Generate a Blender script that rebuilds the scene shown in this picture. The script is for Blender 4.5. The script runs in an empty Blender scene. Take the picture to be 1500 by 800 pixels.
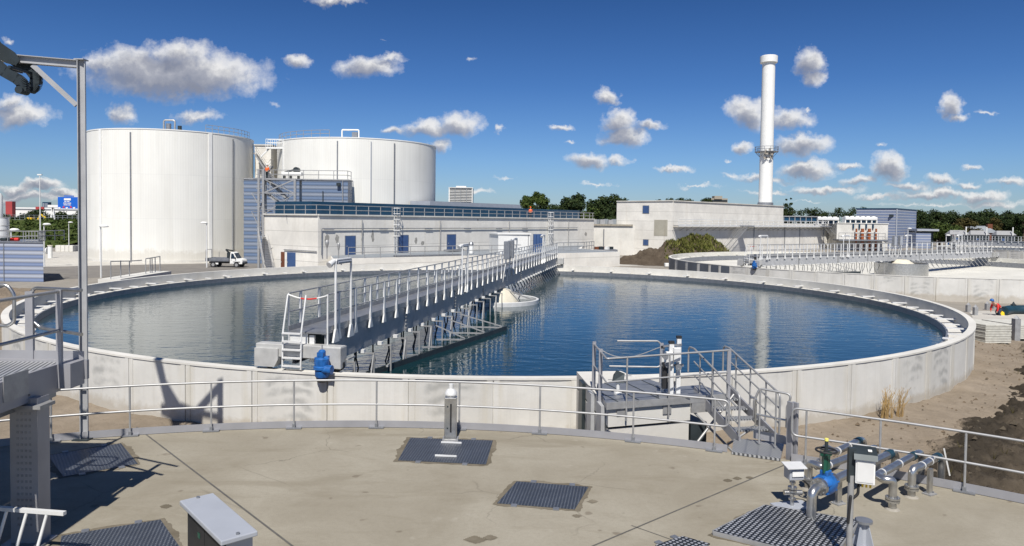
import bpy, bmesh, math, random
from mathutils import Vector, Matrix
random.seed(7)
PI = math.pi
C = bpy.context.scene.collection
V = Vector

# ---------------------------------------------------------------- camera
F, CX, CY, H = 1050.0, 750.0, 358.33, 6.6
PITCH, ROLL = math.radians(2.0), 0.0127
CAMROT = Matrix.Rotation(PI / 2 - PITCH, 3, 'X') @ Matrix.Rotation(ROLL, 3, 'Z')

def ray(px, py):
    return CAMROT @ V(((px - CX) / F, -(py - CY) / F, -1))
def on(px, py, z):                 # where the line of sight meets level z
    d = ray(px, py); t = (z - H) / d.z
    return V((d.x * t, d.y * t, z))
def at(px, py, Y):                 # where it meets distance Y
    d = ray(px, py); t = Y / d.y
    return V((d.x * t, Y, H + d.z * t))
def onface(px, py, A, d):          # where it meets the upright plane through A running along d
    n = V((-d[1], d[0], 0)); r = ray(px, py)
    t = (V((A[0], A[1], 0)) - V((0, 0, 0))).dot(n) / r.dot(n)
    return V((r.x * t, r.y * t, H + r.z * t))

# ---------------------------------------------------------------- materials
MATS = {}
def nodes(name):
    m = bpy.data.materials.new(name); m.use_nodes = True
    nt = m.node_tree; b = nt.nodes['Principled BSDF']
    MATS[name] = m
    return m, nt, b
def N(nt, t, **kw):
    n = nt.nodes.new(t)
    for k, v in kw.items():
        if k.startswith('i_'):
            key = k[2:]
            n.inputs[int(key) if key.isdigit() else key.replace('_', ' ')].default_value = v
        else: setattr(n, k, v)
    return n
def math_n(nt, op, a, b=None, c=None, clamp=False):
    n = nt.nodes.new('ShaderNodeMath'); n.operation = op; n.use_clamp = clamp
    for i, x in enumerate((a, b, c)):
        if x is None: continue
        if isinstance(x, (int, float)): n.inputs[i].default_value = x
        else: nt.links.new(x, n.inputs[i])
    return n.outputs[0]
def mixc(nt, fac, a, b, blend='MIX'):
    n = nt.nodes.new('ShaderNodeMix'); n.data_type = 'RGBA'; n.blend_type = blend
    for s, x in ((0, fac), (6, a), (7, b)):
        if isinstance(x, (int, float)): n.inputs[s].default_value = x
        elif isinstance(x, tuple): n.inputs[s].default_value = x if len(x) == 4 else (*x, 1)
        else: nt.links.new(x, n.inputs[s])
    return n.outputs[2]
def ramp(nt, fac, stops):
    n = nt.nodes.new('ShaderNodeValToRGB'); e = n.color_ramp.elements
    while len(e) < len(stops): e.new(0.5)
    for i, (p, c) in enumerate(stops):
        e[i].position = p; e[i].color = (c, c, c, 1) if isinstance(c, (int, float)) else (*c, 1)
    nt.links.new(fac, n.inputs[0]); return n.outputs[0]
def pos(nt):
    return nt.nodes.new('ShaderNodeNewGeometry').outputs['Position']
def noise(nt, vec, scale, detail=5, rough=.55, stretch=None, dist=0):
    if stretch:
        mp = N(nt, 'ShaderNodeMapping'); mp.inputs['Scale'].default_value = stretch
        nt.links.new(vec, mp.inputs[0]); vec = mp.outputs[0]
    n = N(nt, 'ShaderNodeTexNoise', i_Scale=scale, i_Detail=detail, i_Roughness=rough, i_Distortion=dist)
    nt.links.new(vec, n.inputs['Vector']); return n.outputs[0]
def vmix(nt, p, f, k):
    n = nt.nodes.new('ShaderNodeVectorMath'); n.operation = 'ADD'; nt.links.new(p, n.inputs[0]); cb = nt.nodes.new('ShaderNodeCombineXYZ')
    for i in range(2): nt.links.new(math_n(nt, 'MULTIPLY', f, k * (1 if i else -1.7)), cb.inputs[i])
    nt.links.new(cb.outputs[0], n.inputs[1]); return n.outputs[0]
def bump(nt, b, h, strength, dist):
    n = N(nt, 'ShaderNodeBump', i_Strength=strength, i_Distance=dist)
    nt.links.new(h, n.inputs['Height']); nt.links.new(n.outputs[0], b.inputs['Normal'])
def mk(name, col, rough=.6, metal=0, var=.2, scale=1.5, bmp=0, bscale=20, spec=.4):
    m, nt, b = nodes(name)
    p = pos(nt)
    f = noise(nt, p, scale)
    lo = tuple(c * (1 - var) for c in col); hi = tuple(min(1, c * (1 + var)) for c in col)
    nt.links.new(mixc(nt, ramp(nt, f, [(.3, 0), (.7, 1)]), lo, hi), b.inputs['Base Color'])
    b.inputs['Roughness'].default_value = rough; b.inputs['Metallic'].default_value = metal
    b.inputs['Specular IOR Level'].default_value = spec
    if bmp: bump(nt, b, noise(nt, p, bscale), .5, bmp)
    return m

def concrete(name, col, pour=0, stain=.35, warm=(.62, .55, .45), scale=.35, vj=0):
    """cast concrete: cloudy tone, streaks running down, pits, optional pour lines every `pour` metres"""
    m, nt, b = nodes(name); p = pos(nt)
    big = noise(nt, p, scale, 6, .6)
    mid = noise(nt, p, scale * 7, 4, .6)
    run = noise(nt, p, 1.0, 4, .6, stretch=(1.6, 1.6, .16))
    c = mixc(nt, ramp(nt, big, [(.3, 0), (.7, 1)]), tuple(x * .84 for x in col), tuple(min(1, x * 1.1) for x in col))
    c = mixc(nt, ramp(nt, mid, [(.35, 0), (.75, .35)]), c, tuple(x * .75 for x in col))
    c = mixc(nt, math_n(nt, 'MULTIPLY', ramp(nt, run, [(.56, 0), (.78, 1)]), stain), c, tuple(x * y for x, y in zip(col, warm)))
    if pour:
        z = N(nt, 'ShaderNodeSeparateXYZ'); nt.links.new(p, z.inputs[0])
        q = math_n(nt, 'PINGPONG', math_n(nt, 'ADD', z.outputs[2], .35), pour / 2)
        ln = math_n(nt, 'LESS_THAN', q, .035)
        c = mixc(nt, math_n(nt, 'MULTIPLY', ln, .6), c, tuple(x * .45 for x in col))
        # each lift is its own batch of concrete
        lift = math_n(nt, 'FLOOR', math_n(nt, 'DIVIDE', math_n(nt, 'ADD', z.outputs[2], .35), pour))
        wn = N(nt, 'ShaderNodeTexWhiteNoise', noise_dimensions='1D'); nt.links.new(lift, wn.inputs['W'])
        c = mixc(nt, math_n(nt, 'MULTIPLY', wn.outputs[0], .16), c, tuple(x * .6 for x in col))
    nt.links.new(c, b.inputs['Base Color'])
    b.inputs['Roughness'].default_value = .85; b.inputs['Specular IOR Level'].default_value = .25
    bump(nt, b, noise(nt, p, 9, 6, .7), .25, .02)
    return m

def clad(name, c1, c2, period, rough=.45):
    """sheet cladding in level bands of two tones, finely ribbed"""
    m, nt, b = nodes(name); p = pos(nt)
    z = N(nt, 'ShaderNodeSeparateXYZ'); nt.links.new(p, z.inputs[0])
    q = math_n(nt, 'FRACT', math_n(nt, 'DIVIDE', z.outputs[2], period))
    fac = ramp(nt, q, [(.0, 0), (.47, 0), (.5, 1), (.97, 1)])
    c = mixc(nt, fac, c1, c2)
    c = mixc(nt, math_n(nt, 'MULTIPLY', noise(nt, p, .5, 4), .25), c, tuple(x * .7 for x in c1))
    nt.links.new(c, b.inputs['Base Color']); b.inputs['Roughness'].default_value = rough
    bump(nt, b, math_n(nt, 'SINE', math_n(nt, 'MULTIPLY', z.outputs[2], 2 * PI / period * 2)), .5, .03)
    return m

CONC = concrete('concrete', (.74, .715, .66), pour=1.75)
CONC_W = concrete('concrete_pale', (.60, .585, .545), pour=0, stain=.2)
DECKC = None
STEEL = mk('galvanised_steel', (.36, .36, .36), .5, .45, .16, 5)
STEEL_D = mk('weathered_steel', (.27, .28, .30), .45, .6, .15, 4)
PAINT_G = mk('grey_painted_steel', (.37, .375, .385), .5, .1, .10, 3)
STAIN = mk('stainless_steel', (.50, .495, .48), .30, .9, .18, 7)
PAD = mk('grout_pad', (.27, .25, .215), .9, 0, .2, 9)
TUBE = mk('brushed_tube', (.36, .36, .36), .5, .5, .12, 3)
ALU = mk('pale_aluminium', (.70, .70, .69), .5, .25, .08, 3)
WHITE = mk('white_paint', (.72, .72, .70), .5, 0, .04, 1)
CREAM = mk('cream_coating', (.58, .54, .44), .5, 0, .1, 2)
GREYP = mk('grey_enamel', (.36, .38, .42), .35, .1, .06, 2)
BLACK = mk('black_rubber', (.02, .02, .022), .6, 0, .2, 4)
DARK = mk('dark_coated_steel', (.035, .045, .05), .45, .3, .2, 3)
BLUE = mk('blue_enamel', (.014, .10, .32), .45, 0, .35, 7)
BLUED = mk('blue_door_paint', (.045, .09, .21), .45, 0, .1, 1)
NAVY = mk('navy_cladding', (.006, .040, .085), .35, 0, .15, .6)
GREEN = mk('green_cast_iron', (.01, .07, .045), .4, 0, .15, 5)
YELL = mk('yellow_paint', (.75, .50, .02), .5, 0, .1, 3)
YELL2 = mk('pale_yellow_cap', (.75, .68, .15), .5, 0, .1, 3)
ORANGE = mk('rust_orange_paint', (.27, .075, .022), .55, 0, .2, 1)
REDP = mk('red_plastic', (.55, .03, .025), .6, 0, .12, 8)
ORANGEV = mk('orange_workwear', (.85, .13, .02), .8, 0, .15, 9)
SKIN = mk('skin', (.50, .30, .21), .6, 0, .08, 20)
DENIM = mk('dark_workwear', (.03, .04, .07), .9, 0, .2, 12)
BROWN = mk('brown_door', (.14, .05, .025), .5, 0, .15, 2)
GLASS = mk('dark_glass', (.015, .025, .035), .08, 0, .1, 1, spec=.7)
ROOFG = mk('grey_roofing', (.22, .24, .26), .8, 0, .15, .5)
REDB = mk('red_cladding', (.34, .05, .05), .6, 0, .1, .1)
SIGNB = mk('sign_blue', (.01, .11, .50), .45, 0, .05, 1)
BARK = mk('bark', (.07, .05, .035), .9, 0, .3, 3)
CLADB = clad('blue_striped_cladding', (.165, .21, .33), (.34, .36, .41), .75)
CLADB2 = clad('blue_grey_cladding', (.115, .165, .26), (.21, .24, .295), 1.0)
GRIME = mk('dry_timber', (.30, .27, .22), .85, 0, .25, 6)
BOARD = mk('pale_fibre_board', (.50, .49, .44), .75, 0, .15, 5)
HOSE = mk('dark_blue_hose', (.012, .04, .06), .45, 0, .2, 4)

def m_digester():
    m, nt, b = nodes('white_ribbed_cladding')
    uv = N(nt, 'ShaderNodeUVMap').outputs[0]
    s = N(nt, 'ShaderNodeSeparateXYZ'); nt.links.new(uv, s.inputs[0])
    w = math_n(nt, 'PINGPONG', s.outputs[0], .17)
    rib = ramp(nt, math_n(nt, 'DIVIDE', w, .17), [(.25, 0), (.5, 1)])
    p = pos(nt)
    c = mixc(nt, ramp(nt, noise(nt, p, .12, 4), [(.3, 0), (.7, 1)]), (.70, .692, .65), (.78, .772, .725))
    run = noise(nt, p, 1, 4, .6, stretch=(.9, .9, .05))
    c = mixc(nt, math_n(nt, 'MULTIPLY', ramp(nt, run, [(.5, 0), (.8, 1)]), .30), c, (.50, .475, .41))
    c = mixc(nt, math_n(nt, 'MULTIPLY', math_n(nt, 'SUBTRACT', 1, rib), .07), c, (.42, .42, .42))
    sh = N(nt, 'ShaderNodeTexWhiteNoise', noise_dimensions='2D'); cbx = nt.nodes.new('ShaderNodeCombineXYZ'); nt.links.new(math_n(nt, 'FLOOR', math_n(nt, 'DIVIDE', s.outputs[0], 1.02)), cbx.inputs[0]); nt.links.new(math_n(nt, 'FLOOR', math_n(nt, 'DIVIDE', s.outputs[1], 6.1)), cbx.inputs[1]); nt.links.new(cbx.outputs[0], sh.inputs['Vector'])
    c = mixc(nt, math_n(nt, 'MULTIPLY', sh.outputs[0], .12), c, (.5, .49, .46))
    ft = math_n(nt, 'ADD', s.outputs[1], math_n(nt, 'MULTIPLY', noise(nt, p, .8, 5, .7), -2.6))
    c = mixc(nt, math_n(nt, 'MULTIPLY', ramp(nt, ft, [(.0, .5), (.6, 0)]), .7), c, (.40, .36, .29))
    # sheet joints
    j = math_n(nt, 'LESS_THAN', math_n(nt, 'PINGPONG', s.outputs[1], 3.05), .03)
    c = mixc(nt, math_n(nt, 'MULTIPLY', j, .18), c, (.4, .4, .4))
    nt.links.new(c, b.inputs['Base Color']); b.inputs['Roughness'].default_value = .5
    bump(nt, b, rib, .35, .014)
    return m
DIG = m_digester()

def m_tankwall():
    m, nt, b = nodes('precast_tank_concrete')
    uv = N(nt, 'ShaderNodeUVMap').outputs[0]
    s = N(nt, 'ShaderNodeSeparateXYZ'); nt.links.new(uv, s.inputs[0])
    u, v = s.outputs[0], s.outputs[1]
    fu = math_n(nt, 'FRACT', u); idx = math_n(nt, 'FLOOR', u)
    wn = N(nt, 'ShaderNodeTexWhiteNoise', noise_dimensions='1D'); nt.links.new(idx, wn.inputs['W'])
    p = pos(nt)
    base = (.58, .57, .54)
    c = mixc(nt, ramp(nt, noise(nt, p, .7, 6, .6), [(.3, 0), (.7, 1)]), tuple(x * .86 for x in base), tuple(x * 1.08 for x in base))
    c = mixc(nt, math_n(nt, 'MULTIPLY', wn.outputs[0], .50), c, (.43, .425, .405))
    # trowel arcs on some panels
    dx = math_n(nt, 'MULTIPLY', math_n(nt, 'SUBTRACT', fu, .55), 2.4)
    dz = math_n(nt, 'ADD', v, .9)
    r = math_n(nt, 'SQRT', math_n(nt, 'ADD', math_n(nt, 'MULTIPLY', dx, dx), math_n(nt, 'MULTIPLY', dz, dz)))
    arc = math_n(nt, 'SINE', math_n(nt, 'ADD', math_n(nt, 'MULTIPLY', r, 17), math_n(nt, 'MULTIPLY', noise(nt, p, 2.2, 4), 9)))
    mask = ramp(nt, noise(nt, p, .8, 4, .6), [(.44, 0), (.60, 1)])
    edge = ramp(nt, math_n(nt, 'PINGPONG', fu, .5), [(.16, 0), (.24, 1)])
    sel = math_n(nt, 'GREATER_THAN', wn.outputs[0], .45)
    fac = math_n(nt, 'MULTIPLY', math_n(nt, 'MULTIPLY', mask, edge), math_n(nt, 'MULTIPLY', sel, math_n(nt, 'MULTIPLY_ADD', arc, .26, .30)))
    c = mixc(nt, fac, c, (.22, .225, .22))
    # yellowish runs beside the joints
    jn = ramp(nt, math_n(nt, 'PINGPONG', fu, .5), [(.0, 1), (.12, .4), (.17, 0)])
    run = ramp(nt, noise(nt, p, 1.3, 4, .6, stretch=(3, 3, .25)), [(.42, 0), (.66, 1)])
    c = mixc(nt, math_n(nt, 'MULTIPLY', math_n(nt, 'MULTIPLY', jn, run), .5), c, (.42, .38, .29))
    dr = math_n(nt, 'MULTIPLY', ramp(nt, noise(nt, p, 1.6, 5, .65, stretch=(2.2, 2.2, .10)), [(.52, 0), (.72, 1)]), ramp(nt, v, [(.0, .15), (1, 1)]))
    c = mixc(nt, math_n(nt, 'MULTIPLY', dr, .22), c, (.27, .25, .205))
    ms = ramp(nt, noise(nt, p, 6, 5, .7), [(.6, 0), (.8, 1)])
    c = mixc(nt, math_n(nt, 'MULTIPLY', ms, .18), c, (.25, .24, .22))
    foot = math_n(nt, 'ADD', v, math_n(nt, 'MULTIPLY', noise(nt, p, 2.0, 5, .7), -.9))
    c = mixc(nt, math_n(nt, 'MULTIPLY', ramp(nt, foot, [(.0, .6), (.25, 0)]), .8), c, (.30, .25, .18))
    nt.links.new(c, b.inputs['Base Color']); b.inputs['Roughness'].default_value = .85
    b.inputs['Specular IOR Level'].default_value = .2
    bump(nt, b, noise(nt, p, 7, 6, .7), .2, .02)
    return m
TANKM = m_tankwall()

def m_deck():
    m, nt, b = nodes('deck_concrete'); p = pos(nt)
    base = (.40, .355, .285)
    c = mixc(nt, ramp(nt, noise(nt, p, .45, 7, .62, dist=.6), [(.36, 0), (.64, 1)]), (.245, .220, .170), (.305, .280, .225))
    sw = noise(nt, p, .8, 5, .65, stretch=(.5, 1.6, 1), dist=1.5)
    c = mixc(nt, math_n(nt, 'MULTIPLY', ramp(nt, sw, [(.50, 0), (.70, 1)]), .42), c, (.17, .145, .10))
    c = mixc(nt, math_n(nt, 'MULTIPLY', ramp(nt, noise(nt, p, 14, 5, .75), [(.45, 0), (.8, 1)]), .35), c, (.18, .155, .12))
    c = mixc(nt, math_n(nt, 'MULTIPLY', ramp(nt, noise(nt, p, 2.7, 2, .5), [(.70, 0), (.75, 1)]), .5), c, (.10, .075, .05))
    pale = ramp(nt, noise(nt, p, 1.9, 3, .6, stretch=(1, 1, 1)), [(.66, 0), (.75, 1)])
    c = mixc(nt, math_n(nt, 'MULTIPLY', pale, .35), c, (.38, .355, .30))
    nt.links.new(c, b.inputs['Base Color']); b.inputs['Roughness'].default_value = .82
    b.inputs['Specular IOR Level'].default_value = .25
    ag = noise(nt, p, 60, 3, .7)
    c2 = mixc(nt, math_n(nt, 'MULTIPLY', ramp(nt, ag, [(.5, 0), (.72, 1)]), .45), c, (.17, .155, .128))
    cr = N(nt, 'ShaderNodeTexVoronoi', feature='DISTANCE_TO_EDGE', i_Scale=.38); wv = vmix(nt, p, noise(nt, p, 1.3, 4), .5); nt.links.new(wv, cr.inputs['Vector'])
    crk = math_n(nt, 'MULTIPLY', ramp(nt, cr.outputs['Distance'], [(.0, 1), (.006, 0)]), ramp(nt, noise(nt, p, .4, 3), [(.5, 0), (.62, .55)]))
    c2 = mixc(nt, crk, c2, (.10, .085, .065))
    nt.links.new(c2, b.inputs['Base Color'])
    bump(nt, b, noise(nt, p, 30, 5, .7), .3, .012)
    return m
DECKC = m_deck()

def m_soil(name, c1, c2, c3, sc=1.0, bd=.12):
    m, nt, b = nodes(name); p = pos(nt)
    c = mixc(nt, ramp(nt, noise(nt, p, .35 * sc, 7, .62, dist=.4), [(.34, 0), (.66, 1)]), c1, c2)
    c = mixc(nt, ramp(nt, noise(nt, p, 5 * sc, 6, .75), [(.6, 0), (.74, .85)]), c, c3)
    c = mixc(nt, ramp(nt, noise(nt, p, 1.6 * sc, 5, .7), [(.42, .35), (.6, 0)]), c, tuple(x * .72 for x in c1))
    nt.links.new(c, b.inputs['Base Color']); b.inputs['Roughness'].default_value = .95
    b.inputs['Specular IOR Level'].default_value = .1
    bump(nt, b, noise(nt, p, 4 * sc, 8, .72), .7, bd)
    return m
SAND = m_soil('sandy_soil', (.215, .175, .13), (.275, .23, .18), (.09, .07, .05))
def m_mud():
    m = m_soil('dark_mud', (.085, .068, .049), (.145, .118, .088), (.04, .032, .024), 1.6, .2); nt = m.node_tree; b = nt.nodes['Principled BSDF']; p = pos(nt)
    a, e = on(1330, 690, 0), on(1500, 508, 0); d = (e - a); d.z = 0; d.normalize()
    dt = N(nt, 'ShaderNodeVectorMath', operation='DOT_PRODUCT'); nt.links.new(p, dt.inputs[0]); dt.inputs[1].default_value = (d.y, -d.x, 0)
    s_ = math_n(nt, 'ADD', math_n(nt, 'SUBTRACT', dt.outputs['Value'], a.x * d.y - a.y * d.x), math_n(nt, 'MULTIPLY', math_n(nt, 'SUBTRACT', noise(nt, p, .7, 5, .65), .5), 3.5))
    shaded_soil = ramp(nt, math_n(nt, 'DIVIDE', s_, 10), [(.0, 0), (.05, 1), (.14, 1), (.26, 0)])   # strip of dark soil, with the bank's shade painted in
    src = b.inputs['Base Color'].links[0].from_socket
    c = mixc(nt, math_n(nt, 'MULTIPLY', shaded_soil, .8), src, (.032, .027, .021))
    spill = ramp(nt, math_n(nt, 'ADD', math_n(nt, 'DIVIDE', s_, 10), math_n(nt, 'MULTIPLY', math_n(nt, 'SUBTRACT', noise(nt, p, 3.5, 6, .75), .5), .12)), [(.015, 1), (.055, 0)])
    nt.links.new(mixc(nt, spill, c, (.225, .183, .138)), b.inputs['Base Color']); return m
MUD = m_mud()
SITE = m_soil('site_ground', (.24, .22, .19), (.30, .275, .24), (.16, .145, .12), .5, .03)
PAVE = m_soil('pale_paving', (.44, .42, .38), (.50, .48, .44), (.34, .32, .29), .6, .02)
ASPH = m_soil('asphalt', (.17, .16, .15), (.22, .205, .185), (.11, .105, .10), .8, .02)
HEAP = m_soil('heap_soil', (.080, .062, .045), (.125, .10, .074), (.035, .027, .02), 1.6, .3)
TURF = m_soil('rough_turf', (.05, .075, .018), (.075, .085, .028), (.03, .04, .012), .6, .2)

def m_tread(name, col, sc, hi):
    """chequer plate: rows of small raised lozenges"""
    m, nt, b = nodes(name)
    tc = N(nt, 'ShaderNodeTexCoord').outputs['UV']
    s = N(nt, 'ShaderNodeSeparateXYZ'); nt.links.new(tc, s.inputs[0])
    a = math_n(nt, 'SINE', math_n(nt, 'MULTIPLY', s.outputs[0], PI / sc))
    d = math_n(nt, 'SINE', math_n(nt, 'MULTIPLY', s.outputs[1], PI / sc))
    h = ramp(nt, math_n(nt, 'ABSOLUTE', math_n(nt, 'MULTIPLY', a, d)), [(.35, 0), (.75, 1)])
    p = pos(nt)
    c = mixc(nt, h, col, hi)
    c = mixc(nt, ramp(nt, noise(nt, p, 2.5, 5), [(.4, 0), (.75, .5)]), c, tuple(x * .6 for x in col))
    nt.links.new(c, b.inputs['Base Color']); b.inputs['Roughness'].default_value = .42
    b.inputs['Metallic'].default_value = .55
    bump(nt, b, h, .8, .012)
    return m
TREAD = m_tread('chequer_plate', (.075, .085, .105), .055, (.15, .165, .19))
TREADB = m_tread('bright_grating', (.03, .032, .036), .075, (.62, .63, .65))

def m_grate(name, sc=.06):
    m, nt, b = nodes(name); p = pos(nt)
    s = N(nt, 'ShaderNodeSeparateXYZ'); nt.links.new(p, s.inputs[0])
    a = math_n(nt, 'PINGPONG', math_n(nt, 'ADD', s.outputs[0], math_n(nt, 'MULTIPLY', s.outputs[1], .3)), sc)
    h = ramp(nt, math_n(nt, 'DIVIDE', a, sc), [(.35, 0), (.6, 1)])
    c = mixc(nt, h, (.10, .105, .115), (.52, .53, .54))
    nt.links.new(c, b.inputs['Base Color']); b.inputs['Roughness'].default_value = .45
    b.inputs['Metallic'].default_value = .5
    bump(nt, b, h, .7, .01)
    return m
GRATE = m_grate('bar_grating', .035)

def m_water():
    m, nt, b = nodes('tank_water'); p = pos(nt)
    b.inputs['Base Color'].default_value = (.005, .026, .032, 1)
    b.inputs['Roughness'].default_value = .03; b.inputs['IOR'].default_value = 1.5
    b.inputs['Specular IOR Level'].default_value = .5
    a = noise(nt, p, 1.0, 3, .5, stretch=(.9, 2.1, 1), dist=.3)
    c = noise(nt, p, 1.0, 2, .5, stretch=(3.0, 6.5, 1), dist=.2)
    calm = ramp(nt, noise(nt, p, .06, 3), [(.35, .45), (.65, 1)])
    h = math_n(nt, 'MULTIPLY', math_n(nt, 'ADD', math_n(nt, 'MULTIPLY', a, 1.0), math_n(nt, 'MULTIPLY', c, .28)), calm)
    bump(nt, b, h, 1.0, .023)
    return m
WATER = m_water()

def m_leaf(name, c1, c2):
    m, nt, b = nodes(name)
    oi = N(nt, 'ShaderNodeNewGeometry')
    c = mixc(nt, oi.outputs['Random Per Island'], c1, c2)
    c = mixc(nt, math_n(nt, 'MULTIPLY', noise(nt, oi.outputs['Position'], .25, 3), .5), c, tuple(x * .55 for x in c1))
    nt.links.new(c, b.inputs['Base Color']); b.inputs['Roughness'].default_value = .8
    b.inputs['Specular IOR Level'].default_value = .15
    return m
LEAF_D = m_leaf('dark_foliage', (.012, .026, .009), (.045, .062, .018))
LEAF_M = m_leaf('green_foliage', (.024, .046, .010), (.085, .11, .026))
LEAF_B = m_leaf('rusty_foliage', (.05, .045, .014), (.085, .07, .022))
LEAF_W = m_leaf('weed_foliage', (.09, .105, .02), (.20, .19, .06))
STRAW = m_leaf('dry_stalks', (.34, .22, .09), (.46, .33, .15))

# ---------------------------------------------------------------- mesh builder
def base_of(o):
    v = V((0, 0, 0))
    while o: v += o.location; o = o.parent
    return v
class MB:
    def __init__(s): s.v = []; s.f = []; s.uv = {}
    def add(s, vs, fs):
        k = len(s.v); s.v += [V(x) for x in vs]; s.f += [tuple(i + k for i in q) for q in fs]; return s
    def prism(s, poly, z0, z1):
        n = len(poly)
        a = sum(poly[i][0] * poly[(i + 1) % n][1] - poly[(i + 1) % n][0] * poly[i][1] for i in range(n))
        if a < 0: poly = poly[::-1]
        vs = [(p[0], p[1], z0) for p in poly] + [(p[0], p[1], z1) for p in poly]
        fs = [tuple(range(n - 1, -1, -1)), tuple(range(n, 2 * n))] + [(i, (i + 1) % n, n + (i + 1) % n, n + i) for i in range(n)]
        return s.add(vs, fs)
    def box(s, c, size, rz=0, M=None):
        hx, hy, hz = (x / 2 for x in size)
        vs = [V((x, y, z)) for z in (-hz, hz) for x, y in ((-hx, -hy), (hx, -hy), (hx, hy), (-hx, hy))]
        R = M if M is not None else Matrix.Rotation(rz, 3, 'Z')
        return s.add([R @ v + V(c) for v in vs], [(3, 2, 1, 0), (4, 5, 6, 7), (0, 1, 5, 4), (1, 2, 6, 5), (2, 3, 7, 6), (3, 0, 4, 7)])
    def bar(s, p, q, w, h, up=(0, 0, 1)):
        p, q = V(p), V(q); d = (q - p); L = d.length; d.normalize(); up = V(up)
        if abs(d.dot(up)) > .98: up = V((0, 1, 0))
        x = d.cross(up).normalized(); z = x.cross(d)
        M = Matrix((x, d, z)).transposed()
        return s.box((p + q) / 2, (w, L, h), M=M)
    def tube(s, pts, r, n=8, cap=True, closed=False):
        pts = [V(p) for p in pts]; m = len(pts); rs = r if isinstance(r, (list, tuple)) else [r] * m
        k = len(s.v); ref = None
        for i, p in enumerate(pts):
            if closed: d = pts[(i + 1) % m] - pts[i - 1]
            else: d = pts[min(i + 1, m - 1)] - pts[max(i - 1, 0)]
            d.normalize()
            if ref is None: ref = V((0, 0, 1)) if abs(d.z) < .9 else V((1, 0, 0))
            a = (ref - d * ref.dot(d)).normalized(); ref = a; b = d.cross(a)
            for j in range(n):
                t = 2 * PI * j / n; s.v.append(p + (a * math.cos(t) + b * math.sin(t)) * rs[i])
        for i in range(m if closed else m - 1):
            for j in range(n):
                i2 = (i + 1) % m
                s.f.append((k + i * n + j, k + i * n + (j + 1) % n, k + i2 * n + (j + 1) % n, k + i2 * n + j))
        if cap and not closed:
            s.f.append(tuple(k + j for j in range(n - 1, -1, -1))); s.f.append(tuple(k + (m - 1) * n + j for j in range(n)))
        return s
    def lathe(s, c, prof, n=48, a0=0, a1=2 * PI, uvs=False):
        """prof: (r, z) pairs bottom to top"""
        k = len(s.v); full = abs(a1 - a0 - 2 * PI) < 1e-6; cols = n if full else n + 1
        for i in range(cols):
            t = a0 + (a1 - a0) * i / n
            for r, z in prof: s.v.append(V((c[0] + r * math.cos(t), c[1] + r * math.sin(t), c[2] + z)))
        P = len(prof)
        for i in range(n):
            i2 = (i + 1) % cols
            for j in range(P - 1):
                s.f.append((k + i * P + j, k + i2 * P + j, k + i2 * P + j + 1, k + i * P + j + 1))
                if uvs:
                    R = max(prof[j][0], prof[j + 1][0]); ua, ub = (a1 - a0) * R * i / n, (a1 - a0) * R * (i + 1) / n
                    s.uv[len(s.f) - 1] = [(ua, prof[j][1]), (ub, prof[j][1]), (ub, prof[j + 1][1]), (ua, prof[j + 1][1])]
        return s
    def cyl(s, p, q, r, n=12, r2=None):
        return s.tube([p, q], [r, r if r2 is None else r2], n)
    def mesh(s, name, mat, off=V((0, 0, 0)), smooth=None):
        me = bpy.data.meshes.new(name)
        me.from_pydata([tuple(v - off) for v in s.v], [], s.f)
        if s.uv:
            l = me.uv_layers.new(name='UVMap')
            for fi, co in s.uv.items():
                for j, li in enumerate(me.polygons[fi].loop_indices): l.data[li].uv = co[j]
        for m in (mat if isinstance(mat, (list, tuple)) else [mat]): me.materials.append(m)
        if smooth is not None:
            me.shade_smooth(); me.set_sharp_from_angle(angle=math.radians(smooth))
        me.update(); return me
    def build(s, name, mat, parent=None, smooth=None, loc=None, bevel=0):
        off = base_of(parent) if parent else V((0, 0, 0))
        o = None
        L = V(loc) if loc is not None else (V((0, 0, 0)) if parent is not None else s.centre())
        me = s.mesh(name, mat, off + (L if parent is None or loc is not None else V((0, 0, 0))), smooth)
        o = bpy.data.objects.new(name, me); C.objects.link(o); o.location = L; o.parent = parent
        if bevel:
            md = o.modifiers.new('edge', 'BEVEL'); md.width = bevel; md.segments = 2; md.limit_method = 'ANGLE'
        return o
    def centre(s):
        xs = [v.x for v in s.v]; ys = [v.y for v in s.v]; zs = [v.z for v in s.v]
        return V(((min(xs) + max(xs)) / 2, (min(ys) + max(ys)) / 2, min(zs)))
def tag(o, label, cat, group=None, kind=None):
    if label: o['label'] = label
    if cat: o['category'] = cat
    if group: o['group'] = group
    if kind: o['kind'] = kind
    return o
def struct(o): o['kind'] = 'structure'; return o
def thing(name, label, cat, loc=(0, 0, 0), group=None):
    o = bpy.data.objects.new(name, None); o.empty_display_size = .3
    C.objects.link(o); o.location = loc
    return tag(o, label, cat, group)
def inst(me, name, parent, loc, rz=0):
    o = bpy.data.objects.new(name, me); C.objects.link(o); o.parent = parent; o.location = loc; o.rotation_euler = (0, 0, rz); return o
def dup(root, loc=None, rz=None, label=None, parent=None):
    r = root.copy(); C.objects.link(r)
    if parent is not None: r.parent = parent
    if loc is not None: r.location = loc
    if rz is not None: r.rotation_euler = (0, 0, rz)
    if label: r['label'] = label
    for ch in list(root.children): dup(ch, parent=r)
    return r
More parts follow.
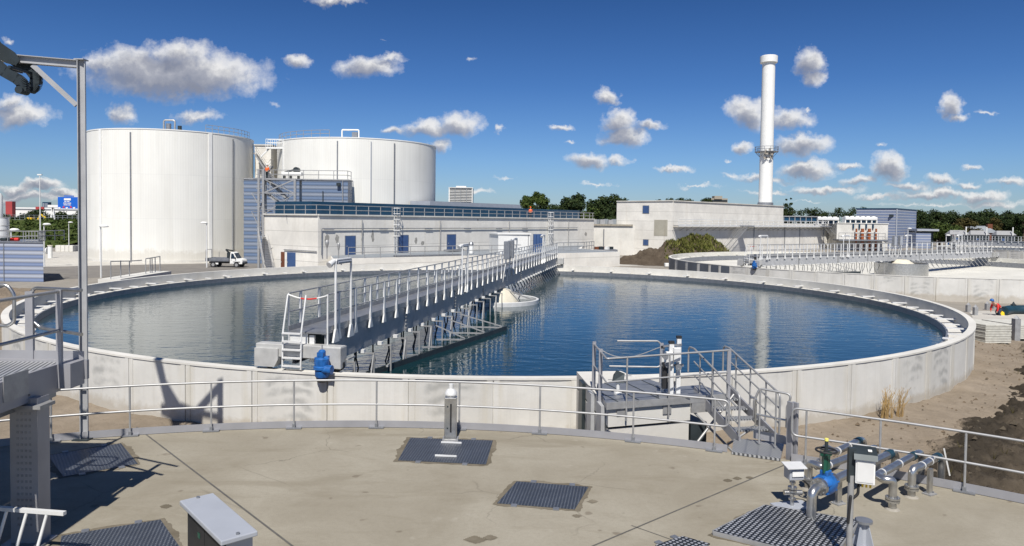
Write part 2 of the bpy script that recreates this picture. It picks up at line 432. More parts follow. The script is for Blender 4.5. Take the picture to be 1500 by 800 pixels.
def fillet(pts, r, n=5):
    pts = [V(p) for p in pts]; out = [pts[0]]
    for i in range(1, len(pts) - 1):
        a, b, c = pts[i - 1], pts[i], pts[i + 1]
        u, w = (a - b), (c - b); lu, lw = u.length, w.length; u.normalize(); w.normalize()
        ang = u.angle(w)
        if ang > PI - .05: out.append(b); continue
        t = min(r / math.tan(ang / 2), lu * .49, lw * .49); p0, p1 = b + u * t, b + w * t
        for k in range(n + 1):
            s = k / n; out.append(p0 * (1 - s) ** 2 + b * 2 * s * (1 - s) + p1 * s ** 2)
    out.append(pts[-1]); return out
def resample(poly, step):
    out = []; poly = [V(p) for p in poly]
    L = [0]
    for a, b in zip(poly, poly[1:]): L.append(L[-1] + (b - a).length)
    n = max(1, round(L[-1] / step))
    for i in range(n + 1):
        s = L[-1] * i / n
        for k in range(len(poly) - 1):
            if s <= L[k + 1] + 1e-6:
                t = (s - L[k]) / max(1e-9, L[k + 1] - L[k]); out.append(poly[k].lerp(poly[k + 1], t)); break
    return out
def railing(label, poly, h=1.1, step=1.6, levels=(.5, 1.0), r=.025, kick=0, mat=None, cat='railing', group=None, post_r=None, name='railing'):
    """guard rail standing along poly: every post its own part, one tube per level"""
    mat = mat or STEEL; poly = [V(p) for p in poly]
    t = thing(name, label, cat, poly[0], group)
    pr = post_r or r
    me = MB().cyl((0, 0, 0), (0, 0, h), pr, 6).mesh('post', mat)
    for p in resample(poly, step): inst(me, 'post', t, p - poly[0])
    for lv in levels: MB().tube([p + V((0, 0, h * lv)) for p in poly], r, 6).build('rail', mat, t, 40)
    if kick:
        m = MB()
        for a, b in zip(poly, poly[1:]): m.bar(a + V((0, 0, kick / 2)), b + V((0, 0, kick / 2)), .012, kick)
        m.build('kick_plate', mat, t)
    return t
def flight(p0, p1, width, side, n=None, rail=1.0, mat=None):
    """one straight stair flight from p0 (bottom) to p1 (top); side = level unit vector across it"""
    mat = mat or STEEL; p0, p1, side = V(p0), V(p1), V(side) * width / 2; m = MB()
    n = n or max(2, round((p1.z - p0.z) / .2))
    for s in (-1, 1):
        m.bar(p0 + side * s, p1 + side * s, .03, .22)
        if rail:
            up = V((0, 0, rail)); m.tube([p0 + side * s + up, p1 + side * s + up], .025, 6); m.tube([p0 + side * s + up * .5, p1 + side * s + up * .5], .02, 6)
            for k in range(0, 4):
                q = p0.lerp(p1, k / 3) + side * s; m.tube([q, q + up], .022, 6)
    d = (p1 - p0); d.z = 0; d.normalize()
    for k in range(1, n):
        q = p0.lerp(p1, k / n); m.bar(q - side * .98, q + side * .98, .26, .03)
    return m
# ================================================================= GROUND
def sheet(name, poly, z, mat, loc=None):
    m = MB(); m.add([(x, y, z) for x, y in poly], [tuple(range(len(poly)))])
    o = m.build(name, mat); return struct(o)
def ccw(poly):
    a = sum(poly[i][0] * poly[(i + 1) % len(poly)][1] - poly[(i + 1) % len(poly)][0] * poly[i][1] for i in range(len(poly)))
    return poly if a > 0 else poly[::-1]
def opx(*pts, z=0): return ccw([tuple(on(x, y, z)[:2]) for x, y in pts])

T1C, TR = V((-1.0, 46.28, 0)), 26.1          # main tank
T2C = V((45.7, 86.6, 0))
T3C = V((114, 141, 0))
DC, DR = V((-2.70, -2.46, 0)), 18.75         # foreground deck
RIM, DZ, WZ = 2.1, 1.8, 1.25

def ring_hole_ground():
    """one ground sheet to the horizon, with round holes where the three tanks are dug in"""
    bm = bmesh.new()
    holes = [(T1C, TR - .15), (T2C, TR - .15), (T3C, TR - .15)]
    S = 3000.0
    outer = [bm.verts.new(p) for p in ((-S, -600, 0), (S, -600, 0), (S, S, 0), (-S, S, 0))]
    edges = [bm.edges.new((outer[i], outer[(i + 1) % 4])) for i in range(4)]
    for c, r in holes:
        vs = [bm.verts.new((c.x + r * math.cos(2 * PI * i / 96), c.y + r * math.sin(2 * PI * i / 96), 0)) for i in range(96)]
        edges += [bm.edges.new((vs[i], vs[(i + 1) % 96])) for i in range(96)]
    bmesh.ops.triangle_fill(bm, use_beauty=True, use_dissolve=False, edges=edges)
    for f in bm.faces:
        if f.normal.z < 0: f.normal_flip()
    me = bpy.data.meshes.new('ground'); bm.to_mesh(me); bm.free(); me.materials.append(SITE)
    o = bpy.data.objects.new('ground', me); C.objects.link(o); return struct(o)
ring_hole_ground()

# asphalt road and paving on the left, between the tank and the digesters
sheet('paving', opx((-200, 388), (64, 377), (390, 377), (470, 386), (470, 400), (390, 392), (64, 394), (-200, 404)), .004, PAVE)
sheet('paving', opx((-500, 366), (-200, 372), (64, 369), (500, 362), (500, 377), (390, 378), (64, 378), (-200, 389)), .003, PAVE)
sheet('road', opx((-200, 402), (64, 391), (200, 388), (390, 384), (470, 386), (470, 400), (390, 396), (250, 401), (64, 411), (-200, 424)), .008, ASPH)
sheet('road', opx((900, 390), (990, 388), (1000, 383), (985, 381), (900, 382)), .006, PAVE)
sheet('path', opx((1426, 475), (1500, 480), (1620, 474), (1620, 462), (1500, 458), (1418, 455), (1424, 463)), .010, PAVE)

def rough_ring(name, c, r0, r1, a0, a1, na, nr, fn, mat):
    m = MB()
    for i in range(na + 1):
        t = a0 + (a1 - a0) * i / na
        for j in range(nr + 1):
            r = r0 + (r1 - r0) * j / nr
            x, y = c.x + r * math.cos(t), c.y + r * math.sin(t); m.v.append(V((x, y, fn(x, y, j / nr))))
    for i in range(na):
        for j in range(nr):
            k = i * (nr + 1) + j; m.f.append((k, k + 1, k + nr + 2, k + nr + 1))
    o = m.build(name, mat, smooth=80); return struct(o)
from mathutils import noise as mnoise
def nz(x, y, s, o=4): return mnoise.fractal(V((x * s, y * s, 3.7)), .8, 2.0, o)
def sandz(x, y, s):
    return .02 + .30 * max(0, (1 - s)) ** 1.2 + .10 * nz(x, y, .5) * (1 - s) + .035 * nz(x, y, 2.6)
rough_ring('soil', T1C, TR - .1, TR + 4.6, math.radians(-200), math.radians(20), 400, 22, sandz, SAND)

def patch(name, x0, x1, y0, y1, n, fn, mat):
    m = MB(); nx = n; ny = max(8, int(n * (y1 - y0) / (x1 - x0)))
    keep = {}
    for j in range(ny + 1):
        for i in range(nx + 1):
            x, y = x0 + (x1 - x0) * i / nx, y0 + (y1 - y0) * j / ny; m.v.append(V((x, y, fn(x, y))))
    for j in range(ny):
        for i in range(nx):
            k = j * (nx + 1) + i; m.f.append((k, k + 1, k + nx + 2, k + nx + 1))
    return struct(m.build(name, mat, smooth=80))
A_, B_ = on(1330, 690, 0), on(1500, 508, 0)
def mudz(x, y):
    d = (V((B_.x - A_.x, B_.y - A_.y, 0))).normalized(); r = V((x - A_.x, y - A_.y, 0))
    s = r.x * d.y - r.y * d.x            # metres to the right of the sand's edge
    s += 1.0 * nz(x, y, .35) + .35 * nz(x, y, 1.4)
    if s < 0: return -.25
    z = .05 + .22 * math.exp(-((s - 1.4) / 1.1) ** 2) * .7 - .30 * math.exp(-((s - 4.0) / 1.6) ** 2) + .2 * min(1, s / 9)
    z *= min(1, s / 1.0)
    rut = .07 * math.sin(s * 4.1 + nz(x, y, .2) * 2) if s > 2.5 else 0
    lump = (max(0, nz(x, y, 1.9, 3)) * .22 + max(0, nz(x + 7, y, 4.5, 3)) * .13) * (.35 + .65 * math.exp(-((s - 1.5) / 1.6) ** 2))
    return z + .14 * nz(x, y, .9, 5) * min(1, s) + lump * min(1, s / 1.0) + .05 * nz(x, y, 9, 3) + rut
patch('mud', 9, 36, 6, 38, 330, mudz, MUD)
def leftz(x, y): 
    d = 27.0 - math.hypot(x - T1C.x, y - T1C.y)
    return -.3 if d > -.2 else .03 + .20 * nz(x, y, .7, 5) + .08 * nz(x, y, 3, 3) + .12
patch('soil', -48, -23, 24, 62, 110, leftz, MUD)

# ================================================================= MAIN TANK
def ring_uv(m, prof_seq, z0, z1, npan):
    pass
def make_tank(label, group, with_cover=None):
    t = thing('settling_tank', label, 'tank', (0, 0, 0), group)
    NP = 68; m = MB(); seq = []
    for k in range(NP):
        w = 2 * PI / NP; a = k * w
        for fa, r in ((0, -.05), (.006, -.05), (.0065, .0), (.075, .0), (.0755, -.018), (.45, -.018), (.925 - .0, -.018), (.9255, 0), (.994, 0), (.9945, -.05)):
            seq.append((a + fa * w, TR + r, k + fa))
    n = len(seq); z0, z1 = -2.2, RIM - .06
    for a, r, u in seq:
        m.v += [V((r * math.cos(a), r * math.sin(a), z0)), V((r * math.cos(a), r * math.sin(a), z1))]
    for i in range(n):
        j = (i + 1) % n; m.f.append((2 * i, 2 * j, 2 * j + 1, 2 * i + 1))
        u0, u1 = seq[i][2], seq[j][2] if j else NP
        m.uv[len(m.f) - 1] = [(u0, z0), (u1, z0), (u1, z1), (u0, z1)]
    m.build('wall', TANKM, t)
    r0 = TR - .28
    MB().lathe((0, 0, 0), [(TR - .06, RIM - .06), (TR + .012, RIM - .06), (TR + .012, RIM), (r0, RIM), (r0, RIM - .06)], 180).build('coping', CONC_W, t, 35)
    MB().lathe((0, 0, 0), [(r0 + .02, RIM - .058), (r0, RIM - .06), (r0, 1.50), (25.06, 1.42), (25.06, .5), (24.94, .5), (24.94, -2.0)][::1], 180).build('launder', CONC_W, t, 35)
    MB().lathe((0, 0, 0), [(25.05, 1.3), (25.05, 1.56), (24.96, 1.56), (24.96, .6)], 180).build('weir', STEEL_D, t, 35)
    MB().lathe((0, 0, 0), [(24.95, -1.6), (8, -2.0), (3.2, -2.1), (.01, -2.1)], 96).build('floor', CONC_W, t, 35)
    # flat cross members over the launder, long and short in turn
    lo = MB().box((25.40, 0, 1.68), (.86, .24, .05)); lm = lo.mesh('cross_member', ALU)
    sh = MB().box((25.36, 0, 1.64), (.66, .2, .04)); sm = sh.mesh('cross_member', ALU)
    for k in range(84):
        inst(lm if k % 2 else sm, 'cross_member', t, (0, 0, 0), 2 * PI * k / 84)
    return t
tank = make_tank('large round concrete settling tank full of dark blue water, under the nearest bridge', None)
tank.location = T1C
tank.rotation_euler.z = .02
tank2 = dup(tank, T2C, .3, 'drained round concrete tank with pale walls behind the brimming one')
tank3 = dup(tank, T3C, .7, 'farthest round concrete tank, at the right edge under a white-posted bridge')
PANELD = mk('dark_grey_panel', (.085, .10, .125), .6, .1, .15, .6)  # darker panels over one stretch of the second tank's wall
for ch in [c for c in tank2.children]: pass
t2a = T2C
pts_ = [(992.5, 377), (1001, 380.2), (1011, 382.6), (1023, 384.8), (1037, 386.6), (1052, 388), (1069, 389.4)]
for (x0, y0), (x1, y1) in zip(pts_, pts_[1:]):
    a0_, a1_ = [math.atan2(q.y - T2C.y, q.x - T2C.x) for q in (on(x0, y0, RIM), on(x1, y1, RIM))]
    if a1_ - a0_ > PI: a0_ += 2 * PI
    if a0_ - a1_ > PI: a1_ += 2 * PI
    g_ = (a1_ - a0_) * .12
    m = MB().lathe((0, 0, 0), [(TR + .03, -.1), (TR + .03, RIM - .08)], 6, a0_ + g_, a1_ - g_); o = m.build('dark_panel', PANELD, None)
    o.parent = tank2; o.rotation_euler.z = -.3; o.location = (0, 0, o.location.z * 0 - .1)
    c_ = Matrix.Rotation(-.3, 3, 'Z') @ (m.centre()); o.location = (c_.x, c_.y, -.1)
LIME = mk('pale_tank_coating', (.58, .565, .51), .7, 0, .1, .3)
for ch in tank2.children:
    if ch.name.split('.')[0] in ('floor', 'launder'):
        ch.material_slots[0].link = 'OBJECT'; ch.material_slots[0].material = LIME
        if ch.name.startswith('floor'): ch.location.z += 2.5
for t in (tank, tank2, tank3): t['group'] = 'round settling tanks'

# water of the main tank
bm = MB(); nseg = 160
bm.v = [V((24.97 * math.cos(2 * PI * i / nseg), 24.97 * math.sin(2 * PI * i / nseg), 0)) for i in range(nseg)]
bm.f = [tuple(range(nseg))]
w = struct(bm.build('water', WATER)); w.location = (T1C.x, T1C.y, WZ)
bm = MB(); bm.v = [V((24.97 * math.cos(2 * PI * i / nseg), 24.97 * math.sin(2 * PI * i / nseg), 0)) for i in range(nseg)]
bm.f = [tuple(range(nseg))]
w3 = struct(bm.build('water', WATER)); w3.location = (T3C.x, T3C.y, WZ)

# ---------------------------------------------------------------- scraper bridges
BL = 2 * (TR - .2)
GALV = mk('dull_galvanised_plate', (.44, .44, .43), .55, .2, .14, 3)
def make_bridge(label):
    t = thing('scraper_bridge', label, 'bridge')
    z0, z1 = .12, 1.04
    for s in (-1, 1):
        m = MB().box((BL / 2 - .15, s * .52, (z0 + z1) / 2), (BL - .9, .03, z1 - z0))
        m.box((BL / 2 - .15, s * .47, z1 - .012), (BL - .9, .12, .024)); m.box((BL / 2 - .15, s * .47, z0 + .012), (BL - .9, .12, .024))
        g = m.build('girder', PAINT_G, t)
        for x in (7.2, 14.3, 20.2, 31.7, 37.6, 44.7):
            j = MB().box((x, s * .545, (z0 + z1) / 2), (.16, .02, z1 - z0 - .03))
            for k in range(6): j.box((x - .03 * 0, s * .575, z0 + .12 + k * .145), (.13, .05, .05))
            j.build('splice_plate', STEEL, g)
    m = MB().box((BL / 2 - .1, 0, 1.085), (BL - .6, 1.22, .05)); m.build('walkway', STEEL_D, t)
    for s in (-1, 1): MB().box((BL / 2 - .1, s * .60, 1.19), (BL - .6, .012, .15)).build('toe_board', STEEL, t)
    # guard rail posts: flat bar with a splayed foot bolted to the girder, top bent inwards on the far side
    p = MB().box((0, -.63, 1.52), (.11, .05, 1.42)); p.add([(-.14, -.60, .80), (.14, -.60, .80), (.04, -.60, 1.12), (-.04, -.60, 1.12), (-.14, -.66, .80), (.14, -.66, .80), (.04, -.66, 1.12), (-.04, -.66, 1.12)],
        [(0, 1, 2, 3), (7, 6, 5, 4), (0, 4, 5, 1), (1, 5, 6, 2), (2, 6, 7, 3), (3, 7, 4, 0)])
    pm = p.mesh('railing_post', ALU)
    n = 41
    for k in range(n):
        x = 1.0 + k * (BL - 2.0) / (n - 1)
        inst(pm, 'railing_post', t, (x, 0, 0)); inst(pm, 'railing_post', t, (x, 0, 0), PI)
    for s in (-1, 1):
        for z in (1.68, 2.23): MB().tube([(.25, s * .62, z), (BL - .25, s * .62, z)], .024, 8).build('handrail', STEEL, t, 40)
        MB().tube([(.25, s * .62, .75), (.25, s * .62, 2.23)], .026, 8).build('end_post', ALU, t, 40)
    # red and white chain over the ladder
    ch = [(.2, .62 - 1.24 * i / 12, 2.2 - .12 * math.sin(PI * i / 12)) for i in range(13)]
    MB().tube(ch[:5], .02, 6).build('safety_chain', WHITE, t, 40); MB().tube(ch[4:10], .022, 6).build('safety_chain', REDP, t, 40); MB().tube(ch[9:], .02, 6).build('safety_chain', WHITE, t, 40)
    # ladder at the near end
    l = MB()
    for y in (.02, .60): l.tube([(-.16, y, .06), (-.12, y, 1.15), (.16, y, 2.2)], .026, 8)
    l.build('ladder', ALU, t, 40)
    for k in range(5): MB().box((-.14, .31, .14 + k * .24), (.12, .58, .04)).build('rung', ALU, t)
    MB().box((.30, .31, .72), (.02, .58, .66)).build('end_plate', ALU, t)
    MB().box((.34, -.1, .60), (.09, .16, .8)).build('end_upright', ALU, t)
    # end carriages and their running wheels
    for x, f in ((.15, 1), (BL - .15, -1)):
        m = MB().box((x, .18, .56), (.36, 2.7, .38)).box((x, -.86, .42), (.44, .64, .62)); c = m.build('end_carriage', GALV, t, bevel=.02)
        for y in (-1.0, 1.15): MB().cyl((x - .07, y, .2), (x + .07, y, .2), .2, 20).build('wheel', BLACK, c, 40)
        hood = MB(); hood.prism([(-.24, .0), (.24, .0), (.24, .62), (-.24, .62)], 0, .01)
        q = MB().add([(x - .25, 1.53, .08), (x - .25, .9, .08), (x - .25, .78, .30), (x - .25, .78, .62), (x - .25, 1.53, .62),
                      (x + .25, 1.53, .08), (x + .25, .9, .08), (x + .25, .78, .30), (x + .25, .78, .62), (x + .25, 1.53, .62)],
                     [(0, 1, 2, 3, 4), (9, 8, 7, 6, 5), (0, 5, 6, 1), (1, 6, 7, 2), (2, 7, 8, 3), (3, 8, 9, 4), (4, 9, 5, 0)])
        q.build('wheel_guard', GALV, c)
    # blue geared motor on the outer side of the near carriage
    m = MB(); cx, cy = -.30, -.72; k0 = 0
    m.lathe((cx, cy, 0), [(.0, -.02), (.14, -.02), (.165, .02), (.165, .16), (.2, .18), (.2, .24), (.17, .26), (.17, .42), (.13, .46), (.085, .48), (.085, .60), (.055, .63), (.0, .64)], 20)
    m.box((cx + .06, cy + .02, .33), (.34, .24, .26)); m.cyl((cx - .06, cy - .06, .18), (cx - .06, cy - .28, .18), .11, 16); m.box((cx - .04, cy, .53), (.14, .16, .1))
    m.v = [V((cx, cy, .3)) + (v - V((cx, cy, .3))) * 1.22 for v in m.v]
    mo = m.build('drive_motor', BLUE, t, 35)
    MB().lathe((cx, cy, -.07), [(.0, -.16), (.13, -.15), (.155, -.12), (.155, -.022), (.0, -.022)], 20).build('fan_cowl', BLACK, mo, 35)
    MB().cyl((cx, cy, .62), (cx, cy, .84), .022, 8).build('vent_pipe', STEEL, mo, 40)
    for k in range(4): MB().box((cx, cy, .03 + k * .04), (.35, .08, .014)).build('cooling_fin', BLUE, mo)
    MB().box((.47, -1.25, .35), (.5, .08, .05)).build('bracket', STEEL, t)
    # lamp hoops: two tall posts carrying a level tube lamp
    for x in (.7, 15.1, 28.4, 41.2):
        hp = MB(); hp.tube(fillet([(x, -.66, .8), (x, -.66, 3.22), (x + 1.1, -.66, 3.22), (x + 1.1, -.66, .8)], .08), .038, 8)
        hp.add([(x - .2, -.64, .76), (x + .2, -.64, .76), (x + .06, -.64, 1.14), (x - .06, -.64, 1.14), (x - .2, -.7, .76), (x + .2, -.7, .76), (x + .06, -.7, 1.14), (x - .06, -.7, 1.14)], [(0, 1, 2, 3), (7, 6, 5, 4), (0, 4, 5, 1), (1, 5, 6, 2), (2, 6, 7, 3), (3, 7, 4, 0)])
        x += 1.1
        hp.add([(x - .2, -.64, .76), (x + .2, -.64, .76), (x + .06, -.64, 1.14), (x - .06, -.64, 1.14), (x - .2, -.7, .76), (x + .2, -.7, .76), (x + .06, -.7, 1.14), (x - .06, -.7, 1.14)], [(0, 1, 2, 3), (7, 6, 5, 4), (0, 4, 5, 1), (1, 5, 6, 2), (2, 6, 7, 3), (3, 7, 4, 0)])
        hoop = hp.build('lamp_stand', ALU, t, 40)
        MB().cyl((x - .05, -.66, 3.14), (x - 1.0, -.66, 3.14), .055, 10).build('lamp_tube', GREYP, hoop, 40)
        MB().cyl((x - 1.1, -.62, 3.2), (x - 1.32, -.55, 3.08), .07, 10, .1).build('lamp_head', ALU, hoop, 40)
    # two control cabinets half way along, on struts
    for x, w_ in ((25.3, .55), (26.6, .6)):
        cb = MB().box((x, -.82, 2.55), (w_, .3, 1.15)).build('control_cabinet', STEEL_D, t, bevel=.015)
        MB().box((x, -.985, 2.55), (w_ - .08, .02, 1.05)).build('cabinet_door', GREYP, cb)
        MB().bar((x, -.8, 2.0), (x, -.56, .5), .08, .06).build('strut', ALU, t)
    # hangers below the girders: square foot plates, bent brackets and V rods
    pl = MB().box((0, -.60, .10), (.16, .2, .12)).mesh('clamp', ALU)
    br = MB().bar((0, -.5, .04), (0, -1.02, .04), .045, .05).bar((0, -1.02, .06), (0, -1.02, -1.2), .05, .05).mesh('hanger', STEEL)
    b2 = MB().bar((0, -.5, .04), (0, -1.02, .04), .045, .05).bar((0, -1.02, .06), (0, -1.02, -1.2), .05, .05).bar((-.30, -1.0, -1.0), (0, -1.0, .0), .045, .04).mesh('hanger', STEEL)
    vb = MB().tube([(-.25, -.45, .1), (.12, -.3, -.45), (-.12, -.15, -1.2)], .03, 6).mesh('rod', DARK); v2 = MB().tube([(.4, .45, .1), (.05, .3, -.5), (.2, .2, -1.2)], .03, 6).mesh('rod', DARK)
    for k in range(15):
        x = 1.3 + k * 1.55
        inst(pl, 'clamp', t, (x, 0, 0)); inst(b2 if k % 2 else br, 'hanger', t, (x, 0, 0)); inst(vb, 'rod', t, (x, 0, 0)); inst(v2, 'rod', t, (x, 0, 0))
    hr = MB().bar((0, -.5, .1), (.95, -1.0, -.95), .05, .05).mesh('hanger', STEEL); h2 = MB().bar((.2, .5, .1), (1.0, .25, -1.0), .05, .05).mesh('hanger', STEEL)
    for k in range(19):
        x = 29.0 + k * 1.17
        inst(pl, 'clamp', t, (x, 0, 0)); inst(hr, 'hanger', t, (x, 0, 0)); inst(h2, 'hanger', t, (x, 0, 0))
    # long dark scum board slanting away from the bridge, on level arms
    a, b = V((3.2, -.62, -.80)), V((14.6, -3.05, -.80))
    MB().bar(a, b, .05, .30).build('scum_board', DARK, t)
    for k in range(6):
        s = (k + .7) / 6; q = a.lerp(b, s); x = q.x - .5
        MB().bar((x, -1.02, -.62), (q.x, q.y, -.66), .07, .06).build('arm', STEEL, t)
        if k > 2: MB().bar((x - .1, -1.02, .0), (q.x, q.y - .02, -.6), .05, .05).build('stay', STEEL, t)
    return t
br1 = make_bridge('long grey walkway bridge with white posts crossing the water-filled tank')
p0 = V((-6.05, 20.85, 0)); d = (T1C - p0); yaw = math.atan2(d.y, d.x)
br1.location = (p0.x, p0.y, RIM); br1.rotation_euler.z = yaw
n2 = on(1108, 391, RIM); d2 = T2C - n2; ya2 = math.atan2(d2.y, d2.x)
br2 = dup(br1, (T2C.x - math.cos(ya2) * BL / 2, T2C.y - math.sin(ya2) * BL / 2, RIM), ya2, 'grey bridge with a blue motor spanning the drained tank behind')
br3 = dup(br1, (T3C.x - math.cos(-1.0) * BL / 2, T3C.y - math.sin(-1.0) * BL / 2, RIM), -1.0, 'farthest bridge with close white posts, at the right edge below the wood')
for t in (br1, br2, br3): t['group'] = 'scraper bridges over the tanks'

# centre drums
t = thing('centre_drum', 'pale ring and cone in the water under the middle of the bridge', 'drum', (T1C.x, T1C.y, WZ))
MB().lathe(tuple(T1C) [:2] + (WZ,), [(2.6, -.3), (2.75, -.3), (2.78, .24), (2.72, .27), (2.62, .24), (2.6, -.3)], 64).build('ring', ALU, t, 35)
MB().lathe((T1C.x, T1C.y, WZ), [(1.55, -.3), (1.5, .15), (.95, .80), (.6, .90), (.0, .95)], 40).build('cone', CREAM, t, 50)
for a in (-.5, .9, 2.6, 4.2):
    MB().bar((T1C.x + .7 * math.cos(a), T1C.y + .7 * math.sin(a), WZ + .85), (T1C.x + 2.68 * math.cos(a), T1C.y + 2.68 * math.sin(a), WZ + .3), .07, .07).build('strut', STEEL, t)
t = thing('centre_drum', 'wide stainless drum hanging in the middle of the drained tank', 'drum', ((T2C.x + 1.4), T2C.y, 0))
MB().lathe(((T2C.x + 1.4), T2C.y, 0), [(2.85, -1.2), (2.9, -1.2), (2.9, 1.95), (2.86, 1.99), (2.8, 1.95), (2.8, -1.2)], 64).build('ring', STAIN, t, 35)
MB().lathe(((T2C.x + 1.4), T2C.y, 0), [(1.5, 1.5), (1.4, 1.9), (.8, 2.3), (.5, 2.4)], 40).build('cone', CREAM, t, 50)
for a in (-.5, .9, 2.6, 4.2):
    MB().bar(((T2C.x + 1.4) + .6 * math.cos(a), T2C.y + .6 * math.sin(a), 1.9), ((T2C.x + 1.4) + 2.8 * math.cos(a), T2C.y + 2.8 * math.sin(a), 1.4), .07, .07).build('strut', STEEL, t)

# railed steps over the rim on the far left
t = thing('rim_steps', 'small pale platform with grey rails at the far rim before the digester', 'platform', on(197, 404, 1.2))
P = [on(160, 409, 1.9), on(197, 403, 1.9), on(237, 397, 1.9)]
for a, b in zip(P, P[1:]): MB().bar(a - V((0, 0, .3)), b - V((0, 0, .3)), 1.6, .6).build('slab', CONC_W, t)
for i, (x, h) in enumerate(((162, 26), (175, 25), (187, 22), (211, 21), (218, 22), (221, 22), (226, 22), (234, 22))):
    b = P[0].lerp(P[2], (x - 160) / 77); MB().cyl(b, b + V((0, 0, h * b.y / 1050)), .04, 6).build('post', STEEL, t, 40)
q = [P[0].lerp(P[2], (x - 160) / 77) + V((0, 0, z)) for x, z in ((162, 1.28), (187, 1.15), (205, 1.1))]
MB().tube(q, .04, 6).build('handrail', STEEL, t, 40)
q = [P[0].lerp(P[2], (x - 160) / 77) + V((0, 0, z)) for x, z in ((211, 1.18), (234, 1.24))]
MB().tube(q, .04, 6).build('handrail', STEEL, t, 40)
# ================================================================= DIGESTERS
def digester(name_label, c, R, h, seams, wide, pipe_az, rail):
    t = thing('digester_tank', name_label, 'tank', (c[0], c[1], 0), 'white digester tanks')
    MB().lathe((c[0], c[1], 0), [(R, 0), (R, h)], 128, uvs=True).build('shell', DIG, t, 35)
    MB().lathe((c[0], c[1], 0), [(R + .01, h - .05), (R + .06, h - .02), (R + .06, h + .12), (R - .1, h + .14), (R * .5, h + .35), (.01, h + .45)], 128).build('roof', WHITE, t, 35)
    MB().lathe((c[0], c[1], 0), [(R + .10, 0), (R + .10, .35), (R, .36)], 128).build('plinth', CONC_W, t, 35)
    for a in seams:                                     # dark cover strips
        p = V((c[0] + (R + .05) * math.cos(a), c[1] + (R + .05) * math.sin(a), h / 2 - .2)); MB().box(p, (.14, .16, h - .5), a).build('cover_strip', STEEL_D, t)
    for a, w_ in wide:
        p = V((c[0] + (R + .03) * math.cos(a), c[1] + (R + .03) * math.sin(a), h / 2)); MB().box(p, (.16, w_, h - .1), a).build('cover_strip', WHITE, t)
    return t
def az(c, px, R):              # angle on the shell that shows at image column px
    best = None
    for i in range(3600):
        a = PI + PI * i / 3600
        x, y = c[0] + R * math.cos(a), c[1] + R * math.sin(a)
        d = V((x, y, 6.6 - H)); cc = CAMROT.transposed() @ d; u = CX - F * cc.x / cc.z
        if best is None or abs(u - px) < best[0]: best = (abs(u - px), a)
    return best[1]
D1, R1 = (-51.8, 109.7), 11.5
D2, R2 = (-24.9, 115.6), 12.4
g1 = digester('wide white ribbed digester standing beside the road, left of the stair tower', D1, R1, 18.3,
     [az(D1, 192, R1), az(D1, 341, R1)], [(az(D1, 148, R1), .5), (az(D1, 308, R1), .5)], 0, 0)
g2 = digester('white digester rising behind the blue striped building and the long flat roof', D2, R2, 18.0,
     [az(D2, 494, R2), az(D2, 577, R2)], [(az(D2, 415, R2), .4)], 0, 0)
p = V((D2[0], D2[1], 0)); a = az(D2, 543, R2); MB().box((D2[0] + (R2 + .05) * math.cos(a), D2[1] + (R2 + .05) * math.sin(a), 8.9), (.12, .14, 17.4), a).build('cover_strip', GREYP, g2)
# roof fittings
q = at(240, 189, 104); MB().tube(fillet([(q.x, q.y, 18.4), (q.x, q.y, 20.3), (q.x + 1.6, q.y, 20.3), (q.x + 1.6, q.y, 18.4)], .3), .13, 8).build('gas_pipe', STEEL, g1, 40)
MB().cyl((q.x + .7, q.y, 18.4), (q.x + .7, q.y, 19.8), .35, 12).build('valve_pot', STEEL_D, g1, 40)
MB().cyl((q.x + 2.3, q.y, 18.4), (q.x + 2.3, q.y, 19.5), .28, 12).build('valve_pot', DARK, g1, 40)
q = at(501, 203, 112); MB().tube(fillet([(q.x, q.y, 18), (q.x, q.y, 20.2), (q.x + 2.6, q.y, 20.2), (q.x + 2.6, q.y, 18)], .2), .12, 8).build('gas_pipe', WHITE, g2, 40)
MB().box((q.x + 2.0, q.y, 19.1), (.8, .6, 1.5)).build('valve_pot', STEEL_D, g2)
for g, D, R, a0, a1 in ((g1, D1, R1, -.75, .1), (g2, D2, R2, -2.9, -1.7)):
    rr = R - .3
    pts = [V((D[0] + rr * math.cos(a0 + (a1 - a0) * i / 20), D[1] + rr * math.sin(a0 + (a1 - a0) * i / 20), (18.45 if D is D1 else 18.15))) for i in range(21)]
    for lv in (.5, 1.0): MB().tube([p + V((0, 0, lv)) for p in pts], .04, 6).build('roof_rail', STEEL, g, 40)
    for p in pts[::2]: MB().cyl(p, p + V((0, 0, 1)), .035, 6).build('rail_post', STEEL, g)

# concrete tower between the digesters with its stair and the white bridge to the roof
a, b = at(373, 300, 112), at(397, 300, 112)
t = thing('concrete_tower', 'pale concrete tower squeezed between the two white digesters', 'tower', (a.x, 112, 0))
MB().prism([(a.x, 112), (b.x, 112), (b.x, 117), (a.x, 117)], 0, 17.6).build('wall', CONC, t)
MB().box(((a.x + b.x) / 2, 114.5, 17.7), (b.x - a.x + .3, 5.3, .2)).build('roof', CONC_W, t)
pa, pb = at(372, 224, 110), at(397, 262, 110)
flight((pb.x, 110.5, pb.z), (pa.x, 110.5, pa.z), 1.0, (0, 1, 0)).build('stair_flight', STEEL, t)
pa, pb = at(376, 270, 109), at(397, 243, 109)
flight((pa.x, 109.4, pa.z), (pb.x, 109.4, pb.z), 1.0, (0, 1, 0)).build('stair_flight', STEEL, t)
pa, pb = at(391, 214, 108), at(417, 209, 108)
t = thing('roof_bridge', 'short white railed footbridge reaching the rim of the second digester', 'footbridge', (pa.x, 108, pa.z))
MB().bar(pa - V((0, 0, .3)), (pb.x, pb.y, pa.z - .3), .9, .25).build('deck', WHITE, t)
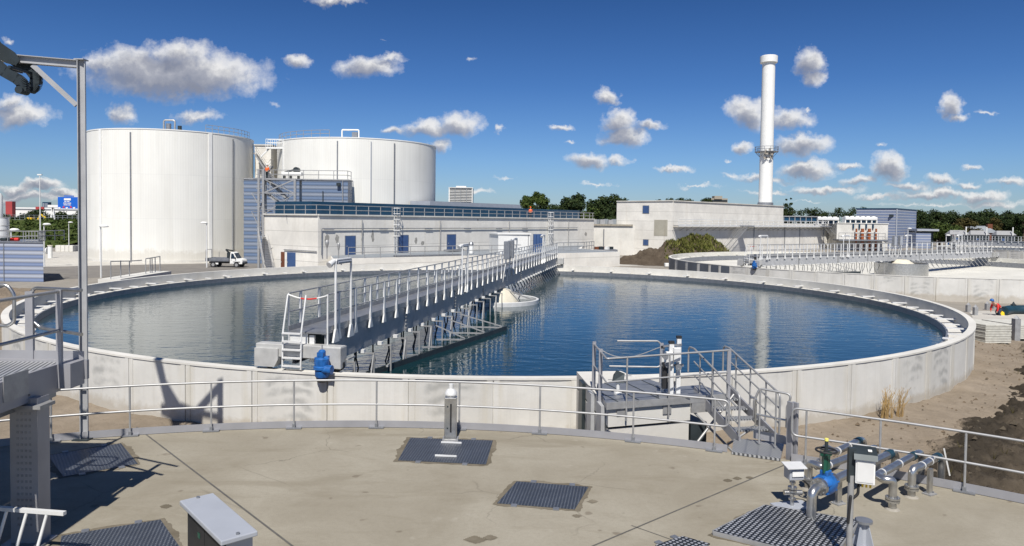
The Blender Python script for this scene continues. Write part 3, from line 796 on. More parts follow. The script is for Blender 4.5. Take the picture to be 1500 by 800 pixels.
MB().bar(pa - V((-.3, 0, .4)), pa - V((.9, 0, 1.6)), .2, .2).build('strut', WHITE, t)
for s in (-.45, .45):
    for z in (.5, 1.0): MB().bar((pa.x, pa.y + s, pa.z + z), (pb.x, pb.y + s, pa.z + z), .07, .07).build('rail', WHITE, t)
    for k in range(5):
        x = pa.x + (pb.x - pa.x) * k / 4; MB().bar((x, pa.y + s, pa.z - .2), (x, pa.y + s, pa.z + 1.0), .06, .06).build('post', WHITE, t)

# blue striped building between the digesters
YB = 100.0
a, b = at(357, 300, YB), at(509.5, 300, YB)
zt = at(510, 264.5, YB).z
t = thing('clad_building', 'blue and grey striped building in front of the second digester', 'building', (a.x, YB, 0))
MB().prism([(a.x, YB), (b.x, YB), (b.x, YB + 2.6), (a.x, YB + 2.6)], 0, zt).build('wall', CLADB2, t)
MB().box(((a.x + b.x) / 2, YB + 1.3, zt + .06), (b.x - a.x + .2, 2.8, .16)).build('roof_edge', STEEL, t)
q = at(473, 290, YB - .1); MB().cyl((q.x, YB - .12, 8), (q.x, YB - .12, zt - 1.5), .06, 6).build('downpipe', DARK, t)
q = at(502, 290, YB - .1); MB().cyl((q.x, YB - .12, 8), (q.x, YB - .12, zt), .06, 6).build('downpipe', STEEL, t)
MB().box(at(496, 270, YB - .3), (.5, .5, .4)).build('floodlight', DARK, t)
railing('grey guard rail on the edge of the blue striped roof', [(a.x + 2, YB + .1, zt + .14), (b.x - .1, YB + .1, zt + .14), (b.x - .1, YB + 2.4, zt + .14)], 1.2, 2.0, r=.045)
q = at(428, 262, YB + 1.3)
t = thing('rooftop_blower', 'dark blower with white casing on the blue striped roof', 'blower', (q.x, q.y, zt + .14))
z = zt + .14
for x in (-1.1, -.2, .9): MB().box((q.x + x, q.y, z + .3), (.15, .8, .6)).build('foot', DARK, t)
MB().box((q.x, q.y, z + .75), (2.8, .9, .5)).build('casing', WHITE, t, bevel=.05)
MB().cyl((q.x + .6, q.y - .3, z + 1.3), (q.x + .6, q.y + .5, z + 1.3), .42, 14).build('fan', DARK, t, 40)
MB().bar((q.x - 1.2, q.y, z + .9), (q.x + .2, q.y, z + 1.3), .25, .25).build('duct', DARK, t)

# ================================================================= MAIN BUILDING
A = V((*at(466, 330, 82.4)[:2], 0)); dF = V((.592, .806, 0)); dL = V((-.806, .592, 0))
def fp(px, py): return onface(px, py, A, dF)
ZR = 6.85
Lf = (fp(870, 330) - A).dot(dF); Lw = 10.3
t = thing('process_building', 'long pale concrete building with blue doors and railed flat roof', 'building', A)
b_ = A + dF * Lf; c_ = b_ + dL * Lw; e_ = A + dL * Lw
MB().prism([A[:2], b_[:2], c_[:2], e_[:2]], 0, ZR).build('wall', CONC, t)
m = MB()
for u, v in ((A, b_), (e_, A)):
    dd = (v - u).normalized(); nn = V((dd.y, -dd.x, 0))
    m.bar(u + nn * .03 + V((0, 0, ZR + .02)), v + nn * .03 + V((0, 0, ZR + .02)), .30, .16)
m.build('parapet_cap', CONC_W, t)
nF = V((dF.y, -dF.x, 0)); nL = V((-dF.x, -dF.y, 0))
def panel(parent, name, mat, p0, p1, dd, nn, th=.06):
    """upright slab on a wall between two corner points"""
    w_ = (p1 - p0).dot(dd); c = V(((p0.x + p1.x) / 2, (p0.y + p1.y) / 2, (p0.z + p1.z) / 2)) + nn * (th / 2)
    return MB().box(c, (abs(w_), th, abs(p1.z - p0.z)), math.atan2(dd.y, dd.x)).build(name, mat, parent)
for x0, x1, y0, y1 in ((506, 520, 346, 373.5), (584, 597.5, 344.7, 370), (655, 667, 343.8, 367.5)):
    p, q = fp(x0, y0), fp(x1, y1); q.z = 2.12; p.z = 4.35
    d_ = panel(t, 'door', BLUED, p, q, dF, nF)
    pp, qq = p.copy(), q.copy(); pp -= dF * .1; qq += dF * .1; pp.z += .08
    panel(d_, 'door_frame', STEEL_D, pp, qq, dF, nF, .03)
    MB().box(p + dF * .18 + nF * .1 + V((0, 0, -1.2)), (.06, .08, .18)).build('handle', STEEL, d_)
for x0, x1, mt in ((421, 433, BLUED), (412, 417, BROWN)):
    p, q = onface(x0, 371.5, A, dL), onface(x1, 394, A, dL); q.z = 0.02; p.z = 2.35
    d_ = panel(t, 'door', mt, p, q, -dL, nL)
    MB().box(p - dL * .15 + nL * .1 + V((0, 0, -1.2)), (.06, .08, .18)).build('handle', STEEL, d_)
# pipework on the face
q0, q1 = fp(470, 335), fp(845, 335)
zz = q0.z
MB().tube(fillet([V((q0.x, q0.y, 2.2)) + nF * .15, V((q0.x, q0.y, zz)) + nF * .15, V((q1.x, q1.y, zz)) + nF * .15], .15), .055, 8).build('pipe', STEEL_D, t, 40)
for px in (481, 561, 627, 684, 730, 768, 805):
    q = fp(px, 335); MB().bar(V((q.x, q.y, zz - .06)) + nF * .15 - dF * .7, V((q.x, q.y, zz - .06)) + nF * .15 + dF * .7, .13, .13).build('pipe_coupling', STEEL_D, t)
for px in (529.5, 644, 745, 832):
    q = fp(px, 340); MB().cyl(V((q.x, q.y, 2.1)) + nF * .14, V((q.x, q.y, 6.3)) + nF * .14, .07, 8).build('downpipe', STEEL, t, 40)
q0, q1 = onface(417, 371, A, dL), onface(465, 371, A, dL)
MB().tube([V((q0.x, q0.y, 2.65)) + nL * .12, V((q1.x, q1.y, 2.65)) + nL * .12], .05, 6).build('pipe', STEEL_D, t)
q0, q1 = onface(396, 372, A, dL), onface(420, 316, A, dL)
MB().tube([V((q1.x, q1.y, ZR)) + nL * .06, V((q1.x + .2, q1.y, 5.2)) + nL * .06, V(((q0.x + q1.x) / 2 + .5, (q0.y + q1.y) / 2, 3.4)) + nL * .06, V((q0.x, q0.y, 2.6)) + nL * .06], .03, 6).build('cable', STEEL_D, t)
# grey repair smears
SMEAR = mk('repair_mortar', (.30, .29, .265), .9, 0, .25, 5)
for px, py, w_, h_ in ((479, 349, .9, 1.1), (494, 350, .7, 1.3), (531, 347, .5, 1.6), (546, 347, .55, 1.7), (609, 353, .7, 1.0), (619, 356, .8, .7), (598, 352, .3, 1.1), (858, 343, .9, .9), (700, 322, .4, .4)):
    q = fp(px, py); m = MB(); k = 14
    pts = [(math.cos(2 * PI * i / k) * w_ / 2 * random.uniform(.55, 1.1), math.sin(2 * PI * i / k) * h_ / 2 * random.uniform(.6, 1.1)) for i in range(k)]
    vs = [q + nF * .006 + dF * a + V((0, 0, b)) for a, b in pts]; m.add(vs, [tuple(range(k))]); m.build('wall_repair', SMEAR, t)
# roof upstand in navy sheet and the paler plant roof behind
u0 = A + dF * .8 + dL * 2.2; u1 = A + dF * (Lf - 1.5) + dL * 2.2
s0 = u0 - dL * 0 ; m = MB().prism([u0[:2], u1[:2], (u1 + dL * 7)[:2], (u0 + dL * 7)[:2]], ZR + .02, 8.45); m.build('roof_upstand', NAVY, t)
k_ = fp(640, 300), fp(778, 300)
e0 = (k_[0] - A).dot(dF) + 4; e1 = (k_[1] - A).dot(dF) + 4
MB().prism([(A + dF * e0 + dL * 5)[:2], (A + dF * e1 + dL * 5)[:2], (A + dF * e1 + dL * 9)[:2], (A + dF * e0 + dL * 9)[:2]], 8.46, 9.15).build('plant_roof', GREYP, t)
railing('long grey guard rail round the flat roof over the blue doors', [e_ + V((0, 0, ZR)), A + V((0, 0, ZR)), b_ + V((0, 0, ZR)), c_ + V((0, 0, ZR))], 1.15, 2.0, r=.04, post_r=.05, levels=(.52, 1))

def cage_ladder(px, z0, z1, label):
    q = fp(px, 340); o = V((q.x, q.y, 0)) + nF * .25
    t = thing('caged_ladder', label, 'ladder', o + V((0, 0, z0)), 'caged ladders on the concrete building')
    for s in (-.25, .25): MB().tube([o + dF * s + V((0, 0, z0)), o + dF * s + V((0, 0, z1 + 1.1))], .04, 6).build('side_rail', ALU, t)
    for k in range(int((z1 - z0) / .3)): MB().cyl(o - dF * .25 + V((0, 0, z0 + .3 * k)), o + dF * .25 + V((0, 0, z0 + .3 * k)), .022, 6).build('rung', ALU, t)
    for k in range(6):
        z = z0 + 2.2 + (z1 + 1 - z0 - 2.2) * k / 5
        pts = [o + dF * (-.38 * math.cos(PI * i / 8)) + nF * (.75 * math.sin(PI * i / 8)) + V((0, 0, z)) for i in range(9)]
        MB().tube(pts, .05, 5).build('cage_hoop', ALU, t)
    for i in (2, 4, 6):
        b = o + dF * (-.38 * math.cos(PI * i / 8)) + nF * (.75 * math.sin(PI * i / 8)); MB().cyl(b + V((0, 0, z0 + 2.2)), b + V((0, 0, z1 + 1)), .025, 5).build('cage_bar', STEEL, t)
cage_ladder(577.5, 2.1, ZR, 'caged steel ladder on the wall between two blue doors')
cage_ladder(803, 2.1, ZR, 'caged steel ladder by the far corner, above the bridge end')

# ---------------------------------------------------------------- low basin in front of the doors
b0, b1 = on(485, 379, 2.1), on(908, 369, 2.1)
bd = (b1 - b0).normalized(); bn = V((bd.y, -bd.x, 0))
w1 = b1 + V((-4.5, 11.5, 0)); w0 = V((*fp(485, 360)[:2], 2.1)) + nF * .02
w2 = V((*fp(855, 360)[:2], 2.1)) + nF * .02
t = thing('low_basin', 'low concrete basin wall between the tank rim and the blue doors', 'basin', b0 * 1)
MB().prism([b0[:2], b1[:2], w1[:2], w2[:2], w0[:2]], 0, 2.08).build('wall', CONC, t)
MB().prism([(b0 - bn * .35 + bd * .4)[:2], (b1 - bn * .35 - bd * .4)[:2], (w1 - V((.6, .6, 0)))[:2], w2[:2], w0[:2]], 2.075, 2.10).build('cover', ROOFG, t)
MB().bar(b0 + V((0, 0, .08)) + bd * 8 - bn * .5, b0 + V((0, 0, .08)) + bd * 17 - bn * .5, .9, .16).build('walkway', STEEL_D, t)
MB().bar(on(654, 367, 2.3), on(676, 366, 2.3), 1.0, .2).build('walkway', STEEL_D, t)
MB().tube([b0 + bn * .1 + V((0, 0, -1.35)) + bd * 4, b0 + bn * .1 + V((0, 0, -1.15)) + bd * 24], .05, 6).build('pipe', STEEL_D, t)
MB().tube([b0 + bn * .06 + V((0, 0, -.55)) + bd * 29.6, b0 + bn * .06 + V((0, 0, -.55)) + bd * 32, b0 + bn * .06 + V((0, 0, -2)) + bd * 32], .05, 6).build('pipe', STEEL_D, t)
railing('grey guard rail along the front of the low basin before the doors', [b0 + bd * 2 + V((0, 0, .05)), b0 + bd * 26 + V((0, 0, .05)), b0 + bd * 26 - bn * 5 + V((0, 0, .05))], 1.15, 1.9, r=.04)
q = on(724, 366, 2.1)
railing('grey looped guard rail at the far end of the low basin', [V((*at(815, 368, 104)[:2], 2.1)), V((*at(855, 367, 108)[:2], 2.1)), V((*at(870, 366, 114)[:2], 2.1))], 1.2, 1.5, r=.05)
# stairs, pipes and dial heads at the basin's left end
s0, s1 = on(486, 391, .3), on(474, 378, 2.1)
t = thing('basin_stair', 'small steel stair up to the left end of the low basin', 'stairs', (s0.x, s0.y, 0))
flight((s0.x, s0.y, .1), (s0.x - .9, s0.y + 1.2, 2.1), 1.0, (.8, .6, 0)).build('stair_flight', STEEL, t)
MB().box((s0.x - 1.5, s0.y + 2.2, 2.05), (2.2, 1.8, .12)).build('landing', STEEL_D, t)
for k in range(5):
    MB().cyl((s0.x - 2.5 + k * .55, s0.y + 1.4, 2.1), (s0.x - 2.5 + k * .55, s0.y + 1.4, 3.2), .04, 6).build('post', STEEL, t)
for z in (2.7, 3.2): MB().cyl((s0.x - 2.5, s0.y + 1.4, z), (s0.x - .3, s0.y + 1.4, z), .04, 6).build('rail', STEEL, t)
for px, py, r, lb in ((479, 358, .2, 'round pale dial head on a post beside the small basin stair'), (496, 362, .15, 'smaller round meter head by the first blue door')):
    q = at(px, py, 77.5)
    t = thing('meter_post', lb, 'meter', (q.x, q.y, 2.1))
    MB().cyl((q.x, q.y, 2.1), (q.x, q.y, q.z - .2), .06, 8).build('post', STEEL, t, 40)
    MB().lathe((q.x, q.y, q.z), [(.05, -.45), (r * .8, -.1), (r, .1), (r, .3), (r * .6, .45), (.0, .5)], 16).build('head', STEEL, t, 50)
q = on(690, 372, 2.1); q = V((q.x, q.y, 2.15))
t = thing('vent_pipe', 'stubby white vent pipe standing on the low basin by the third door', 'pipe', q)
MB().cyl(q, q + V((0, 0, 1.1)), .28, 12).build('pipe', WHITE, t, 40); MB().lathe(tuple(q + V((0, 0, 1.1))), [(.3, 0), (.34, .1), (.2, .4), (0, .45)], 12).build('cap', STEEL_D, t, 40)

# white cabin
q0, q1 = at(717, 343, 99), at(776, 343, 95.5)
t = thing('white_cabin', 'white box cabin on the basin behind the far bridge railing', 'cabin', (q1.x, q1.y, 2.1))
f0, f1 = V((at(730, 343, 94).x, 94, 0)), V((at(776.5, 343, 96).x, 96, 0)); g0 = V((at(717, 343, 98).x, 98, 0))
MB().prism([f0[:2], f1[:2], (f1 + (g0 - f0))[:2], g0[:2]], 2.1, 4.62).build('wall', WHITE, t)
MB().prism([(f0 + V((-.1, -.15, 0)))[:2], (f1 + V((.15, -.1, 0)))[:2], (f1 + (g0 - f0) + V((.1, .1, 0)))[:2], (g0 + V((-.15, 0, 0)))[:2]], 4.62, 4.78).build('roof', WHITE, t)
dd = (f1 - f0).normalized(); nn = V((dd.y, -dd.x, 0))
panel(t, 'corner_trim', STEEL_D, f1 - dd * .3 + V((0, 0, 2.1)), f1 - dd * .22 + V((0, 0, 4.6)), dd, nn, .02)
for px in (783.5, 788, 792):
    q = at(px, 355, 100); tt = tag(None or MB().cyl((q.x, 100, 2.1), (q.x, 100, at(px, 343, 100).z), .26, 10).build('blue_column', BLUED, None, 40), 'blue upright pipe by the white cabin, %s' % {783.5: 'nearest to it', 788: 'middle of three', 792: 'farthest from it'}[px], 'pipe', 'blue pipes by the cabin')

# ---------------------------------------------------------------- stair tower
sx = lambda px, Y: at(px, 320, Y).x
YS = 88.5
t = thing('stair_tower', 'zigzag steel stair tower at the corner of the long concrete building', 'stairs', (sx(385, YS), YS, 0))
xl, xm, xr = sx(372, YS), sx(400, YS), sx(432, YS); zb = at(372, 262, YS).z
for x, y in ((xl + .6, YS), (xl + .6, YS + 2.4), (xm - 1.2, YS), (xr, YS), (xr, YS + 2.4)):
    MB().bar((x, y, 0 if x < xm else ZR), (x, y, zb + (1.2 if x < xm else 0)), .26, .26).build('post', STEEL, t)
for z in (at(400, 345, YS).z, at(400, 310, YS).z, at(400, 283, YS).z, zb):
    MB().box(((xl + xm - 1) / 2, YS + 1.2, z), (xm - xl - .8, 2.6, .12)).build('landing', STEEL_D, t)
    for lv in (.55, 1.1): MB().tube([(xl + .3, YS - .1, z + lv), (xm - 1.2, YS - .1, z + lv)], .04, 6).build('rail', STEEL, t)
lv = [0.0, at(400, 345, YS).z, at(400, 310, YS).z, at(400, 283, YS).z, zb]
flight((sx(398, YS - 2), YS - 3.0, .1), (sx(381, YS - 1), YS - .3, lv[1]), 1.1, (.7, .7, 0)).build('stair_flight', STEEL, t)
flight((xl + .8, YS + .7, lv[1]), (xm - 1.4, YS + .7, lv[2]), 1.0, (0, 1, 0)).build('stair_flight', STEEL, t)
flight((xr - .5, YS + .7, ZR + .1), (xm - 1.0, YS + .7, lv[3]), 1.0, (0, 1, 0)).build('stair_flight', STEEL, t)
flight((xm + 1.2, YS + 1.8, lv[3] - .6), (xl + 1.0, YS + 1.8, zb), 1.0, (0, 1, 0)).build('stair_flight', STEEL, t)
MB().bar((xl + .6, YS, lv[2]), (xl + .6, YS + 2.4, lv[3]), .12, .12).bar((xm - 1.2, YS, lv[3]), (xr, YS, zb), .15, .15).bar((xm - 1.2, YS, zb), (xr, YS, lv[3]), .10, .10).bar((xm - 1.2, YS, ZR), (xr, YS, lv[3]), .10, .10).bar((xl - .3, YS, lv[3]), (xm - 1.2, YS, lv[2]), .09, .09).bar((xl - .3, YS, lv[2]), (xm - 1.2, YS, lv[1]), .09, .09).build('brace', STEEL, t)
MB().bar((xl - .6, YS, zb), (xr + .1, YS, zb), .18, .2).build('beam', STEEL, t); MB().bar((xm - 1.2, YS, lv[3]), (xr, YS, lv[3]), .14, .14).build('beam', STEEL, t)
MB().box(((xm + xr) / 2, YS + 1.2, zb - .02), (xr - xm + 1.5, 2.4, .1)).build('landing', STEEL_D, t)

# ================================================================= RIGHT BUILDING + CHIMNEY
Bc = V((*at(985.5, 330, 132)[:2], 0)); dR = V((.7071, .7071, 0)); dQ = V((-.7071, .7071, 0)); nR = V((.7071, -.7071, 0)); nQ = V((-.7071, -.7071, 0))
def rp(px, py=330): return onface(px, py, Bc, dR)
def qp(px, py=330): return onface(px, py, Bc, dQ)
ZT = 10.45
r1 = V((*rp(1147)[:2], 0)); r2 = V((*rp(1229)[:2], 0)); q1 = V((*qp(903)[:2], 0))
t = thing('engine_building', 'tall pale concrete block with two small blue windows below the chimney', 'building', Bc)
MB().prism([Bc[:2], r1[:2], (r1 + dQ * 13)[:2], q1[:2]], 0, ZT).build('wall', CONC, t)
m = MB()
for u, v, nn in ((Bc, r1, nR), (q1, Bc, nQ)): m.bar(u + nn * .02 + V((0, 0, ZT)), v + nn * .02 + V((0, 0, ZT)), .3, .16)
m.build('parapet_cap', CONC_W, t)
for x0, x1, y0, y1 in ((941.5, 951, 301, 313), (942, 950, 350.5, 360)):
    p, q = qp(x0, y0), qp(x1, y1)
    w_ = panel(t, 'window', STEEL_D, p, q, -dQ, nQ, .04); p2, q2 = p.copy(), q.copy(); p2 -= dQ * .1; q2 += dQ * .1; p2.z -= .1; q2.z += .1
    panel(w_, 'pane', BLUED, p2, q2, -dQ, nQ, .06)
p, q = qp(958.5, 322), qp(977.5, 346); panel(t, 'wall_patch', concrete('patched_concrete', (.38, .36, .30), 0, .6), p, q, -dQ, nQ, .03)
MB().prism([r1[:2], r2[:2], (r2 + dQ * 13)[:2], (r1 + dQ * 13)[:2]], 0, 6.4).build('low_wing', CONC, t)
for px in (1104, 1149, 1171, 1206):
    q = rp(px, 345); MB().cyl(V((q.x, q.y, 1)) + nR * .1, V((q.x, q.y, 6.0)) + nR * .1, .09, 6).build('downpipe', STEEL_D, t)
# walkway on brackets along the face
t = thing('wall_walkway', 'bracketed steel walkway running along the right concrete building', 'walkway', Bc + V((0, 0, 6)))
wz = 5.85
e0, e1 = Bc + nR * .55 + V((0, 0, wz)), r2 + nR * .55 + V((0, 0, wz))
MB().bar(e0 + nR * .1, e1 + nR * .1, 1.0, .14).build('deck', STEEL, t)
MB().bar(e0 + nR * .64 + V((0, 0, .05)), e1 + nR * .64 + V((0, 0, .05)), .03, .42).build('fascia', ALU, t)
me = MB().cyl((0, 0, 0), (0, 0, 1.2), .06, 6).mesh('post', ALU); bk = MB().bar((0, 0, -.25), tuple(-nR * 1.3 + V((0, 0, -.9))), .1, .1).mesh('bracket', STEEL)
for p in resample([e0, e1], 2.4):
    inst(me, 'post', t, p + nR * .7 - base_of(t)); inst(bk, 'bracket', t, p + nR * .7 - base_of(t))
for lv in (.6, 1.2): MB().tube([e0 + nR * .7 + V((0, 0, lv)), e1 + nR * .7 + V((0, 0, lv))], .06, 6).build('rail', ALU, t)
p, q = rp(1052, 362), rp(1078, 327)
flight(V((*rp(1050)[:2], 1.2)) + nR * 2.2, V((*rp(1078)[:2], wz)) + nR * 2.2, 1.2, nR).build('stair_flight', STEEL, t)
MB().box(V((*rp(1080)[:2], wz)) + nR * 2.0, (2.4, 2.4, .25), PI / 4).build('landing', STEEL_D, t)
flight(V((*rp(1221)[:2], 1.0)) + nR * 2.0, V((*rp(1198)[:2], wz)) + nR * 2.0, 1.2, nR).build('stair_flight', STEEL, t)
MB().box(V((*rp(1197)[:2], wz)) + nR * 1.9, (2.4, 2.4, .25), PI / 4).build('landing', STEEL_D, t)

# chimney
CYH = 168
cc = at(1121, 300, CYH); RC = 1.55
t = thing('chimney', 'tall slim white chimney with a capped top and a railed ring platform', 'chimney', (cc.x, CYH, 0))
ztop = at(1123, 83, CYH).z
MB().lathe((cc.x, CYH, 0), [(RC, 6), (RC * .97, 24), (RC * .93, ztop - 1.5)], 40).build('shaft', WHITE, t, 40)
MB().lathe((cc.x, CYH, 0), [(RC * .93, ztop - 1.5), (RC * 1.25, ztop - 1.45), (RC * 1.28, ztop), (RC * 1.1, ztop + .15), (RC * .8, ztop + .1), (RC * .7, ztop - 1)], 40).build('cap', WHITE, t, 40)
MB().lathe((cc.x, CYH, 0), [(RC * 1.05, 6), (RC * 1.12, 6), (RC * 1.12, 11.3), (RC, 11.35)], 40).build('base_collar', STEEL_D, t, 40)
zp = at(1121, 223, CYH).z
MB().lathe((cc.x, CYH, 0), [(RC, zp - .1), (RC + 1.1, zp), (RC + 1.1, zp + .12), (RC, zp + .12)], 40).build('ring_platform', STEEL_D, t, 40)
for lv in (.55, 1.1): MB().tube([(cc.x + (RC + 1.05) * math.cos(2 * PI * i / 40), CYH + (RC + 1.05) * math.sin(2 * PI * i / 40), zp + .1 + lv) for i in range(40)], .05, 6, closed=True).build('rail', STEEL_D, t)
for i in range(12):
    a = 2 * PI * i / 12; MB().cyl((cc.x + (RC + 1.05) * math.cos(a), CYH + (RC + 1.05) * math.sin(a), zp), (cc.x + (RC + 1.05) * math.cos(a), CYH + (RC + 1.05) * math.sin(a), zp + 1.2), .045, 6).build('post', STEEL_D, t)
    MB().bar((cc.x + (RC + 1.0) * math.cos(a), CYH + (RC + 1.0) * math.sin(a), zp), (cc.x + RC * math.cos(a), CYH + RC * math.sin(a), zp - 1.1), .07, .07).build('bracket', STEEL_D, t)
NEST = mk('grey_wrapping', (.30, .27, .23), .9, 0, .3, 3)
m = MB()
for k in range(26): m.box((cc.x + random.uniform(-1.3, 1.2), CYH - RC - random.uniform(.1, .9), zp + random.uniform(-1.6, 1.0)), (random.uniform(.15, .5), .15, random.uniform(.15, .5)), M=Matrix.Rotation(random.uniform(0, 6), 3, 'Y'))
m.build('cable_bundle', NEST, t)
MB().cyl((cc.x + .3, CYH, ztop), (cc.x + .3, CYH, ztop + .6), .05, 6).build('lightning_rod', STEEL, t)

# orange pipes wing
YW = 178
a, b = at(1226, 330, YW), at(1301, 330, YW); zt = at(1260, 327.3, YW).z
t = thing('pipe_wing', 'pale low concrete wing carrying four rust-orange pipes', 'building', (a.x, YW, 0))
MB().prism([(a.x, YW), (b.x, YW), (b.x, YW + 14), (a.x, YW + 14)], 0, zt).build('wall', CONC_W, t)
MB().box(((a.x + b.x) / 2, YW + .1, zt), (b.x - a.x + .2, .5, .2)).build('parapet_cap', CONC_W, t)
for px, lb in ((1255, 'leftmost slim'), (1264, 'second from the left, wide'), (1274, 'third from the left, wide'), (1284, 'rightmost slim')):
    x = at(px, 340, YW - 1).x; zt0, zt1 = at(px, 335, YW - 1).z, at(px, 351, YW - 1).z; r = .34 if 'wide' in lb else .2
    o = thing('orange_pipe', 'upright rust-orange pipe on the low concrete wing, %s of four' % lb.replace(', wide', '').replace(' slim', ''), 'pipe', (x, YW - .8, zt1), 'orange pipes on the low wing')
    MB().cyl((x, YW - .8, zt1 - 3.2), (x, YW - .8, zt0), r * 1.1, 10).build('pipe', ORANGE, o, 40)
    MB().cyl((x, YW - .8, zt0 - 1.2), (x, YW - .8, zt0 - .9), r * 1.35, 10).build('band', WHITE, o, 40)
    MB().cyl((x - .5, YW - .2, zt0), (x - .5, YW - .2, zt0 + 1.1), .2, 8).build('vent', NAVY, o, 40)
zz = at(1265, 352, YW - 2).z
MB().box((at(1262, 350, YW - 2).x, YW - 1.6, zz), (at(1300, 350, YW).x - at(1228, 350, YW).x, 3.2, .35)).build('platform', STEEL_D, t)
x0, x1 = at(1228, 350, YW - 3).x, at(1296, 350, YW - 3).x
railing('grey rail on the platform before the orange pipes', [(x0, YW - 3.2, zz + .15), (x1, YW - 3.2, zz + .15)], 1.6, 1.7, r=.06)
flight((x1 + 3.2, YW - 2.5, 1.0), (x1, YW - 2.5, zz), 1.2, (0, 1, 0)).build('stair_flight', STEEL, t)
def cooler(px0, px1, Y, z, lb, nfan):
    a, b = at(px0, 322, Y).x, at(px1, 322, Y).x
    t = thing('roof_cooler', lb, 'cooling unit', ((a + b) / 2, Y, z), 'white roof coolers')
    h = 1.6; L = b - a
    for k in range(nfan + 1):
        MB().box((a + L * k / nfan + (.1 if k == 0 else -.1 if k == nfan else 0), Y, z + .45), (.22, 1.6, .9)).build('leg', WHITE, t)
    MB().box(((a + b) / 2, Y, z + 1.25), (L, 2.0, .75)).build('housing', ALU, t, bevel=.15)
    MB().box(((a + b) / 2, Y + .2, z + .5), (L - .5, 1.2, .7)).build('coil', NAVY, t)
    for k in range(nfan): MB().cyl((a + L * (k + .5) / nfan, Y, z + 1.6), (a + L * (k + .5) / nfan, Y, z + 1.85), L / nfan * .38, 14).build('fan_ring', WHITE, t, 40)
cooler(1236, 1283, YW + 6, zt, 'long white cooling unit on the roof over the orange pipes', 6)
cooler(1196, 1227, 180, 6.5, 'shorter white cooling unit on the roof beside the stair', 4)
a, b = at(1148, 320, 176), at(1197, 320, 176)
t = thing('roof_pipe_rack', 'dark glazed rack of pipes on the low roof right of the chimney', 'rack', (a.x, 176, 6.4))
MB().box(((a.x + b.x) / 2, 177, 7.6), (b.x - a.x, 1.8, 1.1)).build('housing', NAVY, t)
MB().box(((a.x + b.x) / 2, 176.9, 8.25), (b.x - a.x + .4, 2.2, .2)).build('roof', STEEL, t)
for k in range(7): MB().box((a.x + (b.x - a.x) * k / 6, 176, 7.2), (.15, .15, 1.9)).build('post', STEEL, t)

# second blue striped building
k0, k1, k2 = at(1254, 330, 200), at(1313, 330, 193), at(1342, 330, 210)
zt = at(1313, 306.3, 193).z
t = thing('clad_building', 'blue striped cube-shaped building before the dark wood on the right', 'building', (k1.x, k1.y, 0))
MB().prism([k1[:2], k2[:2], (k2 + (k0 - k1))[:2], k0[:2]], 0, zt).build('wall', CLADB, t)
MB().prism([(k1 + V((0, -.15, 0)))[:2], (k2 + V((.15, 0, 0)))[:2], (k2 + (k0 - k1) + V((0, .15, 0)))[:2], (k0 + V((-.15, 0, 0)))[:2]], zt, zt + .25).build('roof_edge', NAVY, t)
MB().box((k1.x, k1.y, zt / 2), (.25, .25, zt)).build('corner_trim', GREYP, t)
dd = (k1 - k0).normalized(); q = onface(1306, 316, k0, dd); MB().add([q + V((-.9, -.1, .5)), q + V((1, -.25, 0)), q + V((.9, -.25, -.9))], [(0, 2, 1), (0, 1, 2)]) ; MB().box(q + V((0, -.2, 0)), (1.4, .3, .6)).build('wall_lamp', DARK, t)
q = onface(1325, 350, k1, (k2 - k1).normalized()); MB().box(q + V((-1.4, -.1, 0)), (2.4, .4, 4.0)).build('door', GRIME, t)
a, b = at(1342, 340, 200), at(1374, 340, 200)
t = thing('low_annex', 'low flat-roofed annex attached beside the blue cube building', 'building', (a.x, 200, 0))
MB().prism([a[:2], (at(1364, 340, 200))[:2], (at(1364, 340, 206))[:2], (a + V((0, 6, 0)))[:2]], 0, at(1350, 341, 200).z).build('wall', CLADB, t)
MB().prism([(a + V((0, -.5, 0)))[:2], (b + V((0, -.5, 0)))[:2], (b + V((1, 9, 0)))[:2], (a + V((0, 9, 0)))[:2]], at(1350, 338.5, 200).z, at(1350, 335.5, 200).z).build('roof', GREYP, t)
MB().box((b.x - 2, 203, 2), (3.2, 3, 5)).build('back_wall', DARK, t)
# low wall between the two concrete buildings
a, b = at(868, 332, 138), at(904, 332, 138)
t = thing('link_wall', 'pale concrete wall filling the gap between the two big buildings', 'wall', (a.x, 138, 0))
MB().prism([(a.x - 3, 138), (b.x + 4, 138), (b.x + 4, 140), (a.x - 3, 140)], 0, at(886, 330, 138).z).build('wall', CONC_W, t)
MB().box(((a.x + b.x) / 2, 137.9, at(886, 329.5, 138).z), (b.x - a.x + 6, .4, .3)).build('coping', GRIME, t)
for k in range(6): MB().box((a.x + .8 * k + .5, 140 + k % 2, at(886, 325, 140).z), (.9, .9, random.uniform(.7, 1.5))).build('pipe_stub', (STEEL, ROOFG)[k % 2], t)
MB().cyl((at(884.5, 340, 137.8).x, 137.8, 0), (at(884.5, 340, 137.8).x, 137.8, 5), .1, 6).build('downpipe', STEEL_D, t)
q = on(886, 368, 1.2)
t = thing('rubble_bin', 'open bin of dark scrap below the link wall', 'bin', (q.x, 122, 0))
p0, p1 = at(871, 365, 122), at(903, 365, 122)
MB().box(((p0.x + p1.x) / 2, 122, p0.z / 2), (p1.x - p0.x, 3, p0.z)).build('body', STEEL_D, t)
for k in range(9): MB().box((p0.x + (p1.x - p0.x) * random.random(), 122 + random.uniform(-1, 1), p0.z + .2), (.7, .6, .5), random.random()).build('scrap', (BROWN, WHITE, DARK)[k % 3], t)
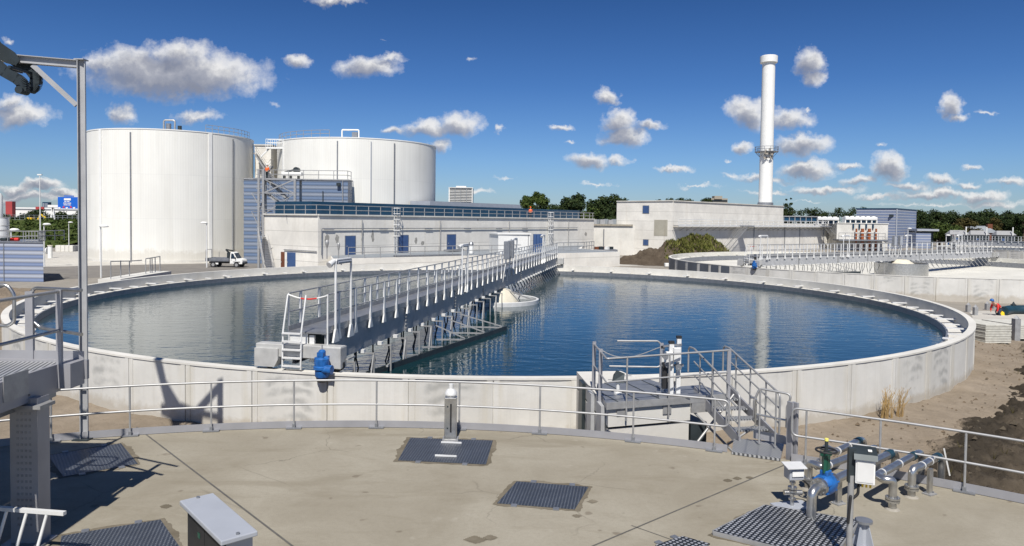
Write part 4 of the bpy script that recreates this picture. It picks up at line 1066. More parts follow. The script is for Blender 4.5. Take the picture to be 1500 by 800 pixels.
# ================================================================= FAR LEFT
a, b = at(-60, 400, 69), at(63.6, 400, 69); zt = at(63, 356, 69).z
t = thing('clad_building', 'low blue striped hut at the left edge with a railed roof', 'building', (b.x, 69, 0))
hb = b.x * 76 / 69 - .4
MB().prism([(a.x, 69), (b.x, 69), (hb, 76), (a.x, 76)], 0, zt).build('wall', CLADB, t)
MB().prism([(a.x, 68.92), (b.x + .07, 68.92), (hb + .07, 76.05), (a.x, 76.05)], zt - .01, zt + .09).build('roof_edge', STEEL_D, t)
q = at(5, 400, 68.9); MB().box((q.x, 68.97, zt / 2), (.07, .05, zt - .1)).build('panel_joint', STEEL_D, t)
railing('grey rail round the roof of the low striped hut', [(a.x, 69.2, zt + .1), (at(37, 350, 69).x, 69.2, zt + .1), (at(37, 350, 69).x, 75, zt + .1)], 1.0, 1.6, r=.04)
x0, x1 = at(38, 350, 69.2).x, at(56, 350, 69.2).x
railing('close barred gate-like rail at the right end of the hut roof', [(x0, 69.2, zt + .1), (x1, 69.2, zt + .1), (x1 - .35, 70.6, zt + .1)], 1.0, .3, r=.04, levels=(.1, .55, 1.0))
for px, lb, mt in ((7, 'dark', DARK), (22, 'red', REDP), (16, 'dark', DARK)): 
    q = at(px, 352, 71); tag(MB().cyl((q.x - .4, 71, zt + .25), (q.x + .4, 71, zt + .25), .16, 10).build('roof_vent', mt, None, 40), {7: 'dark round vent on the hut roof beside the silo', 22: 'small red vent on the hut roof', 16: 'dark round vent next to the red one on the hut roof'}[px], 'vent')
q = at(3, 350, 80)
t = thing('silo', 'tall white cylinder at the left edge behind the striped hut', 'silo', (q.x, 80, 0))
z0, z1, z2 = at(5, 342, 80).z, at(5, 319, 80).z, at(3, 283, 80).z
MB().lathe((q.x, 80, 0), [(.70, 0), (.70, z0), (.70, z1)], 24).build('base', ALU, t, 40)
for z in (z0 + .4, (z0 + z1) / 2, z1): MB().lathe((q.x, 80, 0), [(.70, z - .04), (.74, z), (.70, z + .04)], 24).build('hoop', STEEL, t, 40)
MB().lathe((q.x - .35, 80, 0), [(.42, z1), (.42, z2 - .3), (.3, z2 - .05), (0, z2)], 24).build('shaft', WHITE, t, 40)

def lamp(px, ptop, pbase, lb, arm=1):
    g = on(px, pbase, 0); top = at(px, ptop, g.y).z
    t = thing('lamp_post', lb, 'lamp post', g, 'lamp posts')
    MB().tube([g, (g.x, g.y, top)], [.09, .055], 8).build('pole', ALU, t, 40)
    MB().lathe((g.x + arm * .35, g.y, top), [(.05, -.08), (.42, -.04), (.45, .04), (.3, .16), (0, .2)], 14).build('lamp_head', WHITE, t, 50)
    MB().tube([(g.x, g.y, top), (g.x + arm * .35, g.y, top + .05)], .045, 6).build('arm', ALU, t, 40)
lamp(17, 337, 405, 'grey lamp post standing before the low striped hut')
lamp(65, 329, 391, 'grey lamp post just right of the striped hut beside the white barrel')
lamp(101, 326, 362, 'distant lamp post on the green bank between hut and steel frame')
lamp(148, 332, 407, 'lamp post in front of the left half of the wide digester', 1)
lamp(303, 327, 392, 'lamp post in front of the wide digester by the flatbed truck', -1)
lamp(1385, 345, 380, 'lamp post behind the drained tank at the right')
lamp(1329, 335, 372, 'lamp post before the blue cube building', 1)
g = at(59, 331, 150)
t = thing('lamp_mast', 'very tall thin lamp mast above the green bank at the left', 'mast', (g.x, 150, 0))
MB().tube([(g.x, 150, 0), (g.x, 150, at(59, 257, 150).z)], [.16, .08], 8).build('pole', ALU, t, 40)
MB().box((g.x, 150, at(59, 256, 150).z), (.9, .3, .25)).build('lamp_head', WHITE, t)
q = on(73.5, 378, 0); z = at(73, 360.5, q.y).z
t = thing('white_barrel', 'upright white barrel with a lid on the pale paving', 'barrel', q)
MB().lathe(tuple(q), [(.0, 0), (.30, 0), (.30, z), (.0, z)], 20).build('body', WHITE, t, 40); MB().lathe(tuple(q), [(.30, z - .02), (.36, z), (.36, z + .12), (0, z + .14)], 20).build('lid', CREAM, t, 40)
q = on(66, 372, 0)
t = thing('cable_drum', 'white cable drum lying beside the upright barrel', 'drum', q)
for s in (-.35, .35): MB().cyl((q.x + s - .06, q.y, .55), (q.x + s + .06, q.y, .55), .5, 16).build('flange', WHITE, t, 40)
MB().cyl((q.x - .3, q.y, .55), (q.x + .3, q.y, .55), .28, 12).build('core', DARK, t, 40)
# concrete blocks row
for i, px in enumerate((87, 93, 99, 105)):
    q = on(px, 368.5, 0); tag(MB().box((q.x, q.y, .55), (.85, 1.0, 1.1), .1).build('concrete_block', CONC_W, None, bevel=.04), 'pale concrete block on the paving, %s in its row' % ('leftmost', 'second from the left', 'third from the left', 'last before the steel frame')[i], 'block', 'row of concrete blocks')
q0, q1 = on(108, 368, 0), on(128, 366, 0)
tag(MB().bar(q0 + V((0, 0, .5)), q1 + V((0, 0, .5)), .5, 1.0).build('barrier_wall', CONC_W), 'low pale barrier wall at the foot of the green bank', 'barrier')

# motorway sign on a gantry
YG = 270
t = thing('road_sign', 'big blue motorway sign with white lettering on a gantry', 'sign', (at(100, 300, YG).x, YG, 0))
p0, p1 = at(85, 288.5, YG), at(127, 306, YG)
MB().box(((p0.x + p1.x) / 2, YG, (p0.z + p1.z) / 2), (p1.x - p0.x, .3, p0.z - p1.z)).build('panel', SIGNB, t)
e0, e1 = at(94, 286.6, YG), at(108, 288, YG); MB().box(((e0.x + e1.x) / 2, YG, (e0.z + e1.z) / 2), (e1.x - e0.x, .3, e0.z - e1.z + .1)).build('header_tab', SIGNB, t)
def mark(x0, y0, x1, y1, m_=WHITE, nm='marking'):
    a, b = at(x0, y0, YG - .3), at(x1, y1, YG - .3); MB().box(((a.x + b.x) / 2, YG - .19, (a.z + b.z) / 2), (abs(b.x - a.x), .06, abs(a.z - b.z))).build(nm, m_, t)
mark(93.5, 290.5, 103.5, 293.7)
for x0, x1, y in ((94, 97, 295.3), (97.8, 101.5, 295.3), (92.5, 97.5, 297.6), (98.3, 103.8, 297.7), (93, 99, 300.2), (99.8, 103.5, 300.3)): mark(x0, y - .55, x1, y + .55)
for x in (87.5, 98.5, 109, 119.5, 125): 
    a = at(x, 303.6, YG); z = a.z
    MB().add([(a.x - .55, YG - .2, z), (a.x + .55, YG - .2, z), (a.x, YG - .2, z - .7), (a.x - .55, YG - .26, z), (a.x + .55, YG - .26, z), (a.x, YG - .26, z - .7)], [(0, 1, 2), (5, 4, 3), (0, 3, 4, 1), (1, 4, 5, 2), (2, 5, 3, 0)]).build('arrow', WHITE, t)
for x in (93, 103.5): mark(x - 1.2, 302.3, x + 1.2, 304.6, REDP)
a, b = at(71, 302, YG + 1), at(180, 304, YG + 1)
MB().box(((a.x + b.x) / 2, YG + 1, a.z), (b.x - a.x, 1.0, .9)).build('gantry_beam', WHITE, t)
for px in (77.5,):
    top = at(px, 304, YG + 1)
    for lx in (72, 82):
        ft = at(lx, 331, YG + 1); MB().bar((top.x, YG + 1, top.z), (ft.x, YG + 1, 0), .6, .6).build('gantry_leg', WHITE, t)

def slab(name, lb, cat, px0, px1, ytop, Y, depth, mat, z0=0):
    a, b = at(px0, ytop, Y), at(px1, ytop, Y)
    t = thing(name, lb, cat, ((a.x + b.x) / 2, Y, z0))
    MB().prism([(a.x, Y), (b.x, Y), (b.x, Y + depth), (a.x, Y + depth)], z0, a.z).build('wall', mat, t)
    return t, a, b
t, a, b = slab('long_warehouse', 'long white flat-roofed warehouse far behind the dark trees on the left', 'building', 9, 127, 303.5, 620, 8, WHITE)
zl = at(30, 306.3, 620).z
MB().box(((a.x + b.x) / 2, 619.8, zl), (b.x - a.x, .6, .7)).build('window_band', ROOFG, t)
MB().box(((at(50, 1, 620).x + at(62, 1, 620).x) / 2, 619.5, a.z - .5), (at(62, 1, 620).x - at(50, 1, 620).x, 1.0, 2.4)).build('red_fascia', REDB, t)
t, a, b = slab('red_block', 'dark red box building at the left end of the white warehouse', 'building', 8, 18, 295, 600, 4, REDB)
MB().box((at(6, 1, 590).x, 595, 7), (5.0, 4, at(6, 300, 590).z * 1.0 + 4)).build('annex', REDB, t)
t, a, b = slab('office_tower', 'small blue-grey office block behind the tall mast', 'building', 62, 71, 296, 640, 4, NAVY)
for k in range(3): MB().box(((a.x + b.x) / 2 + (k - 1) * 1.6, 639.8, a.z - 3), (.8, .5, 4)).build('window', GREYP, t)
# yellow excavator
q = at(50, 330, 210)
t = thing('excavator', 'tiny yellow excavator working below the dark trees on the left', 'excavator', (q.x, 210, q.z - .6))
z = q.z
MB().box((q.x, 210, z - .3), (3.6, 2.4, .7)).build('track', DARK, t); MB().box((q.x - .2, 210, z + .7), (3.2, 2.4, 1.1)).build('body', YELL, t); MB().box((q.x - .9, 210, z + 1.7), (1.3, 1.6, 1.3)).build('cab', YELL, t)
MB().bar((q.x + .8, 210, z + 1), (q.x + 2.0, 210, z + 3.2), .4, .4).bar((q.x + 2.0, 210, z + 3.2), (q.x + 3.4, 210, z + 2.2), .35, .35).build('boom', YELL, t)
# flats
t, a, b = slab('apartment_tower', 'distant grey apartment tower with white balcony bands above the roof', 'building', 658.5, 692, 275, 900, 26, ROOFG)
zz = a.z
for k in range(15):
    z = zz - 1.2 - k * 1.95
    MB().box(((a.x + b.x) / 2 - .5, 899, z), (b.x - a.x + 1.5, 2.0, .62)).build('balcony_band', WHITE, t)
for k in range(5): MB().box((a.x + (b.x - a.x) * k / 4, 898.6, zz - 14), (1.0 if k in (0, 4) else .7, 2.4, 28)).build('pier', (WHITE, ROOFG)[0 < k < 4], t)
MB().box(((a.x + b.x) / 2, 908, zz + 1.2), ((b.x - a.x) * .45, 8, 2.6)).build('plant_room', WHITE, t); MB().box(((a.x + b.x) / 2, 899, zz + .2), (b.x - a.x + 2, 4, .6)).build('roof_edge', WHITE, t)
t, a, b = slab('brown_flats', 'small brown block of flats peeping over the engine building', 'building', 1042, 1066, 290.5, 460, 20, GRIME)
MB().box(((a.x + b.x) / 2 - 1, 462, a.z + .5), (5, 6, 2)).build('plant_room', GRIME, t)
for k in range(3): MB().box(((a.x + b.x) / 2, 459.9, a.z - 1.5 - k * 2.6), (b.x - a.x - .6, .3, 1.1)).build('window_band', DARK, t)
# low house in the wood on the right
a, b = at(1418, 340, 235), at(1462, 340, 235)
t = thing('dark_house', 'dark-roofed house with a brick chimney in front of the right-hand wood', 'house', (a.x, 235, 0))
MB().prism([(a.x, 235), (b.x, 235), (b.x, 243), (a.x, 243)], 0, 4.2).build('wall', BROWN, t)
zt = at(1440, 331, 239).z
MB().add([(a.x - .4, 234.6, 4.2), (b.x + .4, 234.6, 4.2), (b.x + .4, 243.4, 4.2), (a.x - .4, 243.4, 4.2), (a.x + 1.5, 239, zt), (b.x - 1.5, 239, zt)], [(0, 1, 5, 4), (1, 2, 5), (2, 3, 4, 5), (3, 0, 4), (3, 2, 1, 0)]).build('roof', ROOFG, t)
q = at(1449, 333, 238); MB().box((q.x, 238, q.z - .4), (1.6, 1.0, 3.0)).build('chimney', BROWN, t)
# plant strip with grey hoods by the last bridge
for i, (px, py, lb) in enumerate(((1402, 345, 'grey hooded plant box with a small lamp by the far tank, leftmost of three'), (1432, 345, 'grey hooded plant box by the far tank, middle of three'), (1470, 346, 'grey hooded plant box by the far tank, at the right edge'))):
    q = at(px, py, 200); t = thing('plant_hood', lb, 'machine', (q.x, 200, 0), 'hooded plant boxes')
    MB().box((q.x, 200, 2.0), (5.2, 2.2, 4.0)).build('body', DARK, t); MB().add([(q.x - 2.8, 198.7, 4.0), (q.x + 2.8, 198.7, 4.0), (q.x + 2.8, 201.2, 4.0), (q.x - 2.8, 201.2, 4.0), (q.x - 2.0, 200, 5.2), (q.x + 2.0, 200, 5.2)], [(0, 1, 5, 4), (1, 2, 5), (2, 3, 4, 5), (3, 0, 4), (3, 2, 1, 0)]).build('hood', STEEL, t)
    MB().cyl((q.x + 1.5, 198.5, 3.9), (q.x + 1.5, 198.5, 6.2), .15, 8).build('post', WHITE, t); MB().box((q.x - 1, 198.7, 2.6), (.7, .3, 1.0)).build('hatch', BLUED, t)

# ================================================================= TREES
def leaf_mesh(name, blobs, n, size, mat, seed, flat=.75):
    rnd = random.Random(seed); vs, fs = [], []
    tot = sum(b[3] ** 2 for b in blobs)
    for (x, y, z, r) in blobs:
        for _ in range(int(n * r * r / tot)):
            th, cz = rnd.uniform(0, 2 * PI), rnd.uniform(-1, 1); rr = r * (rnd.random() ** .4) * rnd.uniform(.75, 1.1); sn = math.sqrt(1 - cz * cz)
            p = V((x + rr * sn * math.cos(th), y + rr * sn * math.sin(th), z + rr * cz * flat))
            nrm = V((rnd.gauss(0, .6) + sn * math.cos(th), rnd.gauss(0, .6) + sn * math.sin(th), rnd.gauss(0, .6) + cz + .35)).normalized()
            a = nrm.orthogonal().normalized(); b = nrm.cross(a); ro = rnd.uniform(0, 6.3); a, b = a * math.cos(ro) + b * math.sin(ro), b * math.cos(ro) - a * math.sin(ro)
            s = size * rnd.uniform(.6, 1.3); k = len(vs)
            vs += [p - a * s, p - b * s * .6, p + a * s, p + b * s * .6]; fs.append((k, k + 1, k + 2, k + 3))
    me = bpy.data.meshes.new(name); me.from_pydata([tuple(v) for v in vs], [], fs); me.materials.append(mat); return me
def tree_blobs(rnd, h, w, conic=False):
    out = []
    if conic:
        for k in range(9):
            s = k / 8; r = w * .5 * (1 - s) ** .8 + .25
            for q in range(2): out.append((rnd.uniform(-.3, .3) * r, rnd.uniform(-.3, .3) * r, h * (.12 + .86 * s), r * .8))
        return out
    for k in range(17):
        a = rnd.uniform(0, 2 * PI); s = rnd.uniform(.0, 1); zz = h * (.32 + .58 * s); rad = w * .5 * math.sin(PI * (.18 + .72 * s)) * rnd.uniform(.45, .85)
        out.append((rad * math.cos(a), rad * math.sin(a), zz, w * rnd.uniform(.13, .23)))
    out.append((0, 0, h * .55, w * .28)); out.append((0, 0, h * .80, w * .20)); return out
def tree(px, ytop, Y, w, lb, mat, seed, n=2200, conic=False, size=.42, name='tree', group='trees around the site', z0=0):
    rnd = random.Random(seed); q = at(px, ytop, Y); h = q.z - z0
    t = thing(name, lb, 'tree', (q.x, Y, z0), group)
    m = MB().tube([(0, 0, -.3), (.1, 0, h * .3), (0, .1, h * .75)], [w * .045, w * .03, .05], 7)
    for k in range(5):
        a = k * 1.3; m.tube([(0, 0, h * (.28 + .07 * k)), (w * .28 * math.cos(a), w * .28 * math.sin(a), h * (.5 + .07 * k))], [.14, .04], 5)
    me = m.mesh('trunk', BARK); inst(me, 'trunk', t, (0, 0, 0))
    inst(leaf_mesh('crown', tree_blobs(rnd, h, w, conic), n, size, mat, seed), 'crown', t, (0, 0, 0))
    return t
tree(770, 279, 185, 7.5, 'bushy green tree behind the long flat roof, left half of a pair', LEAF_M, 1, 4200, size=.3)
tree(790, 276, 186, 7.0, 'taller round green tree behind the long flat roof beside the worker in orange', LEAF_M, 2, 4200, size=.3)
def wood(name, lb, xs, Y, h, w, mat, seed, n, kind='stuff', size=.55):
    rnd = random.Random(seed); blobs = []
    for (x0, x1, yt, Yd) in xs:
        a, b = at(x0, yt, Yd), at(x1, yt, Yd); k = max(2, int((b.x - a.x) / (w * .42)))
        for i in range(k + 1):
            x = a.x + (b.x - a.x) * i / k + rnd.uniform(-1, 1); top = a.z + (b.z - a.z) * i / k + rnd.uniform(-1.6, 1.0)
            blobs.append((x, Yd + rnd.uniform(-3, 3), top - w * .28, w * rnd.uniform(.26, .36)))
            for r in range(5): blobs.append((x + rnd.uniform(-2, 2), Yd + rnd.uniform(-4, 4), top * rnd.uniform(.12, .75), w * rnd.uniform(.25, .36)))
    me = leaf_mesh(name, blobs, n, size, mat, seed); o = bpy.data.objects.new(name, me); C.objects.link(o)
    return tag(o, lb, 'wood', None, kind)
wood('wood', 'dark distant wood filling the gap left of the engine building', [(796, 850, 292, 235), (835, 915, 286, 240), (960, 1034, 288.5, 300)], 0, 0, 8, LEAF_D, 11, 46000, size=.42)
wood('wood', 'long dark wood along the right-hand skyline', [(1335, 1405, 307, 275), (1395, 1450, 307, 280), (1440, 1475, 313, 275), (1465, 1560, 306, 270)], 0, 0, 9, LEAF_D, 12, 60000, size=.36)
wood('wood', 'dark band of trees below the white warehouse at the far left', [(-30, 60, 313, 330), (50, 130, 308, 320)], 0, 0, 9, LEAF_D, 13, 26000, size=.42)
wood('wood', 'thin dark hedge line on the skyline behind the chimney', [(1062, 1150, 298, 330), (1150, 1262, 304, 330)], 0, 0, 8, LEAF_D, 14, 26000, size=.36)
spec = [(1152, 291, 210, 2.4, 'slim dark conifer right of the chimney, the shorter of two', LEAF_D, 1), (1159, 289.5, 208, 2.8, 'slim dark conifer right of the chimney, the taller of two', LEAF_D, 1),
 (1377, 326, 222, 8, 'round olive-green tree beside the low annex', LEAF_M, 0), (1396, 329, 224, 8, 'green tree between the olive one and the rusty one', LEAF_M, 0), (1415, 319, 236, 9, 'rusty-leaved tree at the edge of the right-hand wood', LEAF_B, 0),
 (1352, 309, 262, 9, 'dark tree of the wood next to the blue cube building', LEAF_D, 0), (1372, 306, 266, 9, 'dark rounded tree of the wood above the low annex', LEAF_D, 0), (1432, 309, 262, 9, 'dark tree of the wood behind the brick chimney house', LEAF_D, 0),
 (1460, 317, 258, 8, 'lower brownish tree in the dip of the wood', LEAF_B, 0), (1482, 311, 255, 9, 'dark tree of the wood near the right edge', LEAF_D, 0), (1500, 312, 250, 8, 'dark tree of the wood cut by the right edge', LEAF_D, 0),
 (866, 300, 205, 7, 'green tree in front of the distant wood by the long roof end', LEAF_M, 0), (893, 306, 200, 8, 'broad dark green tree just left of the engine building', LEAF_D, 0)]
for i, (px, yt, Y, w_, lb, mt, cn) in enumerate(spec): tree(px, yt, Y, w_, lb, mt, 30 + i, 3600, bool(cn), .3)

# green bank at the far left
def bankz(x, y):
    s = (y - 135) / 60; return max(-.2, min(1, s)) * 4.6 * (1 if s > 0 else 0) + .5 * nz(x, y, .12)
bx0, bx1 = at(-60, 350, 150).x - 60, at(126, 350, 150).x
patch('hill', bx0, bx1, 133, 205, 60, bankz, TURF)
blobs = []
rb = random.Random(5)
for k in range(700):
    y = rb.uniform(136, 202); x = rb.uniform(bx0 * .75, bx1); blobs.append((x, y, bankz(x, y) + .1, rb.uniform(.5, 1.1)))
me = leaf_mesh('shrubs', blobs, 22000, .34, LEAF_M, 77, .6); o = bpy.data.objects.new('shrubs', me); C.objects.link(o); tag(o, 'low green scrub covering the bank at the far left', 'scrub', None, 'stuff')
m = MB(); fa = at(0, 325, 200); 
t = thing('mesh_fence', 'thin grey mesh fence along the top of the green bank', 'fence', at(60, 325, 203))
for i in range(18):
    q = at(8 + 7 * i, 325, 203); MB().cyl((q.x, 203, 4), (q.x, 203, 6.2), .07, 5).build('post', ROOFG, t)
for z in (4.8, 5.5, 6.1): MB().tube([(at(5, 325, 203).x, 203, z), (at(126, 325, 203).x, 203, z)], .04, 4).build('wire', ROOFG, t)

# soil heap with weeds
HX, HY = 27.0, 118.0
hp = on(985, 388, 0)
def heapz(x, y):
    def g(px, sx, sy, h, yy=112.): 
        cx = at(px, 350, yy).x; return h * math.exp(-((x - cx) / sx) ** 2 - ((y - yy) / sy) ** 2)
    if (V((x, y, 0)) - T2C).length < 26.6: return -.4
    z = max(g(925, 2.2, 3, 1.3), g(953, 3.0, 3.5, 2.5), g(985, 3.6, 4, 3.4), g(1020, 4.6, 4.5, 4.9), g(1045, 3.2, 4, 3.7))
    return z * (1 + .22 * nz(x, y, .45, 5)) + .25 * nz(x, y, 1.3, 4) * min(1, z) - .15
patch('soil', at(905, 350, 112).x, at(1085, 350, 112).x, 103, 121, 150, heapz, HEAP)
vs = []; rb = random.Random(9); wm = MB()
for k in range(12000):
    px = rb.gauss(1020, 27); yy = rb.uniform(104.5, 116); x = at(px, 350, yy).x; z = heapz(x, yy)
    if z < .5 or px < 974 or px > 1078 or nz(x, yy, .35) < -.42: continue
    h = rb.uniform(.12, .5); a = rb.uniform(0, 6.3); l = rb.uniform(.05, .4); w_ = rb.uniform(.06, .14)
    wm.add([(x - w_ * math.cos(a), yy - w_ * math.sin(a), z - .05), (x + w_ * math.cos(a), yy + w_ * math.sin(a), z - .05), (x + l * math.cos(a + 1), yy + l * math.sin(a + 1), z + h)], [(0, 1, 2)])
o = wm.build('weeds', LEAF_W); tag(o, 'rough green weeds growing over the right side of the soil heap', 'weeds', None, 'stuff')
q = on(979, 391.5, 0); tag(MB().box((q.x, q.y, .35), (1.1, .6, .5), .1).build('white_box', WHITE, None, bevel=.05), 'small white box lying at the foot of the soil heap', 'box')

# ================================================================= FLATBED TRUCK
g = on(332, 391.3, 0); Y = g.y
t = thing('flatbed_truck', 'small white flatbed truck parked beside the wide digester', 'truck', g)
def T(x, y, z): return V((g.x + x, g.y + y, z))
prof = [(.75, .45), (2.32, .45), (2.36, .8), (2.25, 1.02), (1.62, 1.16), (1.22, 1.88), (.98, 1.98), (.80, 1.96), (.75, 1.1)]
m = MB(); k = len(prof)
for y in (-.88, .88): m.v += [T(x, y * (1 if z < 1.2 else .88), z) for x, z in prof]
m.f = [tuple(range(k)), tuple(range(2 * k - 1, k - 1, -1))] + [(i + k, (i + 1) % k + k, (i + 1) % k, i) for i in range(k)]
cab = m.build('cab', WHITE, t, bevel=.04)
MB().add([T(.88, -.90, 1.14), T(1.5, -.90, 1.14), T(1.18, -.80, 1.78), T(.92, -.80, 1.82)], [(0, 1, 2, 3)]).build('side_window', GLASS, cab)
MB().add([T(1.66, -.78, 1.16), T(1.66, .78, 1.16), T(1.27, .70, 1.84), T(1.27, -.70, 1.84)], [(0, 1, 2, 3)]).build('windscreen', GLASS, cab)
MB().box(T(1.12, -.892, .8), (.5, .02, .55)).build('door_panel', WHITE, cab); MB().box(T(.95, -.905, .98), (.14, .03, .04)).build('handle', BLACK, cab)
MB().box(T(2.33, -.62, .78), (.08, .3, .16)).build('headlight', ALU, cab); MB().box(T(2.33, .62, .78), (.08, .3, .16)).build('headlight', ALU, cab)
MB().box(T(2.34, 0, .52), (.1, 1.7, .2)).build('bumper', DARK, cab); MB().box(T(1.5, -1.0, 1.22), (.1, .16, .22)).build('mirror', BLACK, cab)
MB().box(T(-.85, 0, .85), (3.0, 1.9, .12)).build('bed', STEEL_D, t); MB().box(T(-.85, -.95, 1.05), (3.0, .05, .34)).build('side_board', STEEL_D, t); MB().box(T(-.85, .95, 1.05), (3.0, .05, .34)).build('side_board', STEEL_D, t)
MB().box(T(-2.33, 0, 1.02), (.06, 1.9, .3)).build('tail_board', STEEL_D, t); MB().box(T(-.3, 0, .62), (3.6, .8, .2)).build('chassis', BLACK, t)
MB().tube(fillet([T(-2.3, -.9, .9), T(-2.3, -.9, 2.25), T(-2.3, .9, 2.25), T(-2.3, .9, .9)], .1), .04, 6).build('rear_frame', STEEL, t)
MB().tube([T(-.6, -.9, 1.2), T(-.6, -.9, 2.0)], .04, 6).build('stake', STEEL, t)
MB().box(T(.45, 0, 1.45), (.35, 1.2, .9)).bar(T(.5, -.3, 1.8), T(.15, -.6, 2.3), .18, .18).bar(T(.15, -.6, 2.3), T(.75, .2, 2.1), .15, .15).build('loader_crane', DARK, t)
for x in (-1.35, 1.62):
    for s in (-1, 1):
        w_ = MB().cyl(T(x, s * .88 - .1, .36), T(x, s * .88 + .1, .36), .36, 20).build('wheel', BLACK, t, 40)
        MB().cyl(T(x, s * .985 - .01, .36), T(x, s * .985 + .01, .36), .2, 14).build('rim', STEEL, w_, 40)
    MB().box(T(x, -.9, .74), (.9, .06, .06)).build('mudguard', BLACK, t)
MB().box(T(-1.0, -.9, .5), (.6, .1, .2)).build('tool_box', WHITE, t)

# ================================================================= PEOPLE
def skin_fig(name, pts, edges, rad, mat, parent=None, root=0):
    me = bpy.data.meshes.new(name); me.from_pydata(pts, edges, []); me.materials.append(mat)
    o = bpy.data.objects.new(name, me); C.objects.link(o); o.parent = parent
    sk = o.modifiers.new('skin', 'SKIN'); sk.use_smooth_shade = True
    if not me.skin_vertices: 
        bpy.context.view_layer.objects.active = o
    for i, v in enumerate(me.skin_vertices[0].data):
        v.radius = rad[i] if isinstance(rad[i], tuple) else (rad[i], rad[i]); v.use_root = (i == root)
    s = o.modifiers.new('sub', 'SUBSURF'); s.levels = 2; s.render_levels = 2
    return o
def person(lb, loc, rz, bend, shirt, trousers, helmet, arms, crouch=0.0, scale=1.0):
    t = thing('person', lb, 'person', loc); t.rotation_euler.z = rz; t.scale = (scale,) * 3
    hip = V((0, 0, .95 - crouch)); 
    def up(l, f=0): return hip + V((math.sin(bend) * l + 0, f, math.cos(bend) * l))
    ch, nk, hd = up(.30), up(.55), up(.70)
    hdt = hd + V((math.sin(bend * .6) * .16, 0, math.cos(bend * .6) * .16))
    kx = crouch * .9
    body = [tuple(hip), tuple(up(.15)), tuple(ch), tuple(up(.45)), tuple(nk), tuple(hd), tuple(hdt)]
    rad = [(.15, .12), (.14, .11), (.17, .12), (.16, .11), .055, .095, .075]
    e = [(0, 1), (1, 2), (2, 3), (3, 4), (4, 5), (5, 6)]
    for s in (-1, 1):
        k = len(body); body += [(0, s * .09, hip.z - .05), (kx, s * .10, .50 - crouch * .25), (-.02, s * .10, .10), (.14, s * .11, .03)]
        rad += [.085, .062, .042, .035]; e += [(0, k), (k, k + 1), (k + 1, k + 2), (k + 2, k + 3)]
    sleeves = []
    for s, (el, ha) in zip((-1, 1), arms):
        sh = up(.47, s * .19); k = len(body); body += [tuple(sh), tuple(sh + V(el)), tuple(sh + V(ha))]; rad += [.055, .042, .033]; e += [(3, k), (k, k + 1), (k + 1, k + 2)]
        sleeves.append((sh, sh + V(el), sh + V(ha)))
    skin_fig('body', body, e, rad, SKIN, t)
    jk = [tuple(hip + V((0, 0, .02))), tuple(up(.15)), tuple(ch), tuple(up(.46))]; jr = [(.175, .14), (.165, .135), (.195, .145), (.17, .125)]; je = [(0, 1), (1, 2), (2, 3)]
    for sh, el, ha in sleeves: k = len(jk); jk += [tuple(sh), tuple(el), tuple(el.lerp(ha, .7))]; jr += [.075, .062, .05]; je += [(3, k), (k, k + 1), (k + 1, k + 2)]
    skin_fig('jacket', jk, je, jr, shirt, t)
    tr = [tuple(hip + V((0, 0, .04)))]; trr = [(.17, .135)]; te = []
    for s in (-1, 1): k = len(tr); tr += [(0, s * .09, hip.z - .07), (kx, s * .10, .50 - crouch * .25), (-.02, s * .10, .09)]; trr += [.105, .08, .062]; te += [(0, k), (k, k + 1), (k + 1, k + 2)]
    skin_fig('trousers', tr, te, trr, trousers, t)
    if helmet:
        c = hdt; MB().lathe((c.x, c.y, c.z - .02), [(.15, -.01), (.125, .0), (.125, .04), (.10, .10), (.05, .14), (0, .15)], 16).build('helmet', helmet, None, 60).parent = t
        for o in t.children:
            if o.name.startswith('helmet'): o.location = V((c.x, c.y, c.z - .05))
    for s, (sh, el, ha) in zip((-1, 1), sleeves):
        pass
    return t
q = at(785, 317, 112); roofp = A + dF * 55 + dL * 1.0; q = fp(785, 320)
person('worker in bright orange jacket and helmet standing on the long flat roof', V((q.x, q.y, ZR + .02)) + dL * 1.1, -PI / 2, .12, ORANGEV, DARK, ORANGEV, (((.0, -.06, -.28), (.12, -.05, -.52)), ((.0, .06, -.28), (.15, .02, -.5))))
q = at(391, 262, YS + 1.0)
person('worker in a red jacket on the top landing of the stair tower', (q.x, YS + 1.0, zb + .06), PI * .4, .1, ORANGEV, DARK, WHITE, (((.05, -.06, -.28), (.22, -.05, -.45)), ((.0, .06, -.28), (.1, .05, -.52))))
q = on(1464, 464, -.1)
person('bending worker in a red shirt and blue helmet beside the dark hose', (q.x, q.y, -.25), PI + .25, 1.0, REDP, DENIM, BLUE, (((.05, -.08, -.30), (.10, -.02, -.58)), ((.05, .08, -.30), (.12, .04, -.58))), .2, 1.1)

